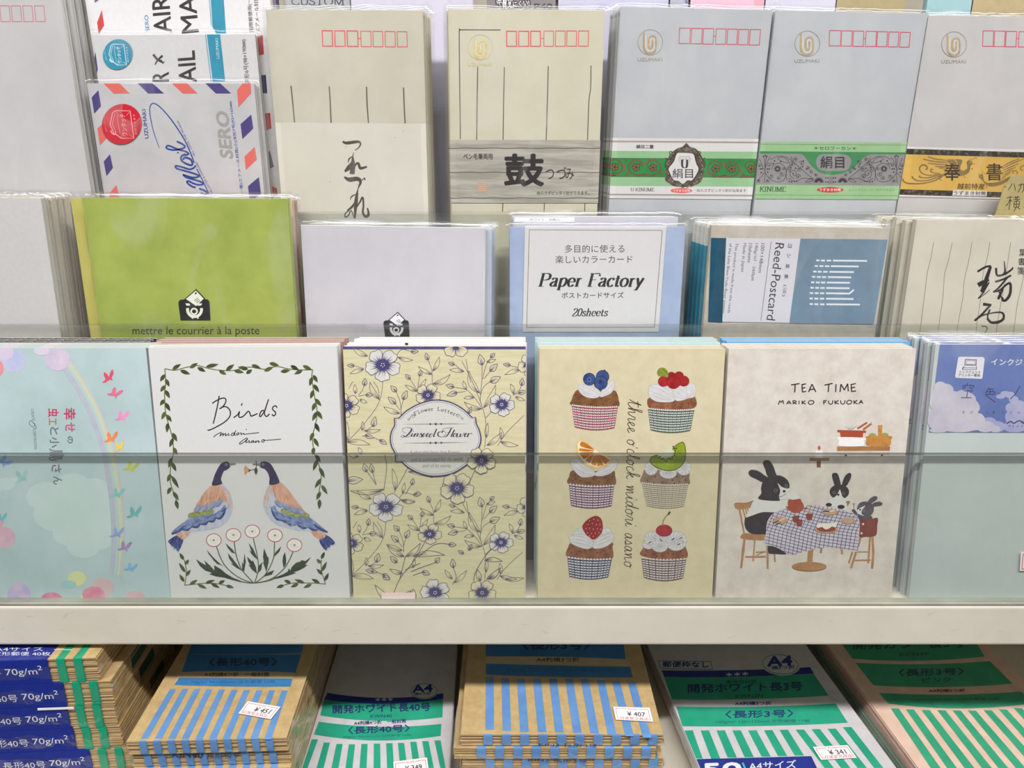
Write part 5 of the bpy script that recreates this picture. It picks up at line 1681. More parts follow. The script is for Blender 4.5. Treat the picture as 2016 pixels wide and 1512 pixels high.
pk2 = pack('card_pack', 'dull rose card pack, rearmost behind the lime green pack', 'card pack', st3, 0.0056, paper((176, 136, 120), var=.05), seed=6, group='pink and rose card packs')

# white pack with the same mark
WCARD = wash((198, 195, 203), (208, 205, 211), scale=20, name='white_card')
st = Stand(2, (592, 443), (955, 449))
wc = pack('card_pack', 'white card pack with black mail bag and post horn mark', 'card pack', st, 0.0064, WCARD, paper((246, 246, 248)), seed=8)
a = printed(st, wc)
a.crop(560, 400, 4.032)
horn(a, 890, 1066, .98, BK2, paper((240, 238, 242)))
a.build('post_horn_print', wc, label='black mail bag and post horn print')
PALEB = paper((196, 208, 222), var=.04)
st2 = Stand(2, (604, 446), (968, 450), fwd=-0.0074)
pb = pack('card_pack', 'pale grey blue card pack, right behind the white post horn pack', 'card pack', st2, 0.0058, PALEB, seed=9, group='pale blue card packs')
copy_thing(pb, 'pale grey blue card pack, farther behind the white post horn pack', (0.0012, 0.0066, 0), 'pale blue card packs')

# blue card pack with serif label
st = Stand(2, (1004, 447), (1349, 447))
pf = pack('card_pack', 'pale blue card pack with white label of italic serif lettering', 'card pack', st, 0.0056, wash((156, 172, 204), (172, 187, 214), scale=40, name='pale_blue_card'), paper((180, 194, 222)), seed=12, top=0.006)
b = Art(st.front(-0.0003))
b.crop(960, 400, 4.032)
LBL = paper((214, 212, 213), var=.015)
b.poly([(296, 178), (1421, 178), (1357, 1022), (278, 1022)], LBL)
OLV = ink(96, 92, 66)
b.seg([(330, 212), (1386, 217)], 4, OLV)
b.seg([(331, 212), (310, 984)], 4, OLV)
b.seg([(1386, 217), (1324, 984)], 4, OLV)
b.seg([(310, 986), (1326, 984)], 4, OLV)
TK = ink(62, 64, 70)
b.text('多目的に使える', (612, 394), (1086, 392), 62, TK)
b.text('楽しいカラーカード', (538, 478), (1150, 476), 62, TK)
serif(b, 'Paper Factory', (398, 660), (1228, 662), 102, ink(44, 44, 48), thick=.21, thin=.05, slant=.26)
b.text('ポストカードサイズ', (588, 754), (1080, 752), 46, TK, bold=.012)
serif(b, '20sheets', (668, 896), (950, 896), 60, ink(50, 50, 54), thick=.17, thin=.06, slant=.26)
b.build('label_band', pf, label='white paper label with italic serif title')
st2 = Stand(2, (1010, 426), (1335, 427), fwd=-0.0066)
pw = pack('card_pack', 'white card pack with a small label slip above the serif labelled pack', 'card pack', st2, 0.0058, WCARD, paper((246, 246, 248)), seed=13, top=0.004)
a = printed(st2, pw, -0.0002)
a.crop(960, 400, 4.032)
a.rect(213, 112, 690, 150, paper((244, 243, 244)))
a.text('ホワイト　30枚入', (334, 140), (576, 141), 20, ink(70, 70, 74))
a.build('label_slip', pw)
copy_thing(pw, 'plain white card pack, rearmost behind the serif labelled pack', (-0.0008, 0.0068, 0), None, skip=('label_slip',))

# kraft grey card pack with teal and blue label
KG = wash((182, 173, 160), (198, 190, 178), scale=130, detail=8, name='reed_paper')
st = Stand(2, (1401, 443), (1753, 449))
rd = pack('card_pack', 'beige reed paper card pack with teal, white and dusty blue label', 'card pack', st, 0.0050, KG, seed=14, top=0.007)
b = Art(st.front(-0.0003))
b.crop(1416, 380, 3.36)
clampart(b, st, -0.0002)
b.poly([(-54, 296), (1113, 308), (1022, 868), (-74, 850)], paper((208, 206, 212), var=.015))
b.poly([(-54, 296), (46, 298), (20, 857), (-74, 852)], wash((14, 66, 92), (26, 84, 108), scale=60, name='teal_print'))
b.poly([(537, 302), (1113, 308), (1022, 868), (463, 862)], wash((106, 131, 150), (120, 142, 160), scale=50, name='dusty_blue_print'))
WB = paper((222, 226, 230))
for i, (y, x1, x2, x3, x4, x5) in enumerate(((447, 652, 686, 726, 752, 978), (484, 642, 676, 714, 738, 922), (521, 632, 664, 702, 728, 890), (556, 624, 658, 694, 718, 872), (592, 618, 652, 688, 712, 864), (628, 614, 648, 684, 708, 862), (663, 610, 644, 680, 706, 864), (699, 608, 642, 680, 706, 888), (736, 609, 642, 682, 708, 930))):
    b.seg([(x1 - 11, y - 2), (x1 + 11, y - 1)], 11, WB)
    b.seg([(x2 - 13, y - 1), (x2 + 13, y)], 11, WB)
    b.seg([(x3 - 15, y), (x3 + 14, y)], 11, WB)
    b.seg([(x4, y), (x5, y + 2)], 11, WB)
b.seg([(862, 664), (890, 640)], 11, WB)
TD = ink(72, 72, 80)
b.text('Reed-Postcard', (372, 328), (312, 838), 58, ink(58, 58, 64))
b.seg([(343, 322), (275, 845)], 3, TD)
for s_, p0, p1, h in (('100×148mm', (278, 332), (258, 525), 24), ('180g/㎡ · 260㎛', (234, 332), (206, 578), 28), ('10sheets', (196, 332), (186, 460), 24), ('Made in Japan', (154, 330), (138, 520), 26),
                      ('This product is made from the reeds', (102, 330), (50, 792), 24), ('of the Lake Biwa-Yodo River system.', (62, 330), (12, 800), 24)):
    b.text(s_, p0, p1, h, TD)
for i, ch in enumerate('ヨシ葉書'):
    y = 332 + i * 68
    b.text(ch, (456 - i * 8, y), (453 - i * 8, y + 28), 26, TD, bold=.01)
b.text('(淡)', (422, 606), (412, 682), 28, TD)
b.build('label_band', rd, label='label with teal strip, white text panel and blue panel')
TEAL = wash((16, 112, 140), (52, 150, 176), scale=30, name='teal_blue_card')
WT2 = paper((226, 224, 218))
for i, (xl, lab) in enumerate(((1392, 'white topped teal blue card pack, first behind the beige reed paper pack'), (1384, 'white topped teal blue card pack, second behind the beige reed paper pack'), (1376, 'white topped teal blue card pack, third behind the beige reed paper pack'), (1369, 'white topped teal blue card pack, rearmost behind the beige reed paper pack'))):
    s2 = Stand(2, (xl, 441 - i * 2), (xl + 345, 446 - i * 2), fwd=-0.0064 - i * 0.0058)
    p = pack('card_pack', lab, 'card pack', s2, 0.0048, WT2, seed=20 + i, top=0.006, group='teal blue card packs')
    bb = MB()
    bb.box((-s2.w / 2 - 0.0004, -0.0004, 0.01), (s2.w / 2 + 0.0004, 0.0051, s2.h - 0.0125), TEAL)
    bb.build('label_band', p, label='teal blue paper band')

# letter paper pads with brush lettering, right end
st = Stand(2, (1805, 433), (2165, 437))
zu, a = pad('letter_pad', 'cream ruled letter pad with bold black brush characters', 'letter pad', st, 0.0046, wash((200, 194, 178), (210, 204, 189), scale=30, name='cream_pad_cover'), edges((196, 186, 160), (232, 224, 204)), group='cream brush lettered pads')
clampart(a, st)
a.crop(1416, 380, 3.36)
RL = ink(132, 126, 112)
for v in ([(1418, 325), (1400, 430), (1378, 520), (1360, 660), (1335, 860), (1325, 935)], [(1542, 325), (1515, 450), (1490, 540), (1480, 680), (1455, 860), (1448, 935)], [(1672, 325), (1650, 450), (1620, 580), (1612, 690), (1580, 860), (1572, 935)], [(1790, 325), (1775, 420), (1745, 540), (1728, 700), (1705, 860), (1698, 935)], [(1928, 325), (1905, 480), (1890, 580), (1865, 720), (1840, 860), (1832, 935)], [(2030, 325), (2010, 560), (1975, 720), (1955, 860), (1945, 935)], [(2130, 325), (2090, 700), (2060, 935)]):
    a.line(v, 3.5, RL)
BR = ink(40, 32, 36)
for v, w, tp in (([(1708, 520), (1760, 490), (1798, 482)], 14, (1, 1, .8)), ([(1795, 485), (1770, 560), (1745, 640), (1735, 655)], 30, (.6, 1, 1)), ([(1712, 610), (1745, 590), (1785, 575)], 26, (1.2, 1, .5)), ([(1785, 590), (1745, 660), (1712, 698), (1760, 665), (1790, 640)], 10, (1, .6, .4)),
                 ([(1885, 450), (1890, 520), (1880, 535)], 14, (.4, 1, 1)), ([(1830, 495), (1840, 545), (1890, 535), (1935, 505), (1942, 490)], 14, (1, 1, .6)), ([(1825, 588), (1880, 570), (1930, 545)], 13, (1, 1, 1)), ([(1905, 560), (1850, 625), (1810, 655)], 12, (1, 1, .6)),
                 ([(1815, 655), (1860, 640), (1900, 605), (1925, 600), (1925, 660), (1905, 700), (1880, 712), (1870, 690)], 15, (.7, 1, 1.3, 1)), ([(1880, 620), (1850, 690), (1840, 700)], 16, (.8, 1.2, .5)), ([(1850, 650), (1870, 700)], 8, (1, 1)),
                 ([(1745, 735), (1800, 742)], 20, (1, .8)), ([(1790, 745), (1740, 800), (1690, 845), (1740, 810), (1830, 790), (1875, 795), (1880, 830), (1850, 852), (1800, 856), (1770, 830)], 15, (.8, 1, .5, 1, 1.3, .8)), ([(1790, 770), (1775, 820), (1800, 855)], 12, (1, .6)), ([(1735, 880), (1765, 884), (1772, 900), (1755, 928)], 7, (1, .6))):
    a.line(v, w, BR, taper=tp)
for i, ch in enumerate('葉書箋'):
    a.text(ch, (1972 + 12 - i * 6, 418 + i * 60), (2028 - i * 6, 418 + i * 60), 48, ink(60, 54, 50), bold=.01)
a.build('cover', zu, label='cream cover with ruled lines and brush characters')
sleeve(st.w, st.h, 0.0046, zu, top=0.002, seed=31)
for i in range(4):
    zc = copy_thing(zu, '%s cream letter pad in the row behind the brush lettered pad' % ORD[i], (-0.0030 * (i + 1), 0.0058 * (i + 1), 0.0008 * ((i % 2) * 2 - 1)), 'cream brush lettered pads')

# kraft divider card at the right edge
y0, z0, l_ = TIER[2]
n_ = Vector((0, -1, 0))
pd = Vector((0, y0 + 0.0285, z0))
dp = [hit(*q, pd, n_) for q in ((1992, 346), (2075, 348), (2085, 428), (1958, 426))]
KRAFT_TAG = wash((160, 146, 100), (174, 161, 114), scale=120, name='kraft_tag_card')
M_ = Matrix.Translation(Vector((dp[3].x, pd.y, z0)))
dv = thing('divider_card', 'kraft divider card with handwritten characters behind the brush lettered pads', 'divider card', M_)
b = MB()
pl = [(p.x - dp[3].x, p.z - z0) for p in dp]
pl = [(pl[3][0], 0.0), pl[3], (pl[3][0] + .0008, pl[3][1] + .004), (pl[0][0] - .0035, pl[0][1] - .007), (pl[0][0], pl[0][1]), pl[1], pl[2], (pl[2][0], 0.0)]
m_ = len(pl)
b.add([(x, 0, z) for x, z in pl] + [(x, 0.0006, z) for x, z in pl], [tuple(range(m_)), tuple(range(2 * m_ - 1, m_ - 1, -1))] + [(i, m_ + i, m_ + (i + 1) % m_, (i + 1) % m_) for i in range(m_)], KRAFT_TAG)
card = b.build('card', dv)
a = Art(Face(M_, (0, 0, 0), (1, 0, 0), (0, 0, 1), (0, -1, 0)))
a.crop(1750, 270, 7.58)
PEN = ink(54, 48, 40)
for v in ([(1715, 735), (1750, 745)], [(1838, 690), (1815, 740), (1780, 790)], [(1868, 690), (1880, 750), (1885, 795)], [(1930, 720), (1990, 705), (2030, 700)], [(2015, 700), (2010, 780), (1985, 830)], [(1975, 690), (1960, 760), (1925, 825)], [(1762, 905), (1848, 890)], [(1810, 880), (1808, 980), (1788, 1085)], [(1805, 930), (1780, 990), (1742, 1025)], [(1812, 935), (1840, 960)],
          [(1860, 905), (1950, 890)], [(1890, 880), (1895, 925)], [(1922, 875), (1915, 925)], [(1855, 935), (1960, 925)], [(1868, 965), (1945, 955), (1940, 1040)], [(1870, 965), (1870, 1045), (1942, 1038)], [(1905, 940), (1902, 1040)], [(1870, 1002), (1940, 998)], [(1895, 1050), (1868, 1105)], [(1920, 1050), (1960, 1075)], [(2012, 1040), (2030, 1050)]):
    a.line(v, 10, PEN, n=3)
a.build('pen_marks', dv)

# ================================================================== tier 3: envelopes in film
REDB, REDB2 = ink(222, 96, 96), ink(214, 84, 104)


def boxes(a, quads, w, mat):
    for (x0, y0, x1, y1, sk) in quads:
        a.quadframe([(x0, y0), (x1, y0 + 1), (x1 - sk, y1), (x0 - sk, y1)], w, mat)


def clip_logo(a, x, y, k, gold, lineink, word=True, ring=True):
    """round trade mark: spiral clip in a thin circle with small lettering under it"""
    if ring:
        a.ring(x, y, 90 * k, 92 * k, 4 * k, lineink)
    q = lambda pts: [(x + px * k, y + py * k) for px, py in pts]
    a.line(q([(-46, -72), (-47, 0), (-46, 40), (-30, 72), (0, 80), (28, 70), (40, 40), (40, -20), (30, -42), (8, -44), (-8, -30), (-12, 0), (-12, 30), (0, 44), (14, 34), (16, 0), (16, -16)]), 13 * k, gold)
    a.line(q([(-34, -50), (-32, 0), (-31, 36), (-20, 58), (0, 64), (18, 56), (27, 36), (27, -16), (20, -28), (8, -28), (1, -16), (2, 20)]), 4 * k, paper((236, 228, 196)))
    if word:
        a.text('UZUMAKI', (x - 92 * k, y + 138 * k), (x + 86 * k, y + 136 * k), 24 * k, lineink)


GOLD, GOLDB = wash((206, 178, 96), (232, 212, 140), scale=200, name='gold_foil_print'), wash((150, 124, 84), (196, 172, 126), scale=200, name='bronze_foil_print')
CENV = wash((194, 188, 170), (204, 198, 181), scale=25, name='cream_envelope')
CEDGE = paper((232, 222, 190), var=.05)

# white pack at the left end
st = Stand(3, at_row(3, -180, 0, -60), at_row(3, 119, 0, -60))
w3 = pack('envelope_pack', 'white envelope pack with red postcode boxes at the left end', 'envelope pack', st, 0.0056, wash((190, 188, 189), (199, 197, 198), scale=25, name='white_envelope'), paper((226, 222, 216)), seed=40, group='white envelopes at the left end', part='envelopes')
a = printed(st, w3)
a.crop(0, 0, 3.6)
boxes(a, [(x, 38, x + 70, 154, -10) for x in (-260, -175, -90, -4, 76, 158, 242)], 4, ink(214, 120, 132))
a.build('postcode_print', w3)
behind(w3, 4, 0.0067, '%s white envelope pack in the row at the left end, behind the front one', 'white envelopes at the left end', dx=0.0012)

# air mail packs
st = Stand(3, (171, 164), (500, 164))
AIR = wash((184, 182, 186), (200, 198, 200), scale=22, name='airmail_white')
AR, AN = ink(220, 106, 96), ink(72, 62, 124)
air = pack('envelope_pack', 'short air mail envelope pack with red round sticker and striped border', 'envelope pack', st, 0.0050, AIR, paper((190, 186, 182), var=.08), seed=44, part='envelopes')
a = printed(st, air)
a.crop(0, 0, 3.6)
for q in ('r733,585 845,585 920,662 805,662', 'n975,585 1080,585 1162,662 1050,662', 'r1218,585 1325,585 1400,662 1295,662', 'n1455,585 1560,585 1638,662 1530,662', 'n650,690 697,640 716,752 668,805', 'r690,910 725,880 760,975 708,1030', 'n735,1145 780,1093 800,1190 755,1248', 'r770,1378 825,1310 845,1400 785,1450',
          'r1680,640 1720,588 1775,588 1780,660 1690,760', 'n1705,880 1780,812 1795,910 1718,985', 'r1733,1110 1805,1040 1820,1130 1742,1205', 'n1758,1320 1835,1255 1850,1375 1770,1430'):
    a.poly([tuple(map(float, p.split(','))) for p in q[1:].split()], AR if q[0] == 'r' else AN)
SGY = ink(160, 157, 154)
a.crop(270, 180, 7.374)
a.text('SERO', (1392, 968), (1318, 300), 176, SGY, bold=.035, shear=.22)
BLN = ink(92, 100, 170)
a.text('(一重)エアメール封筒(小)洋形7号(92×165㎜)', (1556, 1500), (1382, 140), 54, BLN, bold=.01)
BLU = wash((24, 52, 136), (40, 76, 160), scale=120, name='blue_script_print')
a.text('UZUMAKI', (168, 678), (122, 258), 54, ink(46, 64, 140), bold=.01)
a.line([(322, 820), (250, 620), (205, 440), (182, 270), (200, 195), (240, 172), (320, 215), (440, 340), (560, 500), (680, 690), (770, 880), (828, 1035)], 14, BLU, taper=(.5, 1, 1, 1.2, 1.2))
a.line([(862, 1120), (930, 1250), (1045, 1490)], 14, BLU)
for v, w in (([(575, 725), (650, 760), (695, 800), (650, 830), (520, 850), (430, 825), (430, 795), (470, 790), (590, 840), (700, 870), (745, 905), (700, 925), (640, 930)], 24), ([(585, 895), (600, 880)], 22), ([(700, 905), (640, 950), (650, 1010), (740, 1060), (800, 1065), (780, 990), (700, 960), (660, 990)], 26),
             ([(850, 1075), (820, 1110), (760, 1130), (660, 1100), (560, 1080), (580, 1120), (720, 1160), (850, 1200), (900, 1230), (820, 1250), (700, 1220), (670, 1210), (720, 1250), (860, 1290), (940, 1320), (950, 1350), (860, 1350), (740, 1300), (730, 1330), (800, 1380), (850, 1395)], 24),
             ([(900, 1410), (980, 1440), (1020, 1480), (960, 1500), (930, 1470)], 24)):
    a.line(v, w, BLU)
for s_, p0, p1 in (('THIS LETTER IS AVAILABLE', (1118, 1500), (860, 1010)), ('ALL OVER THE WORLD', (845, 930), (600, 420))):
    a.text(s_, p0, p1, 30, ink(110, 112, 170))
a.crop(0, 0, 3.6)
a.build('airmail_print', air)
CI, CP = wash((186, 20, 42), (206, 36, 54), scale=60, name='red_sticker'), ink(240, 150, 156)


def seal(a, x, y, rx, ry, col, lt):
    a.ell(x, y, rx, ry, col, rot=35, n=40)
    kx, ky = rx / 490.0, ry / 508.0
    q = lambda pts: [(x + (px - 750) * kx, y + (py - 815) * ky) for px, py in pts]
    a.line(q([(600, 480), (960, 490), (1055, 1165), (735, 1162), (600, 1060), (590, 990)]), 26 * kx, lt, smooth=False)
    a.line(q([(600, 480), (520, 530), (455, 820), (560, 1050)]), 24 * kx, lt, smooth=False)
    a.line(q([(580, 540), (515, 810), (595, 1000)]), 14 * kx, lt, smooth=False)
    a.line(q([(475, 970), (510, 1040), (580, 1070), (600, 1040)]), 34 * kx, lt)
    for v in ([(610, 510), (690, 640)], [(940, 520), (865, 605)], [(1040, 1150), (940, 1060)], [(730, 1160), (770, 1020)], [(625, 600), (710, 1060)]):
        a.seg(q(v), 10 * kx, lt)
    p0, p1 = q([(905, 1105), (830, 560)])
    a.text('ワンタッチ', p0, p1, 130 * kx, lt, bold=.02, shear=.1)
    p0, p1 = q([(1140, 1070), (1085, 560)])
    a.text('封ができます', p0, p1, 62 * kx, lt)
    p0, p1 = q([(400, 1000), (340, 560)])
    a.text('はがしてピッタリ', p0, p1, 52 * kx, lt, bow=30 * kx)


b = Art(st.front(-0.00045))
b.crop(0, 0, 3.6)
seal(b, 863, 880, 138, 146, CI, CP)
b.build('round_sticker', air, label='round red sticker with envelope drawing')

st = Stand(3, (179, 69), (502, 67), fwd=-0.0063)
air2 = pack('envelope_pack', 'air mail envelope pack with teal round sticker, behind the red stickered one', 'envelope pack', st, 0.0050, paper((208, 206, 208)), paper((176, 172, 168), var=.08), seed=45, part='envelopes')
a = printed(st, air2)
a.crop(0, 0, 3.6)
TQ = wash((36, 134, 164), (52, 150, 178), scale=60, name='teal_blue_print')
a.poly([(1466, 240), (1560, 240), (1596, 576), (1508, 578)], TQ)
a.seg([(1456, 242), (1496, 576)], 4, TQ)
DK = ink(54, 48, 50)
a.text('R', (1196, 576), (1195, 510), 114, DK, bold=.01)
for v, w in (([(1086, 386), (1120, 425), (1158, 444)], 17), ([(1152, 394), (1120, 424), (1098, 458)], 15), ([(1122, 424), (1150, 432)], 15), ([(1150, 450), (1166, 436)], 8)):
    a.line(v, w, DK, taper=(1.0, .8, .5))
a.text('AIL', (1394, 578), (1378, 358), 122, DK, bold=.01)
a.text('UZUMAKI', (1556, 414), (1545, 272), 20, paper((200, 226, 234)))
a.text('洋形6号(98×190㎜)', (1776, 590), (1746, 278), 40, ink(70, 66, 72))
a.poly([(655, 410), (676, 366), (693, 490), (675, 520)], AN)
a.build('airmail_print', air2)
b = Art(st.front(-0.00045))
b.crop(0, 0, 3.6)
seal(b, 834, 385, 102, 110, TQ, paper((214, 234, 240)))
b.build('round_sticker', air2, label='round teal sticker with envelope drawing')

st = Stand(3, at_row(3, 170, 20, -62, -0.0126), at_row(3, 533, 20, -66, -0.0126), fwd=-0.0126)
air3 = pack('envelope_pack', 'tallest air mail envelope pack with red and navy stripes down its right edge', 'envelope pack', st, 0.0050, paper((230, 228, 230)), paper((176, 172, 168), var=.08), seed=46, part='envelopes')
a = printed(st, air3)
a.crop(0, 0, 3.6)
a.text('AIR', (1217, 228), (1196, -30), 122, DK, bold=.01)
a.text('MA', (1408, 226), (1384, -30), 118, DK, bold=.01)
a.text('SERO', (1060, 222), (1050, 106), 28, ink(60, 130, 180))
a.poly([(1482, -200), (1572, -200), (1602, 236), (1532, 236), (1506, 192)], TQ)
a.seg([(1470, -200), (1498, 186)], 4, TQ)
a.text('国際郵便用(一重)', (1802, 225), (1780, -60), 34, ink(70, 66, 72))
a.text('エアメール封筒(大)洋形2号', (1848, 228), (1822, -220), 36, ink(70, 66, 72))
a.poly([(688, 160), (722, 70), (738, 180), (700, 240)], ink(206, 66, 66))
a.poly([(664, -120), (690, -140), (700, 0), (672, 20)], AN)
for q in ('r1792,262 1862,250 1870,385 1820,395', 'n1822,535 1884,530 1894,660 1836,660', 'r1845,810 1914,800 1924,910 1866,930', 'r1812,912 1880,908 1836,975', 'n1840,1180 1912,1065 1940,1180 1852,1232', 'r1870,1372 1924,1318 1962,1335 1968,1385'):
    a.poly([tuple(map(float, p.split(','))) for p in q[1:].split()], ink(196, 50, 56) if q[0] == 'r' else ink(46, 54, 104))
a.build('airmail_print', air3)

# cream packs with brush lettering
st = Stand(3, (523, 19), (832, 20))
ts = pack('envelope_pack', 'cream envelope pack with vertical flowing brush lettering on a white insert', 'envelope pack', st, 0.0060, CENV, CEDGE, seed=50, group='flowing brush envelope packs', part='envelopes')
a = printed(st, ts)
a.crop(500, 0, 3.6)
boxes(a, [(480, 213, 557, 330, -4), (568, 214, 646, 331, -4), (656, 215, 738, 332, -4)], 7, REDB)
boxes(a, [(754, 218, 830, 332, -4), (840, 219, 914, 333, -3), (926, 220, 1002, 334, -3), (1012, 221, 1086, 334, -3)], 5, REDB)
a.seg([(740, 272), (756, 273)], 5, REDB)
VL = ink(92, 84, 72)
for v in ([(262, 608), (272, 700), (288, 872)], [(533, 612), (540, 720), (547, 874)], [(798, 615), (802, 740), (812, 876)], [(1060, 620), (1064, 730), (1071, 878)]):
    a.line(v, 8, VL)
a.build('ruled_print', ts)
b = Art(st.front(-0.0003))
clampart(b, st)
b.crop(500, 0, 3.6)
b.poly([(140, 868), (1240, 876), (1262, 1640), (180, 1640)], wash((206, 202, 188), (213, 209, 196), scale=25, name='white_insert'))
b.crop(640, 200, 6.3)
BR2 = ink(84, 70, 66)
for v, w, tp in (([(218, 495), (265, 514), (380, 500), (425, 502), (440, 530), (415, 572), (370, 606)], 26, (.7, 1.2, 1, .6, .5, .3)), ([(356, 628), (340, 690)], 12, (.4, 1)), ([(342, 680), (346, 790), (334, 900)], 46, (.3, 1, 1.0)), ([(286, 755), (298, 712), (335, 682)], 14, (.5, 1, .6)),
                 ([(345, 760), (295, 820), (245, 868)], 38, (1, 1.2, .5)), ([(345, 850), (385, 775), (415, 770), (430, 818), (455, 826), (520, 808)], 24, (.5, .9, 1, 1.2, .7)), ([(236, 935), (300, 968), (390, 958), (432, 975), (438, 1010), (420, 1052), (408, 1088)], 38, (.4, 1.2, 1, .7, .45, .2)),
                 ([(460, 966), (474, 972)], 18, (1, .6)), ([(480, 945), (498, 972)], 18, (1, .7)), ([(406, 1085), (396, 1150), (382, 1260), (368, 1450)], 34, (.2, .7, 1.1, .5)), ([(310, 1220), (330, 1178), (382, 1150)], 14, (.3, 1, .7)), ([(384, 1240), (330, 1310), (275, 1352)], 24, (.8, 1, .6)),
                 ([(300, 1345), (250, 1390), (252, 1432), (292, 1410), (322, 1350), (360, 1440)], 13, (.8, 1, .6)), ([(380, 1330), (430, 1250), (466, 1188), (476, 1290), (468, 1370), (490, 1418), (520, 1424), (540, 1390), (525, 1318)], 22, (.5, .8, .8, 1, 1.3, .6))):
    b.line(v, w * 1.3, BR2, taper=tp)
for (x, y) in ((872, 446), (970, 368), (258, 562), (392, 1030), (58, 992), (28, 1440)):
    b.ell(x, y, 8, 5, ink(150, 142, 126), n=8)
b.build('paper_insert', ts, label='white paper insert with brush lettering')
behind(ts, 3, 0.0071, '%s cream envelope pack, behind the flowing brush lettered one', 'flowing brush envelope packs', dx=0.0008)

st = Stand(3, (882, 18), (1191, 20))
tz = pack('envelope_pack', 'cream envelope pack with grey wood-grain band and one bold brush character', 'envelope pack', st, 0.0060, wash((200, 194, 172), (209, 203, 182), scale=25, name='cream_envelope_b'), CEDGE, seed=51, group='wood-grain band envelope packs', part='envelopes')
a = printed(st, tz)
a.crop(960, 0, 3.6)
boxes(a, [(131, 217, 208, 331, -1), (217, 217, 294, 331, 0), (302, 217, 378, 331, 0)], 7, REDB)
boxes(a, [(397, 217, 470, 330, 1), (480, 216, 553, 330, 2), (560, 216, 633, 329, 2), (643, 216, 718, 329, 3)], 5, REDB)
a.seg([(380, 272), (396, 272)], 5, REDB)
for v in ([(119, 475), (114, 700), (109, 990)], [(430, 468), (424, 700), (415, 992)], [(733, 465), (730, 620), (718, 720), (708, 992)], [(108, 1440), (106, 1500)], [(402, 1440), (400, 1500)], [(690, 1438), (688, 1500)], [(-170, 1440), (-172, 1500)], [(-70 - 0, 475 + 0), (-74, 700), (-78, 990)]):
    if v[0][0] > -100:
        a.line(v, 6, VL)
a.crop(500, 0, 3.6)
a.line([(1463, 985), (1458, 600), (1455, 235), (1462, 215), (1480, 211), (1748, 212)], 6, VL, n=3)
a.crop(500, 0, 3.6)
clip_logo(a, 1604, 335, .98, GOLD, ink(206, 194, 150))
a.build('ruled_print', tz)
b = Art(st.front(-0.0003))
clampart(b, st, -0.0003)
b.crop(960, 0, 3.6)
b.poly([(-300, 992), (830, 994), (810, 1440), (-290, 1438)], wash((154, 150, 138), (182, 178, 166), scale=90, stretch=(.25, 1, 3.2), detail=4, p0=.4, p1=.6, name='wood_grain_band'))
for y in (1051, 1222, 1404):
    b.line([(-300 + k * 60, y + 2 * sin(k * 1.9)) for k in range(20)], 6, ink(96, 90, 82), n=3)
b.text('鼓', (124, 1316), (394, 1316), 220, ink(44, 36, 38), bold=.035)
for s_, x0, x1, y0, h in (('つ', 412, 470, 1270, 70), ('づ', 488, 558, 1270, 88), ('み', 552, 612, 1272, 78)):
    b.text(s_, (x0, y0), (x1, y0), h, ink(50, 42, 42), bold=.004)
b.text('ぬらさずピッタリ封ができます。', (350, 1382), (718, 1382), 28, ink(50, 46, 46), bold=.012)
b.crop(500, 0, 3.6)
b.text('ペン毛筆両用', (1484, 1130), (1690, 1130), 42, ink(52, 46, 46), bold=.02)
b.rect(1588, 1298, 1652, 1362, ink(206, 150, 128))
for k in range(4):
    b.seg([(1592, 1308 + k * 14), (1648, 1308 + k * 14)], 4, ink(186, 178, 164))
b.build('label_band', tz, label='grey wood-grain paper band with brush character')
behind(tz, 3, 0.0071, '%s cream envelope pack, behind the bold character wood-grain one', 'wood-grain band envelope packs', dx=-0.0005)

# white pack with green band and ornate medallion
WENV = wash((178, 181, 185), (187, 190, 193), scale=22, name='cool_white_envelope')
st = Stand(3, (1222, 13), (1521, 20))
k1 = pack('envelope_pack', 'white envelope pack with green band and dark ornate oval medallion', 'envelope pack', st, 0.0060, WENV, paper((226, 228, 230)), seed=52, group='medallion band envelope packs', part='envelopes')
a = printed(st, k1)
a.crop(960, 0, 3.6)
boxes(a, [(1358, 196, 1440, 310, 4), (1444, 198, 1524, 312, 5), (1528, 199, 1606, 314, 6), (1618, 201, 1694, 316, 6), (1700, 203, 1775, 317, 7), (1780, 205, 1854, 319, 8), (1860, 206, 1937, 321, 9)], 5, REDB2)
a.seg([(1602, 256), (1618, 257)], 5, REDB2)
clip_logo(a, 1153, 300, .98, GOLDB, ink(150, 138, 124))
a.build('postcode_print', k1)
b = Art(st.front(-0.0003))
clampart(b, st, -0.0002)
b.crop(1180, 265, 6.3)
X0 = lambda y: 135 - (y - 40) * .075
X1 = lambda y: 1990 - (y - 60) * .14


def band(y0, y1, mat, dy=14):
    b.poly([(X0(y0) - 30, y0), (X1(y0) + 30, y0 + dy), (X1(y1) + 30, y1 + dy), (X0(y1) - 30, y1)], mat)


LG, DG, WBD = wash((136, 178, 134), (150, 190, 146), scale=30, name='light_green_band'), wash((28, 122, 56), (40, 142, 66), scale=60, name='green_band'), paper((212, 209, 207), var=.015)
band(38, 788, WBD, 16)
for y in (84, 742):
    for k in range(2):
        b.seg([(X0(y) - 30, y - 6 + k * 12), (X1(y) + 30, y + 10 + k * 12)], 4 if k else 6, ink(108, 78, 62))
    b.up()
    for i in range(150):
        x = X0(y) - 28 + i * 12.6
        b.seg([(x, y + i * .1), (x, y + 10 + i * .1)], 4, ink(120, 96, 80), up=False)
band(200, 634, LG)
band(288, 522, DG)
band(288, 294, ink(64, 74, 44))
band(516, 522, ink(64, 74, 44))
VINE, VIND = ink(124, 92, 66), ink(58, 62, 40)


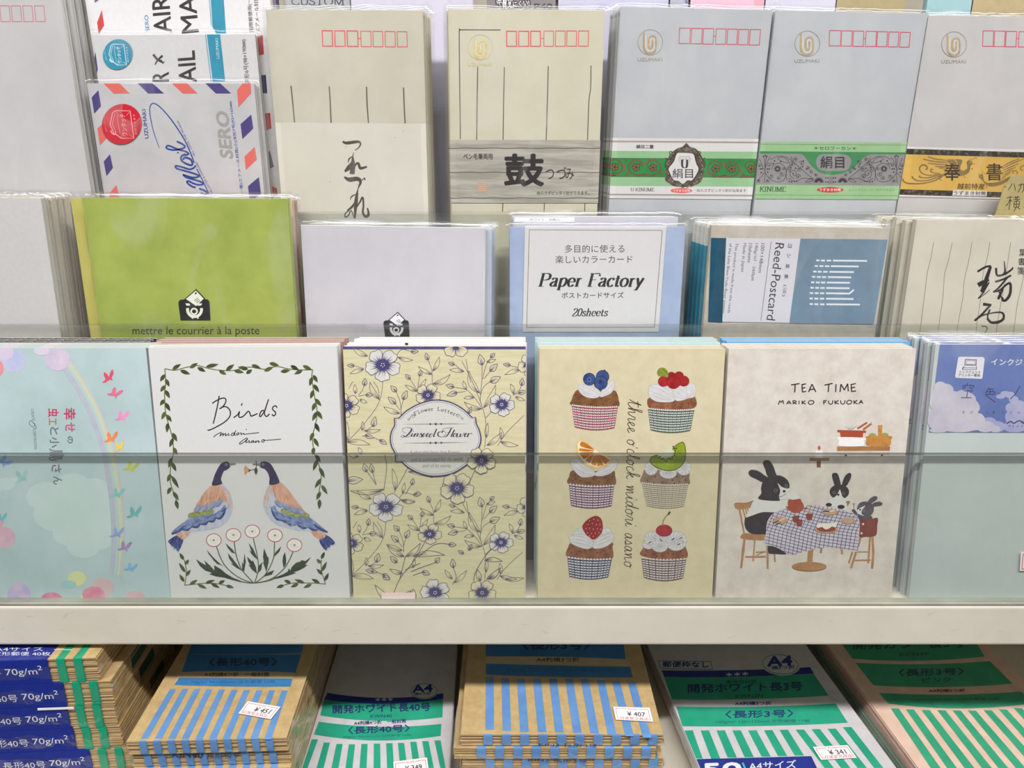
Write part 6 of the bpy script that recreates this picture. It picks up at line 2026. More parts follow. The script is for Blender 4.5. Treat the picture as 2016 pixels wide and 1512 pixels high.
def vine(cx, cy, r, d, flip=1):
    for m, w, o in ((VIND, 20, 0), (VINE, 12, 0)):
        b.line([(cx + flip * (r * 1.35), cy + d * r * .95), (cx + flip * r * .6, cy + d * r * .98), (cx, cy + d * r * 1.0), (cx - flip * r * .85, cy + d * r * .5), (cx - flip * r * .9, cy - d * r * .3), (cx - flip * r * .2, cy - d * r * .95), (cx + flip * r * .6, cy - d * r * .7), (cx + flip * r * .72, cy - d * r * .05)], w, m, taper=(1.2, 1, .9, .8))
    for k in range(5):
        an = k * 2 * pi / 5 + .6
        b.leaf((cx + 6 * cos(an), cy + 6 * sin(an)), (cx + r * .62 * cos(an), cy + r * .62 * sin(an)), r * .55, VIND)
        b.leaf((cx + 4 * cos(an), cy + 4 * sin(an)), (cx + r * .56 * cos(an), cy + r * .56 * sin(an)), r * .38, VINE)
    b.ell(cx, cy, r * .16, r * .16, VIND, n=10)


for (cx, cy, d, fl) in ((190, 402, 1, -1), (455, 405, 1, 1), (665, 408, 1, -1), (80, 402, 1, 1), (1440, 420, 1, 1), (1640, 425, 1, -1), (1880, 425, 1, -1)):
    vine(cx, cy, 96, d, fl)
for q in ((330, 460, 290, 330), (570, 330, 560, 410), (340, 500, 380, 470), (1545, 340, 1550, 430), (1760, 480, 1720, 350), (1760, 510, 1800, 470), (760, 480, 830, 440), (1310, 480, 1360, 520)):
    b.leaf((q[0], q[1]), (q[2], q[3]), 26, VINE)
rv = random.Random(8)
for k in range(60):
    x = rv.uniform(60, 1930)
    if 800 < x < 1320:
        continue
    y = rv.choice((rv.uniform(305, 350), rv.uniform(470, 512))) + (x - 60) * .009
    an = rv.uniform(0, 6.28)
    b.line([(x, y), (x + 14 * cos(an), y + 9 * sin(an) + 5), (x + 34 * cos(an + .5), y + 16 * sin(an + .5))], 7, VINE if k % 3 else VIND, taper=(.4, 1, .3), n=3)
    if k % 2:
        b.leaf((x, y), (x + 26 * cos(an + 2), y + 18 * sin(an + 2)), 12, VINE)
MD1, MD2, MD3 = wash((60, 50, 42), (108, 92, 78), scale=220, name='medallion_print'), ink(58, 48, 42), ink(150, 134, 112)
b.blob([(1060, 648), (930, 640), (860, 600), (815, 560), (828, 480), (832, 360), (870, 260), (950, 180), (1030, 150), (1078, 106), (1125, 150), (1200, 178), (1265, 262), (1298, 360), (1280, 480), (1272, 565), (1220, 612), (1150, 636)], MD1)
for sx in (1, -1):
    q = lambda pts: [(1062 + sx * (x - 1062), y) for x, y in pts]
    b.ring(1062 + sx * 176, 226, 16, 18, 9, MD2, 16)
    b.line(q([(1240, 240), (1270, 300), (1310, 290)]), 12, MD2)
    b.line(q([(1275, 300), (1308, 350), (1300, 410), (1280, 400)]), 11, MD2)
    b.line(q([(1170, 190), (1250, 290), (1275, 400), (1262, 500), (1190, 600), (1090, 640)]), 12, MD3)
    b.line(q([(1200, 600), (1240, 570), (1270, 560)]), 12, MD3)
for k in range(26):
    an = 2 * pi * k / 26
    x, y = 1062 + 222 * cos(an) * (1.0 + .05 * sin(an)), 405 + 238 * sin(an)
    b.ell(x, y, 24 if k % 2 else 17, 17, MD2 if k % 2 else MD1, rot=math.degrees(an) + 90, n=12)
    b.line([(x - 10 * sin(an), y + 10 * cos(an)), (x + 6 * cos(an), y + 6 * sin(an)), (x + 12 * sin(an), y - 12 * cos(an))], 5, MD3)
b.blob([(1062 + (x - 1062) * .93, 415 + (y - 415) * .94) for x, y in ((940, 224), (1015, 212), (1110, 216), (1190, 232), (1212, 310), (1240, 370), (1256, 412), (1240, 480), (1165, 584), (1098, 588), (1036, 632), (975, 592), (902, 578), (842, 475), (830, 415), (880, 350), (908, 308))], MD2, 3)
b.blob([(960, 236), (1015, 226), (1100, 230), (1168, 244), (1186, 310), (1205, 370), (1228, 412), (1215, 470), (1150, 566), (1092, 568), (1036, 612), (980, 574), (920, 562), (872, 470), (858, 420), (905, 360), (930, 320)], WBD, 3)
for k in range(6):
    b.line([(1078 + (k - 2.5) * 6, 200), (1078 + (k - 2.5) * 14, 160 + abs(k - 2.5) * 8), (1078 + (k - 2.5) * 18, 150 + abs(k - 2.5) * 14)], 5, MD3)
serif(b, 'U', (1008, 410), (1102, 411), 96, ink(52, 44, 44), thick=.30, thin=.08)
for x in (1018, 1055, 1098):
    b.ring(x, 290, 20, 22, 4, ink(140, 130, 130), 18)
b.line([(1000, 350), (985, 300), (1010, 270)], 4, ink(140, 130, 130))
b.line([(1112, 350), (1128, 300), (1105, 270)], 4, ink(140, 130, 130))
b.text('絹目', (906, 540), (1160, 540), 118, ink(34, 32, 34), bold=.005)
b.text('絹目二重', (458, 172), (672, 174), 46, ink(60, 60, 62), bold=.03)
serif(b, 'U-KINUME', (386, 702), (684, 704), 42, ink(74, 70, 70), thick=.18, thin=.06)
RZ = ink(222, 96, 92)
b.blob([(884, 694), (900, 678), (960, 668), (1018, 662), (1080, 668), (1135, 680), (1152, 696), (1135, 712), (1080, 722), (1018, 727), (960, 722), (900, 712)], RZ, 3)
b.text('うずまき封筒', (915, 710), (1125, 712), 32, paper((246, 206, 200)), bold=.02)
b.text('ぬらさずピッタリ封が出来ます', (1210, 712), (1820, 714), 40, ink(96, 92, 92), bold=.01)
b.build('label_band', k1, label='green and white paper band with ornate medallion')
behind(k1, 3, 0.0071, '%s white envelope pack, behind the ornate medallion one', 'medallion band envelope packs', dx=-0.0010)

# white pack with pale green band and silver scrolls
st = Stand(3, (1528, 20), (1827, 27), fwd=0.0002)
k2 = pack('envelope_pack', 'white envelope pack with pale green band and silver scrollwork panel', 'envelope pack', st, 0.0060, WENV, paper((226, 228, 230)), seed=53, group='scrollwork band envelope packs', part='envelopes')
a = printed(st, k2)
a.crop(1456, 0, 3.6)
boxes(a, [(636, 213, 722, 327, 4), (722, 215, 802, 328, 5), (805, 217, 884, 330, 5), (895, 219, 975, 331, 6), (976, 221, 1052, 332, 7), (1058, 223, 1133, 334, 8), (1140, 225, 1213, 336, 9)], 5, REDB2)
a.seg([(880, 272), (896, 273)], 5, REDB2)
clip_logo(a, 480, 310, .98, GOLDB, ink(140, 128, 116))
a.build('postcode_print', k2)
b = Art(st.front(-0.0003))
clampart(b, st, -0.0002)
b.crop(1480, 265, 6.503)
X0 = lambda y: 95 - (y - 90) * .11
X1 = lambda y: 1978 - (y - 105) * .185
PG = wash((142, 180, 130), (158, 192, 146), scale=30, name='pale_green_band')
DG2 = wash((54, 124, 74), (66, 138, 84), scale=40, name='mid_green_print')
SIL = wash((132, 130, 130), (148, 146, 146), scale=40, name='silver_print')
band(90, 820, PG, 12)
for y in (122, 770):
    b.seg([(X0(y) - 30, y), (X1(y) + 30, y + 13)], 5, ink(84, 112, 84))
band(212, 260, DG2, 16)
band(240, 640, SIL, 16)
b.poly([(600, 238), (640, 250), (680, 285), (720, 345), (780, 420), (850, 475), (940, 508), (1040, 516), (1150, 500), (1250, 460), (1330, 400), (1390, 335), (1440, 290), (1490, 266), (1540, 256)], DG2)
b.blob([(825, 352), (835, 300), (870, 262), (930, 248), (1060, 248), (1180, 252), (1235, 272), (1268, 315), (1270, 370), (1240, 430), (1190, 462), (1060, 466), (910, 464), (850, 430), (830, 390)], SIL, 4)
b.text('絹目', (880, 430), (1182, 430), 152, ink(54, 50, 54), bold=.02)
b.text('＊セロフーカン＊', (800, 194), (1336, 198), 42, ink(48, 92, 58), bold=.025)
serif(b, 'KINUME', (98, 728), (436, 732), 62, ink(40, 80, 52), thick=.17, thin=.06, slant=.08)
RZ2 = ink(194, 46, 56)
b.blob([(834, 705), (850, 690), (920, 676), (1002, 670), (1090, 678), (1155, 692), (1172, 708), (1155, 726), (1090, 738), (1002, 742), (920, 738), (850, 722)], RZ2, 3)
b.text('うずまき封筒', (866, 724), (1140, 726), 38, paper((246, 214, 210)), bold=.02)
b.text('ぬらさずにピッタリ封ができます', (1240, 724), (1832, 724), 30, ink(92, 128, 88))
OR = ink(56, 48, 54)


def curl(x, y, r, turn, start, sgn, w=6):
    pts = []
    for i in range(16):
        t = i / 15
        an = radians(start) + sgn * turn * 2 * pi * t
        rr = r * (1 - .82 * t)
        pts.append((x + rr * cos(an), y + rr * sin(an)))
    b.line(pts, w, OR, n=3)
    b.ell(pts[-1][0], pts[-1][1], w * 1.5, w * 1.5, OR, n=10)


MX = lambda x: 2022 - x
for fl in (0, 1):
    f = (lambda x: MX(x)) if fl else (lambda x: x)
    g = -1 if fl else 1
    for v in ([(160, 620), (172, 470), (160, 300)], [(160, 460), (120, 360), (95, 300)], [(165, 450), (200, 350), (235, 285)], [(172, 430), (180, 330), (190, 280)], [(165, 480), (100, 560), (55, 600)], [(170, 490), (230, 570), (330, 605), (410, 580), (440, 480), (410, 400), (340, 365), (270, 400), (250, 450)],
              [(240, 320), (330, 278), (430, 285), (520, 340), (600, 410), (680, 480), (790, 570)], [(330, 300), (400, 290), (460, 330), (470, 360), (400, 350), (330, 310)], [(450, 590), (440, 500), (460, 420), (520, 380), (530, 330)], [(500, 280), (520, 330)], [(470, 560), (560, 600), (650, 560), (780, 565)], [(690, 600), (740, 570), (790, 580), (720, 610), (685, 605)]):
        b.line([(f(x), y) for x, y in v], 6, OR, n=4)
    for (x, y, r_, tn, s0, sg) in ((560, 320, 30, 1.2, 180, 1), (640, 370, 36, 1.1, 200, 1), (510, 380, 42, 1.2, 20, -1), (540, 500, 60, 1.3, 90, 1), (590, 540, 34, 1.1, 0, -1), (490, 440, 36, 1.1, 60, 1), (600, 440, 34, 1.1, 300, 1), (720, 430, 26, 1.1, 220, 1), (760, 480, 28, 1.0, 200, 1), (250, 530, 34, 1.0, 180, -1), (380, 500, 36, 1.1, 0, 1), (340, 560, 30, 1.0, 30, -1), (100, 400, 30, 1, 180, 1), (225, 390, 34, 1, 0, -1), (90, 590, 26, 1, 180, -1), (200, 590, 26, 1, 0, 1), (820, 520, 24, 1, 200, 1), (410, 440, 26, 1, 0, -1)):
        curl(f(x), y, r_, tn, s0 if not fl else 180 - s0, sg * g)
    for (x, y) in ((150, 280), (172, 270), (190, 280), (110, 440), (130, 440), (200, 440), (222, 440), (120, 485), (205, 480), (370, 345), (290, 335), (275, 370), (500, 420), (560, 430), (480, 600), (510, 605), (545, 600), (575, 595), (660, 340), (650, 410), (700, 440), (820, 605), (840, 600), (950, 555), (975, 555), (950, 605), (975, 608)):
        b.ell(f(x), y, 10, 10, OR, n=9)
    for k in range(12):
        an = k * pi / 6
        b.leaf((f(330) + 12 * cos(an), 438 + 12 * sin(an)), (f(330) + 50 * cos(an), 438 + 48 * sin(an)), 13, OR)
    for k in range(9):
        an = radians(188 + k * 20.5)
        b.leaf((f(858) + 14 * cos(an), 610 + 14 * sin(an)), (f(858) + 72 * cos(an), 612 + 72 * sin(an)), 17, OR)
    b.ring(f(996), 560, 16, 14, 4, OR, 14)
    b.ring(f(994), 608, 20, 14, 4, OR, 14)
b.build('label_band', k2, label='pale green paper band with silver scrollwork')
behind(k2, 3, 0.0071, '%s white envelope pack, behind the silver scrollwork one', 'scrollwork band envelope packs', dx=-0.0008)

# white pack with gold phoenix band
st = Stand(3, (1829, 30), (2134, 36))
k3 = pack('envelope_pack', 'white envelope pack with golden yellow band and two brown phoenixes', 'envelope pack', st, 0.0060, wash((186, 183, 182), (195, 191, 190), scale=22, name='warm_white_envelope'), paper((230, 228, 226)), seed=54, group='gold band envelope packs', part='envelopes')
a = printed(st, k3)
a.crop(1456, 0, 3.6)
boxes(a, [(1724 + k * 82 + (10 if k > 2 else 0), 215 + k * 2, 1806 + k * 82 + (8 if k > 2 else 0) - 2, 330 + k * 1.5, 4 + k) for k in range(7)], 5, REDB2)
a.seg([(1968, 272), (1982, 273)], 5, REDB2)
clip_logo(a, 1520, 315, .98, GOLDB, ink(140, 128, 116))
a.build('postcode_print', k3)
b = Art(st.front(-0.0003))
clampart(b, st, -0.0002)
b.crop(1750, 270, 7.58)
X0 = lambda y: 262 - (y - 140) * .18
X1 = lambda y: 2600
band(140, 886, WBD, 60)
FRZ = wash((52, 46, 34), (112, 102, 76), scale=420, p0=.5, p1=.62, name='dark_frieze_print')
band(172, 254, FRZ, 70)
band(254, 776, wash((198, 158, 70), (210, 172, 92), scale=30, name='gold_band'), 70)
band(776, 858, FRZ, 68)
PH = wash((116, 96, 56), (140, 118, 76), scale=160, name='phoenix_print')
for v, w, tp in (([(580, 292), (700, 328), (870, 345)], 22, (.7, 1, .6)), ([(510, 328), (690, 366), (890, 372)], 24, (.7, 1, .6)), ([(580, 388), (720, 405), (880, 402)], 22, (.7, 1, .6)), ([(690, 436), (780, 442), (870, 430)], 20, (.7, 1, .6)), ([(748, 466), (860, 456)], 16, (.7, 1)), ([(800, 490), (860, 478)], 12, (.7, 1)),
                 ([(860, 530), (700, 640), (500, 690), (300, 692), (222, 662), (205, 618)], 28, (1, .8, .8, .8, 1)), ([(800, 560), (600, 640), (430, 650), (360, 612), (345, 585)], 24, (.8, .8, .8, .9, 1.2)), ([(780, 550), (600, 604), (480, 602), (450, 575)], 24, (.6, .8, .9, 1.2)), ([(760, 540), (620, 572), (500, 542), (455, 472), (490, 420), (550, 424), (572, 466), (545, 486)], 22, (.5, .8, 1, 1, .9)), ([(740, 538), (655, 530), (618, 500), (638, 474), (662, 492)], 18, (.5, 1, 1, .8)),
                 ([(1200, 345), (1206, 315)], 7, (1, .5)), ([(1212, 342), (1222, 312)], 7, (1, .5)), ([(1225, 345), (1240, 318)], 7, (1, .5)), ([(1235, 350), (1270, 315), (1300, 308), (1306, 325)], 10, (.5, 1, 1)), ([(760, 600), (768, 640), (792, 645)], 12, (.5, 1, 1)), ([(1115, 575), (1130, 600), (1152, 595)], 10, (.6, 1, .6)),
                 ([(1690, 440), (1820, 370), (1950, 320)], 20, (.5, 1, .6)), ([(1690, 472), (1850, 390), (2010, 326)], 20, (.5, 1, .6)), ([(1690, 502), (1810, 448), (1932, 396)], 18, (.5, 1, .6)), ([(1690, 540), (1800, 486), (1892, 446)], 18, (.5, 1, .6)), ([(1682, 576), (1780, 528), (1850, 490)], 16, (.5, 1, .6)), ([(1676, 610), (1760, 560), (1815, 530)], 15, (.5, 1, .6)), ([(1660, 640), (1740, 590)], 13, (.5, 1)),
                 ([(1850, 550), (1850, 515), (1890, 500), (1916, 525), (1905, 552)], 16, (.8, 1, .9)), ([(2000, 500), (1966, 480), (1975, 440), (2020, 428), (2060, 470)], 18, (.8, 1, .9)), ([(1390, 545), (1396, 510), (1378, 500)], 8, (1, .6)), ([(1410, 550), (1420, 522)], 7, (1, .6)), ([(1428, 560), (1440, 535)], 7, (1, .6)), ([(1345, 555), (1336, 540)], 8, (1, .5)), ([(1450, 720), (1462, 748), (1440, 765)], 10, (.6, 1, .6))):
    b.line(v, w, PH, taper=tp)
b.blob([(875, 335), (960, 332), (1050, 330), (1090, 342), (1096, 370), (1070, 425), (1068, 480), (1108, 500), (1160, 484), (1168, 430), (1158, 372), (1200, 345), (1240, 366), (1246, 400), (1216, 440), (1206, 500), (1172, 546), (1080, 582), (1000, 572), (870, 560), (790, 566), (860, 530), (960, 500), (940, 440), (895, 390)], PH, 4)
b.blob([(1340, 590), (1358, 556), (1400, 556), (1408, 600), (1430, 660), (1500, 682), (1650, 660), (1780, 600), (1830, 590), (1720, 690), (1560, 738), (1450, 714), (1390, 645)], PH, 4)
YL = ink(226, 186, 90)
b.line([(978, 335), (1020, 385), (1000, 430), (990, 480)], 7, YL)
b.ell(1216, 374, 7, 7, YL, n=8)
b.ell(1370, 584, 6, 6, YL, n=8)
b.line([(1130, 488), (1160, 484)], 10, PH)
b.ell(1268, 400, 12, 8, PH, n=8)
b.ell(1240, 474, 13, 10, PH, n=8)
IK = ink(62, 44, 28)
b.text('奉', (822, 648), (1062, 648), 254, IK, bold=.012)
b.text('書', (1455, 646), (1690, 646), 254, IK, bold=.012)
b.text('越前特産', (1016, 774), (1424, 780), 86, IK, bold=.012, shear=.1)
b.poly([(958, 788), (1464, 802), (1458, 884), (946, 872)], WBD)
b.text('うずまき封筒', (968, 862), (1446, 872), 62, ink(112, 108, 108), bold=.035)
b.build('label_band', k3, label='golden yellow paper band with phoenixes')
behind(k3, 3, 0.0071, '%s white envelope pack, behind the gold phoenix band one', 'gold band envelope packs', dx=-0.0006)

# ================================================================== tier 4: only the lower edges of these packs are in the photo
T4 = [('navy_strip', (500, 541), (96, 92, 122), 'grey lilac envelope pack with navy corner, top edge of the photo'),
      ('custom', (566, 688), (176, 178, 182), 'grey envelope pack with large serif capitals, top edge of the photo'),
      ('lilac', (692, 928), (216, 212, 230), 'plain lilac white envelope pack left of the grey privacy pack'),
      ('privacy', (962, 1096), (140, 134, 136), 'dark grey envelope pack with outlined white slogan, top edge of the photo'),
      ('lilac', (1097, 1316), (208, 206, 230), 'plain pale lilac envelope pack right of the grey privacy pack'),
      ('grey', (1319, 1356), (188, 188, 204), 'narrow grey lilac envelope pack with blue print beside the pink pack'),
      ('pink', (1358, 1504), (236, 190, 206), 'pale pink envelope pack with darker pink strip, top edge of the photo'),
      ('lilac', (1507, 1644), (216, 214, 230), 'plain lilac white envelope pack right of the pink one'),
      ('kraft', (1648, 1780), (176, 160, 122), 'brown kraft envelope pack, left of the aqua one'),
      ('aqua', (1828, 1912), (160, 196, 202), 'aqua envelope pack between two brown kraft ones'),
      ('kraft', (1916, 2070), (186, 168, 130), 'brown kraft envelope pack at the right end, beside the aqua one')]
for i, (kind, (xa, xb), c, lab) in enumerate(T4):
    st = Stand(4, at_row(4, xa - 3, 8, -190), at_row(4, xb + 3, 8, -190))
    mat = wash(tuple(int(v * .95) for v in c), c, scale=160 if kind == 'kraft' else 20, name='paper_' + kind) if kind != 'custom' else paper(c)
    p = pack('envelope_pack', lab, 'envelope pack', st, 0.0060, mat, film=(kind in ('lilac', 'custom', 'grey')), seed=70 + i, n=6, part='envelopes')
    a = printed(st, p, -0.0001)
    if kind == 'custom':
        a.crop(480, 0, 6.72)
        serif(a, 'CUSTOM', (625, 62), (1335, 62), 92, ink(64, 60, 66), thick=.14, thin=.05)
        a.build('serif_print', p)
    elif kind == 'navy_strip':
        a.crop(480, 0, 6.72)
        a.rect(300, -200, 366, 46, ink(58, 56, 98))
        a.build('navy_print', p)
    elif kind == 'privacy':
        a.crop(940, 0, 6.72)
        DKG, WHT = ink(60, 56, 58), paper((240, 239, 240))
        for bo, m in ((.13, DKG), (.02, WHT)):
            e = 6 if bo > .1 else 0
            a.text('中身が', (262 - e, 72 + e), (472 + e, 44 + e), 78 + 2 * e, m, bold=bo)
            a.text('見えにくい!', (330 - e, 118 + e), (690 + e, 78 + e), 82 + 2 * e, m, bold=bo)
        a.text('P40', (752, 118), (990, 118), 70, DKG, bold=.02)
        a.build('slogan_print', p)
    elif kind == 'pink':
        a.crop(1300, 0, 6.72)
        a.rect(1242, -600, 1366, 72, ink(228, 164, 178))
        a.build('pink_print', p)
    elif kind == 'grey':
        a.crop(1300, 0, 6.72)
        a.text('ト', (328, 44), (352, 42), 50, ink(52, 96, 168))
        a.text('に', (345, 44), (388, 42), 50, ink(40, 66, 130), bold=.02)
        a.build('blue_print', p)

# ================================================================== lower deck: envelope bundles lying flat
KRAFT = wash((188, 160, 110), (208, 180, 130), scale=180, detail=8, name='kraft_paper')
KEDGE = edges((152, 120, 76), (216, 186, 136), axis='Z', scale=330.0, name='kraft_envelope_edges')
WSHT = wash((206, 202, 208), (218, 214, 218), scale=90, name='white_bundle_paper')
WSHE = edges((170, 166, 168), (232, 228, 230), axis='Z', scale=330.0, name='white_envelope_edges')
PNK = wash((222, 190, 172), (234, 204, 188), scale=90, name='pink_bundle_paper')
PNKE = edges((206, 158, 140), (240, 212, 198), axis='Z', scale=330.0, name='pink_envelope_edges')
GRN = wash((14, 158, 126), (28, 172, 138), scale=60, name='green_print')
GRN2 = wash((36, 156, 118), (52, 170, 130), scale=60, name='green_print_on_pink')
BLS = wash((90, 140, 200), (106, 156, 214), scale=60, name='blue_stripe_print')
BLB = wash((40, 118, 178), (52, 130, 190), scale=60, name='blue_panel_print')
NVB = wash((12, 34, 128), (20, 44, 146), scale=60, name='navy_blue_print')
NVT = ink(24, 40, 110)
DKT = ink(20, 50, 74)
FILM2 = clear('bundle_film', (0.985, 0.98, 0.97), 1.55, 0.10, bump=0.9, bscale=45.0, haze=0.015, stretch=(1, 0.5, 1))
DECK = Z0 - 0.384


class Flat:
    """a bundle lying on the deck: front lower middle is the origin, x right, y away, z up"""

    def __init__(self, fl, fr, ztop, yaw, w, L, t):
        n = Vector((0, 0, 1))
        p = Vector((0, 0, ztop))
        a, b_ = hit(*fl, p, n), hit(*fr, p, n)
        m = (a + b_) / 2
        self.w, self.L, self.t = w or (b_ - a).length, L, t
        self.M = Matrix.Translation((m.x, m.y, ztop - t)) @ Matrix.Rotation(radians(yaw), 4, 'Z')
        self.top = Face(self.M, (0, 0, t), (1, 0, 0), (0, 1, 0), (0, 0, 1))
        self.front = Face(self.M, (0, 0, 0), (1, 0, 0), (0, 0, 1), (0, -1, 0))


def bundle(name, label, f, mat, emat, n, group=None, seed=0, jit=0.0006, film=True, sag=0.0):
    """flat bundle of n envelopes with uneven front edges, in a loose film"""
    rnd = random.Random(seed)
    r = thing(name, label, 'envelope bundle', f.M, group)
    b = MB()
    d = f.t / n
    for i in range(n):
        jx, jy = (rnd.uniform(-jit, jit), rnd.uniform(0, jit * 2)) if i < n - 1 else (0, 0)
        b.box((-f.w / 2 + jx, jy, i * d), (f.w / 2 + jx, f.L, i * d + d * .9), mat, {0: emat, 1: emat, 2: emat, 3: emat, 5: mat})
    b.build('envelopes', r)
    if film:
        b = MB()
        W, L, t = f.w / 2, f.L, f.t
        NX, NY = 14, 16
        k = 0
        for j in range(NY + 1):
            for i in range(NX + 1):
                x, y = -W + 2 * W * i / NX, L * j / NY
                z = t + .0003 + .0002 * noise.noise(Vector((x * 40 + seed, y * 25, 1.0)))
                b.v.append((x, y, z))
        m = b.mi(FILM2)
        for j in range(NY):
            for i in range(NX):
                b.f.append((j * (NX + 1) + i, j * (NX + 1) + i + 1, (j + 1) * (NX + 1) + i + 1, (j + 1) * (NX + 1) + i))
                b.m.append(m)
        for sg in (-1, 1):          # loose side walls and front corner ears
            k = len(b.v)
            for j in range(NY + 1):
                y = L * j / NY
                o = .0009 + .0012 * abs(noise.noise(Vector((y * 60, seed, sg))))
                b.v += [(sg * W, y, t + .0003), (sg * (W + o), y, t * .5), (sg * (W + .0004), y, .0002)]
            for j in range(NY):
                for q in range(2):
                    b.f.append((k + j * 3 + q, k + j * 3 + q + 1, k + (j + 1) * 3 + q + 1, k + (j + 1) * 3 + q))
                    b.m.append(m)
            for q in range(3):
                z0 = t * rnd.uniform(.2, .9)
                b.add([(sg * W, -.0004, z0), (sg * (W + rnd.uniform(.001, .004)), -.0015, z0 - .002), (sg * (W + .002), .004, z0 + rnd.uniform(-.002, .001)), (sg * W, .003, z0 + .001)], [(0, 1, 2, 3)], FILM2)
        k = len(b.v)
        for i in range(NX + 1):
            x = -W + 2 * W * i / NX
            o = .0012 + .0008 * noise.noise(Vector((x * 70, seed, 3)))
            b.v += [(x, 0, t + .0003), (x, -o, t * .45), (x, -.0004, .0003)]
        for i in range(NX):
            for q in range(2):
                b.f.append((k + i * 3 + q, k + (i + 1) * 3 + q, k + (i + 1) * 3 + q + 1, k + i * 3 + q + 1))
                b.m.append(m)
        b.build('plastic_sleeve', r, smooth=True, label='loose clear film')
    return r


def sticker(f, r, ox, oy, s, quad, price, shop='日進堂文具店', z=0.0010):
    """white price sticker: quad = corners in crop pixels (tl, tr, br, bl)"""
    face = Face(f.M, (0, 0, f.t + z), (1, 0, 0), (0, 1, 0), (0, 0, 1))
    a = Art(face).crop(ox, oy, s)
    a.poly(quad, paper((240, 236, 236), var=.01))
    RD = ink(206, 66, 78)

    def q(u, v):
        tl, tr, br, bl = quad
        return ((tl[0] * (1 - u) + tr[0] * u) * (1 - v) + (bl[0] * (1 - u) + br[0] * u) * v, (tl[1] * (1 - u) + tr[1] * u) * (1 - v) + (bl[1] * (1 - u) + br[1] * u) * v)
    hh = math.hypot(quad[3][0] - quad[0][0], quad[3][1] - quad[0][1])
    lw = hh * .022
    for p0, p1 in (((.06, .13), (.36, .13)), ((.64, .13), (.94, .13)), ((.94, .13), (.94, .88)), ((.06, .13), (.06, .88)), ((.06, .88), (.12, .88)), ((.88, .88), (.94, .88))):
        a.seg([q(*p0), q(*p1)], lw * 1.2, RD)
    vx, vy = q(0, 0)[0] - q(0, 1)[0], q(0, 0)[1] - q(0, 1)[1]
    sh = vx / max(1e-6, abs(vy))
    a.text('税込価格', q(.38, .20), q(.62, .20), hh * .11, RD)
    a.text(shop, q(.13, .94), q(.87, .94), hh * .22, RD)
    a.text('¥ ' + price, q(.34, .66), q(.82, .66), hh * .32, ink(44, 42, 46), shear=sh * .9, bold=.01)
    o = a.build('price_sticker', r, label='white price sticker with red frame')
    return o


def curve_band(a, L0, R0, R1, L1, mat, sag0, sag1):
    """printed band whose upper and lower edges sag in the middle; corners given left/right, top then bottom"""
    n = 14
    top = [(L0[0] + (R0[0] - L0[0]) * i / n, L0[1] + (R0[1] - L0[1]) * i / n + sag0 * 4 * (i / n) * (1 - i / n)) for i in range(n + 1)]
    bot = [(L1[0] + (R1[0] - L1[0]) * i / n, L1[1] + (R1[1] - L1[1]) * i / n + sag1 * 4 * (i / n) * (1 - i / n)) for i in range(n, -1, -1)]
    a.poly(top + bot, mat)


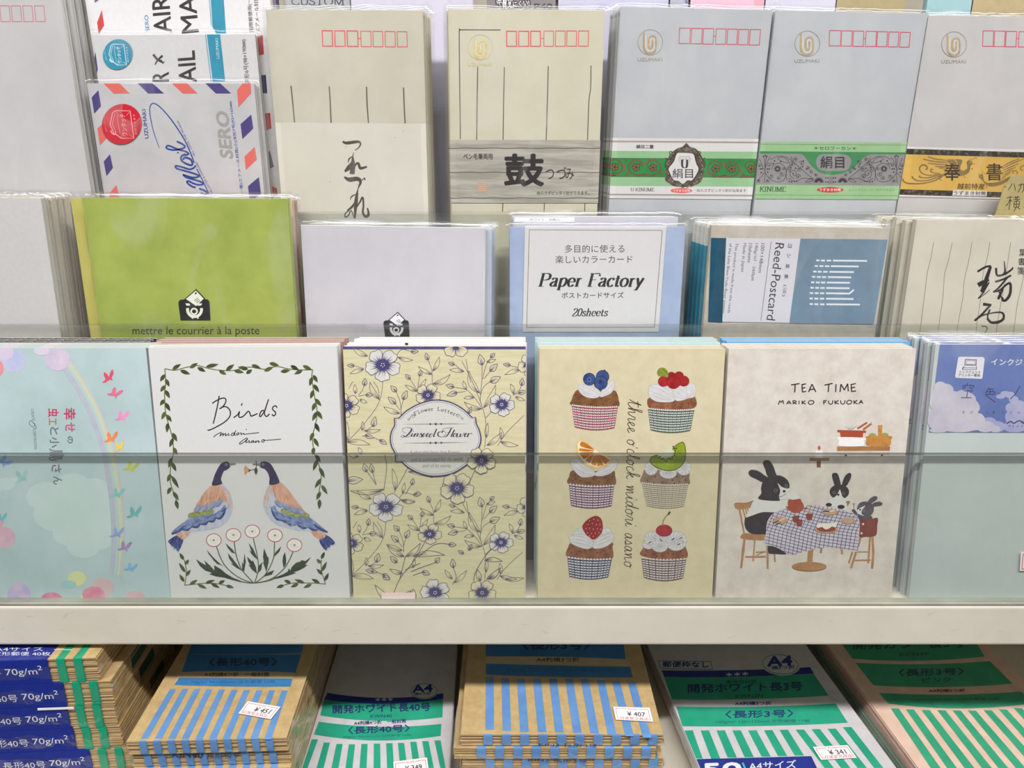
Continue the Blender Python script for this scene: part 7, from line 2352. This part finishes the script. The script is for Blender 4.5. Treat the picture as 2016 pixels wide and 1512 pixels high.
# ---- stack of kraft bundles with a wide navy band (far left)
TA = 0.0159
fA = []
for k in range(6):
    xr = (183, 204, 201, 204, 228, 215)[k]
    f = Flat((xr - 305, 1300), (xr, 1300), Z0 - 0.2862, 3.0, 0.090, 0.205, TA)
    f.M = Matrix.Translation((0, 0.0002 * k, -(TA + 0.0004) * k)) @ f.M
    f.top = Face(f.M, (0, 0, TA), (1, 0, 0), (0, 1, 0), (0, 0, 1))
    f.front = Face(f.M, (0, 0, 0), (1, 0, 0), (0, 0, 1), (0, -1, 0))
    labs = ['kraft envelope bundle with navy band, topmost of the far left stack', 'kraft envelope bundle with navy band, second from top in the far left stack', 'kraft envelope bundle with navy band, third from top in the far left stack',
            'kraft envelope bundle with navy band, fourth from top in the far left stack', 'kraft envelope bundle with navy band, fifth from top in the far left stack', 'kraft envelope bundle with navy band, lowest of the far left stack']
    r = bundle('envelope_bundle', labs[k], f, KRAFT, KEDGE, 20, 'navy banded kraft bundles', seed=100 + k)
    W = f.w / 2
    # navy band and green stripes wrap from the top over the front
    xs = W - 0.0272
    b = MB()
    b.box((-W - .0002, -0.0007, -0.00001), (xs, 0.20, TA + 0.0002), NVB)
    o = b.build('label_band', r, label='wide navy blue paper band with white lettering')
    for (s0, s1) in ((W - 0.0222, W - 0.0176), (W - 0.0124, W - 0.0078)):
        b2 = MB()
        b2.box((s0, -0.00055, 0.0001), (s1, 0.20, TA + 0.00012), wash((0, 150, 112), (12, 164, 124), scale=60, name='green_stripe_print'))
        b2.build('stripe', r)
    a = Art(Face(f.M, (0, -0.0007, 0), (1, 0, 0), (0, 0, 1), (0, -1, 0)))
    WHI = paper((232, 234, 240))

    def T(u, v):     # local front coordinates straight to the sheet
        return a.face.L(u, v, a.w)
    a.P = lambda p: a.face.L(p[0], p[1], a.w)

    def ft(s_, u0, u1, v0, h, bold=0.0):
        V, Fc = glyphs(s_, bold)
        a.up()
        x0, x1 = min(v[0] for v in V), max(v[0] for v in V)
        y0_, y1_ = min(v[1] for v in V), max(v[1] for v in V)
        a.add([a.face.L(u0 + (u1 - u0) * (x - x0) / (x1 - x0), v0 + h * (y - y0_) / (y1_ - y0_), a.w) for x, y in V], Fc, WHI)
    ft('長形40号', xs - .0520, xs - .0272, .0050 - (.001 if k else 0), .0052)
    ft('70g/m', xs - .0246, xs - .0066, .0050 - (.001 if k else 0), .0056)
    ft('2', xs - .0060, xs - .0036, .0092 - (.001 if k else 0), .0030)
    a.build('band_print', o)
    if k == 0:
        at = Art(Face(f.M, (0, 0, TA + .0002), (1, 0, 0), (0, 1, 0), (0, 0, 1)))
        at.crop(0, 1260, 6)
        at.text('定形郵便 40枚', (-90, 184), (596, 186), 46, WHI)
        at.text('A4サイズ', (-60, 132), (516, 130), 50, WHI)
        at.seg([(640, 112), (860, 116)], 7, WHI)
        at.build('band_print', o)
    if k:
        b4 = MB()
        for y4, l4 in ((.018 + .009 * k, .022), (.075 + .004 * k, .03)):
            b4.box((W, y4, TA * .25), (W + .0003, y4 + l4, TA * .8), wash((8, 70, 50), (16, 92, 66), scale=60, name='dark_green_print'))
        b4.build('side_print', r)
    if k == 2:
        b3 = MB()
        b3.box((xs - 0.016, -0.0016, TA * .90), (xs + 0.0048, -0.0012, TA * .985), paper((238, 236, 236)))
        b3.build('paper_strip', r, label='white paper strip')
    fA.append(r)

# ---- kraft bundles with ten light blue stripes (number 40)
TB = 0.0095


def striped(label, f, k, seed, nst, x0, x1, ratio, mat, group, edge_text=None):
    r = bundle('envelope_bundle', label, f, KRAFT, KEDGE, 10, group, seed=seed)
    b = MB()
    p = (x1 - x0) / (nst - 1 + ratio)
    for i in range(nst):
        s0 = x0 + i * p
        b.box((s0, -0.00045, 0.0008), (s0 + p * ratio, 0.0005 if k == 0 else .03, f.t + 0.00008), mat)
    b.build('stripes', r)
    return r


fB = Flat((252, 1455), (562, 1457), Z0 - 0.3240, 2.0, 0.0900, 0.205, TB)
SB = []
for k in range(6):
    f = Flat((252, 1455), (562, 1457), Z0 - 0.3240, 2.0, 0.0900, 0.205, TB)
    f.M = Matrix.Translation(((0, 0.0004, 0.0008, 0, .0006, 0)[k], (0, 0.0016, -0.0012, 0.0008, 0, 0)[k], -(TB + 0.0005) * k)) @ f.M
    f.top = Face(f.M, (0, 0, TB), (1, 0, 0), (0, 1, 0), (0, 0, 1))
    lab = ['kraft envelope bundle with blue stripes and 451 yen sticker, top of its stack', 'kraft envelope bundle with blue stripes, directly under the 451 yen one', 'kraft envelope bundle with blue stripes, two below the 451 yen one'][min(k, 2)] if k < 3 else ('kraft envelope bundle with blue stripes, lower in the 451 yen stack, %s from top' % ORD[k - 1])
    r = striped(lab, f, k, 120 + k, 10, -f.w / 2 + .0072, f.w / 2 - .0078, .50, BLS, 'narrow blue striped kraft bundles')
    SB.append((r, f))
r, f = SB[0]
a = Art(f.top, lift=.0001)
a.crop(230, 1270, 4.917)
GX0 = [(517, 425), (636, 425), (752, 425), (868, 428), (990, 432), (1112, 435), (1230, 437), (1352, 438), (1475, 438), (1598, 440)]
GX1 = [(232, 906), (366, 906), (497, 906), (628, 906), (762, 908), (892, 908), (1022, 910), (1155, 910), (1290, 912), (1424, 914)]
for (xa, ya), (xb, yb) in zip(GX0, GX1):
    a.poly([(xa, ya), (xa + 56, ya), (xb + 68, yb), (xb, yb)], BLS)
BLP = BLB
STRW = wash((196, 176, 138), (206, 188, 150), scale=90, name='pale_strip_print')
a.poly([(690, 60), (1796, 60), (1680, 402), (556, 392)], STRW)
curve_band(a, (742, -40), (1812, -40), (1790, 80), (688, 86), BLP, 0, 8)
curve_band(a, (690, 88), (1786, 88), (1732, 268), (628, 262), BLP, 6, -12)
curve_band(a, (602, 318), (1702, 326), (1680, 402), (556, 388), BLP, 0, 6)
TXB = ink(18, 44, 84)
a.text('〈長形40号〉', (896, 206), (1548, 202), 78, TXB, bold=.03)
a.text('A4判横4つ折　一般封筒', (846, 306), (1474, 304), 38, TXB, bold=.02)
a.text('70g/m² 90×205mm 定形郵便 25枚', (720, 378), (1536, 374), 34, ink(22, 76, 128))
a.build('label_print', r, label='blue printed panels and stripes')
sticker(f, r, 230, 1270, 4.917, [(1268, 543), (1586, 598), (1490, 718), (1176, 662)], '451')
fr = Art(Face(SB[1][1].M, (0, -0.0010, 0), (1, 0, 0), (0, 0, 1), (0, -1, 0)))
fr.crop(230, 1270, 4.917)
fr.text('KIN40', (538, 1085), (832, 1092), 60, ink(44, 42, 78))
fr.text('長形40号', (868, 1106), (1190, 1082), 52, ink(70, 66, 96))
fr.build('edge_print', SB[1][0])

# ---- kraft bundles with ten light blue stripes (number 3, wider)
TK_ = 0.0079
SK = []
for k in range(6):
    f = Flat((908, 1441), (1306, 1452), Z0 - 0.3338, 0.0, 0.1195, 0.235, TK_)
    f.M = Matrix.Translation(((0, -.0040, .0010, 0, -.002, 0)[k], (0, -.0014, -0.0004, 0.0008, 0, 0)[k], -(TK_ + 0.0005) * k)) @ f.M
    f.top = Face(f.M, (0, 0, TK_), (1, 0, 0), (0, 1, 0), (0, 0, 1))
    lab = ['wide kraft envelope bundle with blue stripes and 407 yen sticker, top of its stack', 'wide kraft envelope bundle with blue stripes, directly under the 407 yen one', 'wide kraft envelope bundle with blue stripes, two below the 407 yen one'][k] if k < 3 else ('wide kraft envelope bundle with blue stripes, %s from top in the 407 yen stack' % ORD[k - 1])
    r = striped(lab, f, k, 140 + k, 10, -f.w / 2 + .0135, f.w / 2 - .0030, .50, BLS, 'wide blue striped kraft bundles')
    SK.append((r, f))
r, f = SK[0]
a = Art(f.top, lift=.0001)
a.crop(600, 1160, 2.88)
for (xa, ya), (xb, yb) in zip([(1027, 497), (1115, 505), (1203, 509), (1294, 510), (1385, 508), (1476, 508), (1564, 510), (1656, 516), (1742, 522), (1829, 526)], [(1025, 797), (1122, 803), (1222, 810), (1322, 810), (1420, 812), (1522, 814), (1620, 818), (1718, 824), (1818, 834), (1918, 842)]):
    a.poly([(xa, ya), (xa + 44, ya), (xb + 48, yb), (xb, yb)], BLS)
a.poly([(1027, 300), (1810, 300), (1855, 490), (1027, 478)], STRW)
curve_band(a, (1027, 250), (1800, 250), (1820, 398), (1027, 382), BLB, 0, -6)
curve_band(a, (1027, 422), (1845, 440), (1860, 500), (1027, 484), BLB, 2, 6)
a.text('〈長形3号〉', (1236, 345), (1616, 342), 56, TXB, bold=.03)
a.text('A4判横3つ折', (1314, 412), (1556, 412), 24, ink(30, 40, 60), bold=.02)
a.text('85g/m² 120×235mm 定形郵便 20枚', (1140, 468), (1742, 474), 24, ink(22, 90, 150))
a.build('label_print', r, label='blue printed panels and stripes')
sticker(f, r, 600, 1160, 2.88, [(1748, 666), (1956, 672), (1976, 752), (1764, 740)], '407')
for kk, (p0, p1) in ((1, ((1326, 890), (1658, 898))), (2, ((1266, 976), (1600, 982)))):
    fr = Art(Face(SK[kk][1].M, (0, -0.0012, 0), (1, 0, 0), (0, 0, 1), (0, -1, 0)))
    fr.crop(600, 1160, 2.88)
    fr.text('KIN3 長形3号', p0, p1, 20, ink(50, 48, 60))
    fr.build('edge_print', SK[kk][0])


# ---- white bundles with green panels
def green_print(f, r, ox, oy, s, panels, stripes, texts, mat, navy=None, z=.0009):
    a = Art(f.top, lift=.0001)

    def P(p):
        u, v = f.top.uv(a.ox + p[0] / a.s, a.oy + p[1] / a.s)
        return f.top.L(min(max(u, -f.w / 2 + .0004), f.w / 2 - .0004), min(max(v, .0003), f.L - .001), a.w)
    a.P = P
    a.crop(ox, oy, s)
    for (L0, R0, R1, L1, m, s0, s1) in panels:
        curve_band(a, L0, R0, R1, L1, m, s0, s1)
    for q in stripes:
        a.poly(q, mat)
    for (s_, p0, p1, h, m, bo) in texts:
        a.text(s_, p0, p1, h, m, bold=bo)
    return a


NB = NVB
ZW = Z0 - 0.3640
f40 = Flat((579, 1538), (888, 1538), ZW, 1.5, 0.0900, 0.205, 0.0095)
w40 = bundle('envelope_bundle', 'narrow white envelope bundle with green panels, between the two kraft stacks', f40, WSHT, WSHE, 12, seed=160)
STR = []
for (xa, ya, xb, yb) in ((40, 852, -60, 1110), (108, 870, 40, 1110), (180, 878, 130, 1110), (250, 880, 215, 1110), (321, 878, 300, 1110), (392, 876, 385, 1110), (462, 874, 465, 1110), (528, 872, 545, 1110), (598, 866, 622, 1110), (666, 862, 700, 1110), (735, 858, 780, 1110)):
    STR.append([(xa, ya), (xa + 35, ya), (xb + 42, yb), (xb, yb)])
a = green_print(f40, w40, 600, 1160, 2.88,
                [((128, 588), (786, 590), (784, 622), (110, 626), NB, 28, 26), ((110, 628), (784, 624), (780, 726), (88, 716), GRN, 24, 26), ((80, 752), (774, 764), (770, 832), (52, 824), GRN, 22, 30)], STR,
                [('＊＊＊', (402, 636), (498, 634), 18, paper((220, 222, 230)), .05), ('事務用封筒', (376, 668), (514, 666), 18, NVT, .01), ('開発ホワイト長40号', (160, 706), (712, 690), 46, NVT, .03), ('KWN40', (372, 730), (494, 728), 18, NVT, .01), ('A4判横4つ折　一般封筒', (280, 772), (574, 758), 22, NVT, .02),
                 ('〈長形40号〉', (248, 822), (594, 808), 40, NVT, .03), ('80g/m² 90×205mm 定形郵便 25枚', (220, 848), (604, 836), 16, ink(10, 100, 90), 0)], GRN)
WP = paper((214, 212, 216))
a.ell(676, 578, 80, 46, WP)
a.ring(676, 578, 74, 41, 4, GRN)
a.text('A4', (612, 586), (724, 580), 40, NB, bold=.05)
a.text('横4つ折', (620, 604), (716, 600), 16, NB, bold=.02)
a.build('label_print', w40, label='green and navy printed panels and stripes')
sticker(f40, w40, 600, 1160, 2.88, [(502, 978), (694, 954), (706, 1050), (506, 1074)], '349')
f = Flat((579, 1538), (888, 1538), ZW - .0100, 1.5, 0.0900, 0.205, 0.0100)
bundle('envelope_bundle', 'plain lower bundle under the narrow white green panelled one', f, WSHT, WSHE, 12, seed=161)

f3 = Flat((1390, 1548), (1794, 1548), Z0 - 0.3660, 5.5, 0.1200, 0.235, 0.0095)
w33 = bundle('envelope_bundle', 'wide white envelope bundle with green panels and navy tab, between kraft and pink', f3, WSHT, WSHE, 12, seed=162)
STR = []
for (xa, ya, xb, yb) in ((282, 828, 372, 1100), (440, 828, 542, 1100), (594, 828, 702, 1090), (748, 828, 866, 1085), (900, 828, 1030, 1080), (1054, 826, 1190, 1075), (1204, 822, 1352, 1070), (1360, 820, 1640, 1190), (1514, 816, 1800, 1190), (1668, 812, 1960, 1190), (1818, 796, 2120, 1190)):
    STR.append([(xa, ya), (xa + 80, ya - 2), (xb + 88, yb), (xb, yb)])
a = green_print(f3, w33, 1290, 1270, 4.917,
                [((62, 246), (1500, 214), (1536, 278), (88, 310), NB, 14, 14), ((88, 312), (1536, 282), (1680, 490), (162, 526), GRN, 14, 16), ((204, 596), (1746, 566), (1864, 752), (262, 786), GRN, 16, 14)], STR,
                [('＊＊＊', (688, 305), (898, 296), 34, paper((220, 222, 232)), .05), ('事務用封筒', (684, 374), (980, 368), 32, ink(16, 70, 80), .02), ('開発ホワイト長3号', (318, 464), (1424, 440), 84, NVT, .03), ('KWN3N', (778, 514), (1042, 508), 34, ink(16, 70, 80), .02), ('A4判横3つ折', (772, 584), (1124, 580), 34, NB, .03),
                 ('〈長形3号〉', (680, 708), (1336, 696), 70, NVT, .03), ('100g/m² 120×235mm 定形郵便 17枚', (594, 764), (1502, 752), 34, ink(10, 104, 96), .005)], GRN)
a.poly([(392, 1106), (1510, 1076), (1590, 1240), (440, 1240)], NB)
WHI = paper((230, 232, 238))
a.text('50', (470, 1260), (830, 1248), 108, WHI, bold=.06)
a.seg([(846, 1140), (880, 1220)], 18, ink(60, 190, 200))
a.text('A4サイズ', (908, 1212), (1366, 1190), 78, WHI, bold=.01)
a.poly([(28, 150), (538, 158), (560, 240), (50, 230)], WP)
a.quadframe([(28, 150), (538, 158), (560, 240), (50, 230)], 6, ink(60, 120, 90))
a.text('郵便枠なし', (72, 214), (518, 218), 54, NB, bold=.04)
a.ell(1210, 190, 192, 104, WP, rot=7)
a.line([(1210 + 172 * cos(t * pi / 16) - 10 * sin(t * pi / 16), 188 + 92 * sin(t * pi / 16) + 20 * cos(t * pi / 16)) for t in range(33)], 6, ink(60, 130, 96), smooth=False)
a.text('A4', (1088, 206), (1322, 196), 90, NB, bold=.06)
a.text('横3つ折', (1126, 240), (1350, 230), 36, NB, bold=.03)
a.build('label_print', w33, label='green and navy printed panels and stripes')
sticker(f3, w33, 1290, 1270, 4.917, [(1524, 986), (1862, 968), (1952, 1092), (1604, 1112)], '341')
f = Flat((1390, 1548), (1794, 1548), Z0 - 0.3758, 5.5, 0.1200, 0.235, 0.0082)
bundle('envelope_bundle', 'lower white bundle under the wide green panelled one', f, WSHT, WSHE, 12, seed=163)

# pale green bundle seen edge-on between the white and the pink ones
PGN = paper((150, 172, 156), var=.05)
fg = Flat((1822, 1548), (2226, 1548), Z0 - 0.3735, 4.5, 0.1200, 0.235, 0.0105)
fg.M = Matrix.Translation((-0.0058, 0.0, 0)) @ fg.M
gb = bundle('envelope_bundle', 'pale grey green envelope bundle peeping out under the pink one', fg, PGN, edges((96, 118, 104), (168, 190, 174), axis='Z', scale=330.0), 10, seed=170)

f3p = Flat((1826, 1540), (2232, 1540), Z0 - 0.3632, 4.0, 0.1205, 0.235, 0.0100)
p33 = bundle('envelope_bundle', 'pink envelope bundle with green panels and stripes at the right end', f3p, PNK, PNKE, 12, seed=171)
STR = []
for (xa, ya, xb, yb) in ((745, 652, 1200, 1330), (890, 662, 1360, 1330), (1040, 668, 1530, 1330), (1190, 670, 1700, 1330), (1335, 672, 1860, 1330), (1482, 674, 2020, 1320), (1632, 670, 2200, 1320), (1776, 662, 2360, 1320), (1920, 650, 2520, 1320), (2060, 640, 2680, 1310)):
    STR.append([(xa, ya), (xa + 76, ya + 2), (xb + 95, yb), (xb, yb)])
PT = ink(30, 44, 96)
a = green_print(f3p, p33, 1600, 1260, 4.846,
                [((150, -140), (1480, -140), (1640, 158), (380, 178), GRN2, 0, 30), ((410, 218), (1690, 202), (1905, 418), (580, 432), GRN2, 22, 24), ((632, 504), (1985, 492), (2130, 600), (722, 606), GRN2, 24, 50)], STR,
                [('開発カラー長3号', (388, 92), (1446, 72), 80, ink(20, 66, 66), .03), ('KCN3P', (830, 156), (1108, 148), 28, ink(16, 80, 76), .02), ('〈長形3号〉', (820, 346), (1440, 332), 66, PT, .03), ('ピンク', (1048, 410), (1318, 404), 48, PT, .01), ('A4判横3つ折', (1106, 500), (1452, 496), 30, ink(74, 60, 110), .03),
                 ('100g/m² 120×235mm 定形郵便 16枚', (930, 584), (1780, 576), 26, ink(16, 92, 80), .005)], GRN2)
a.build('label_print', p33, label='green printed panels and stripes')

# corner of one more bundle at the far right
fz = Flat((2140, 1300), (2480, 1300), Z0 - 0.3705, 3.0, 0.090, 0.12, 0.0130)
fz.M = Matrix.Translation((0.4640 - fz.M.translation.x, 0.4600 - fz.M.translation.y, 0)) @ fz.M
bundle('envelope_bundle', 'grey envelope bundle at the back right corner beside the pink one', fz, paper((176, 168, 156), var=.04), WSHE, 10, seed=180)
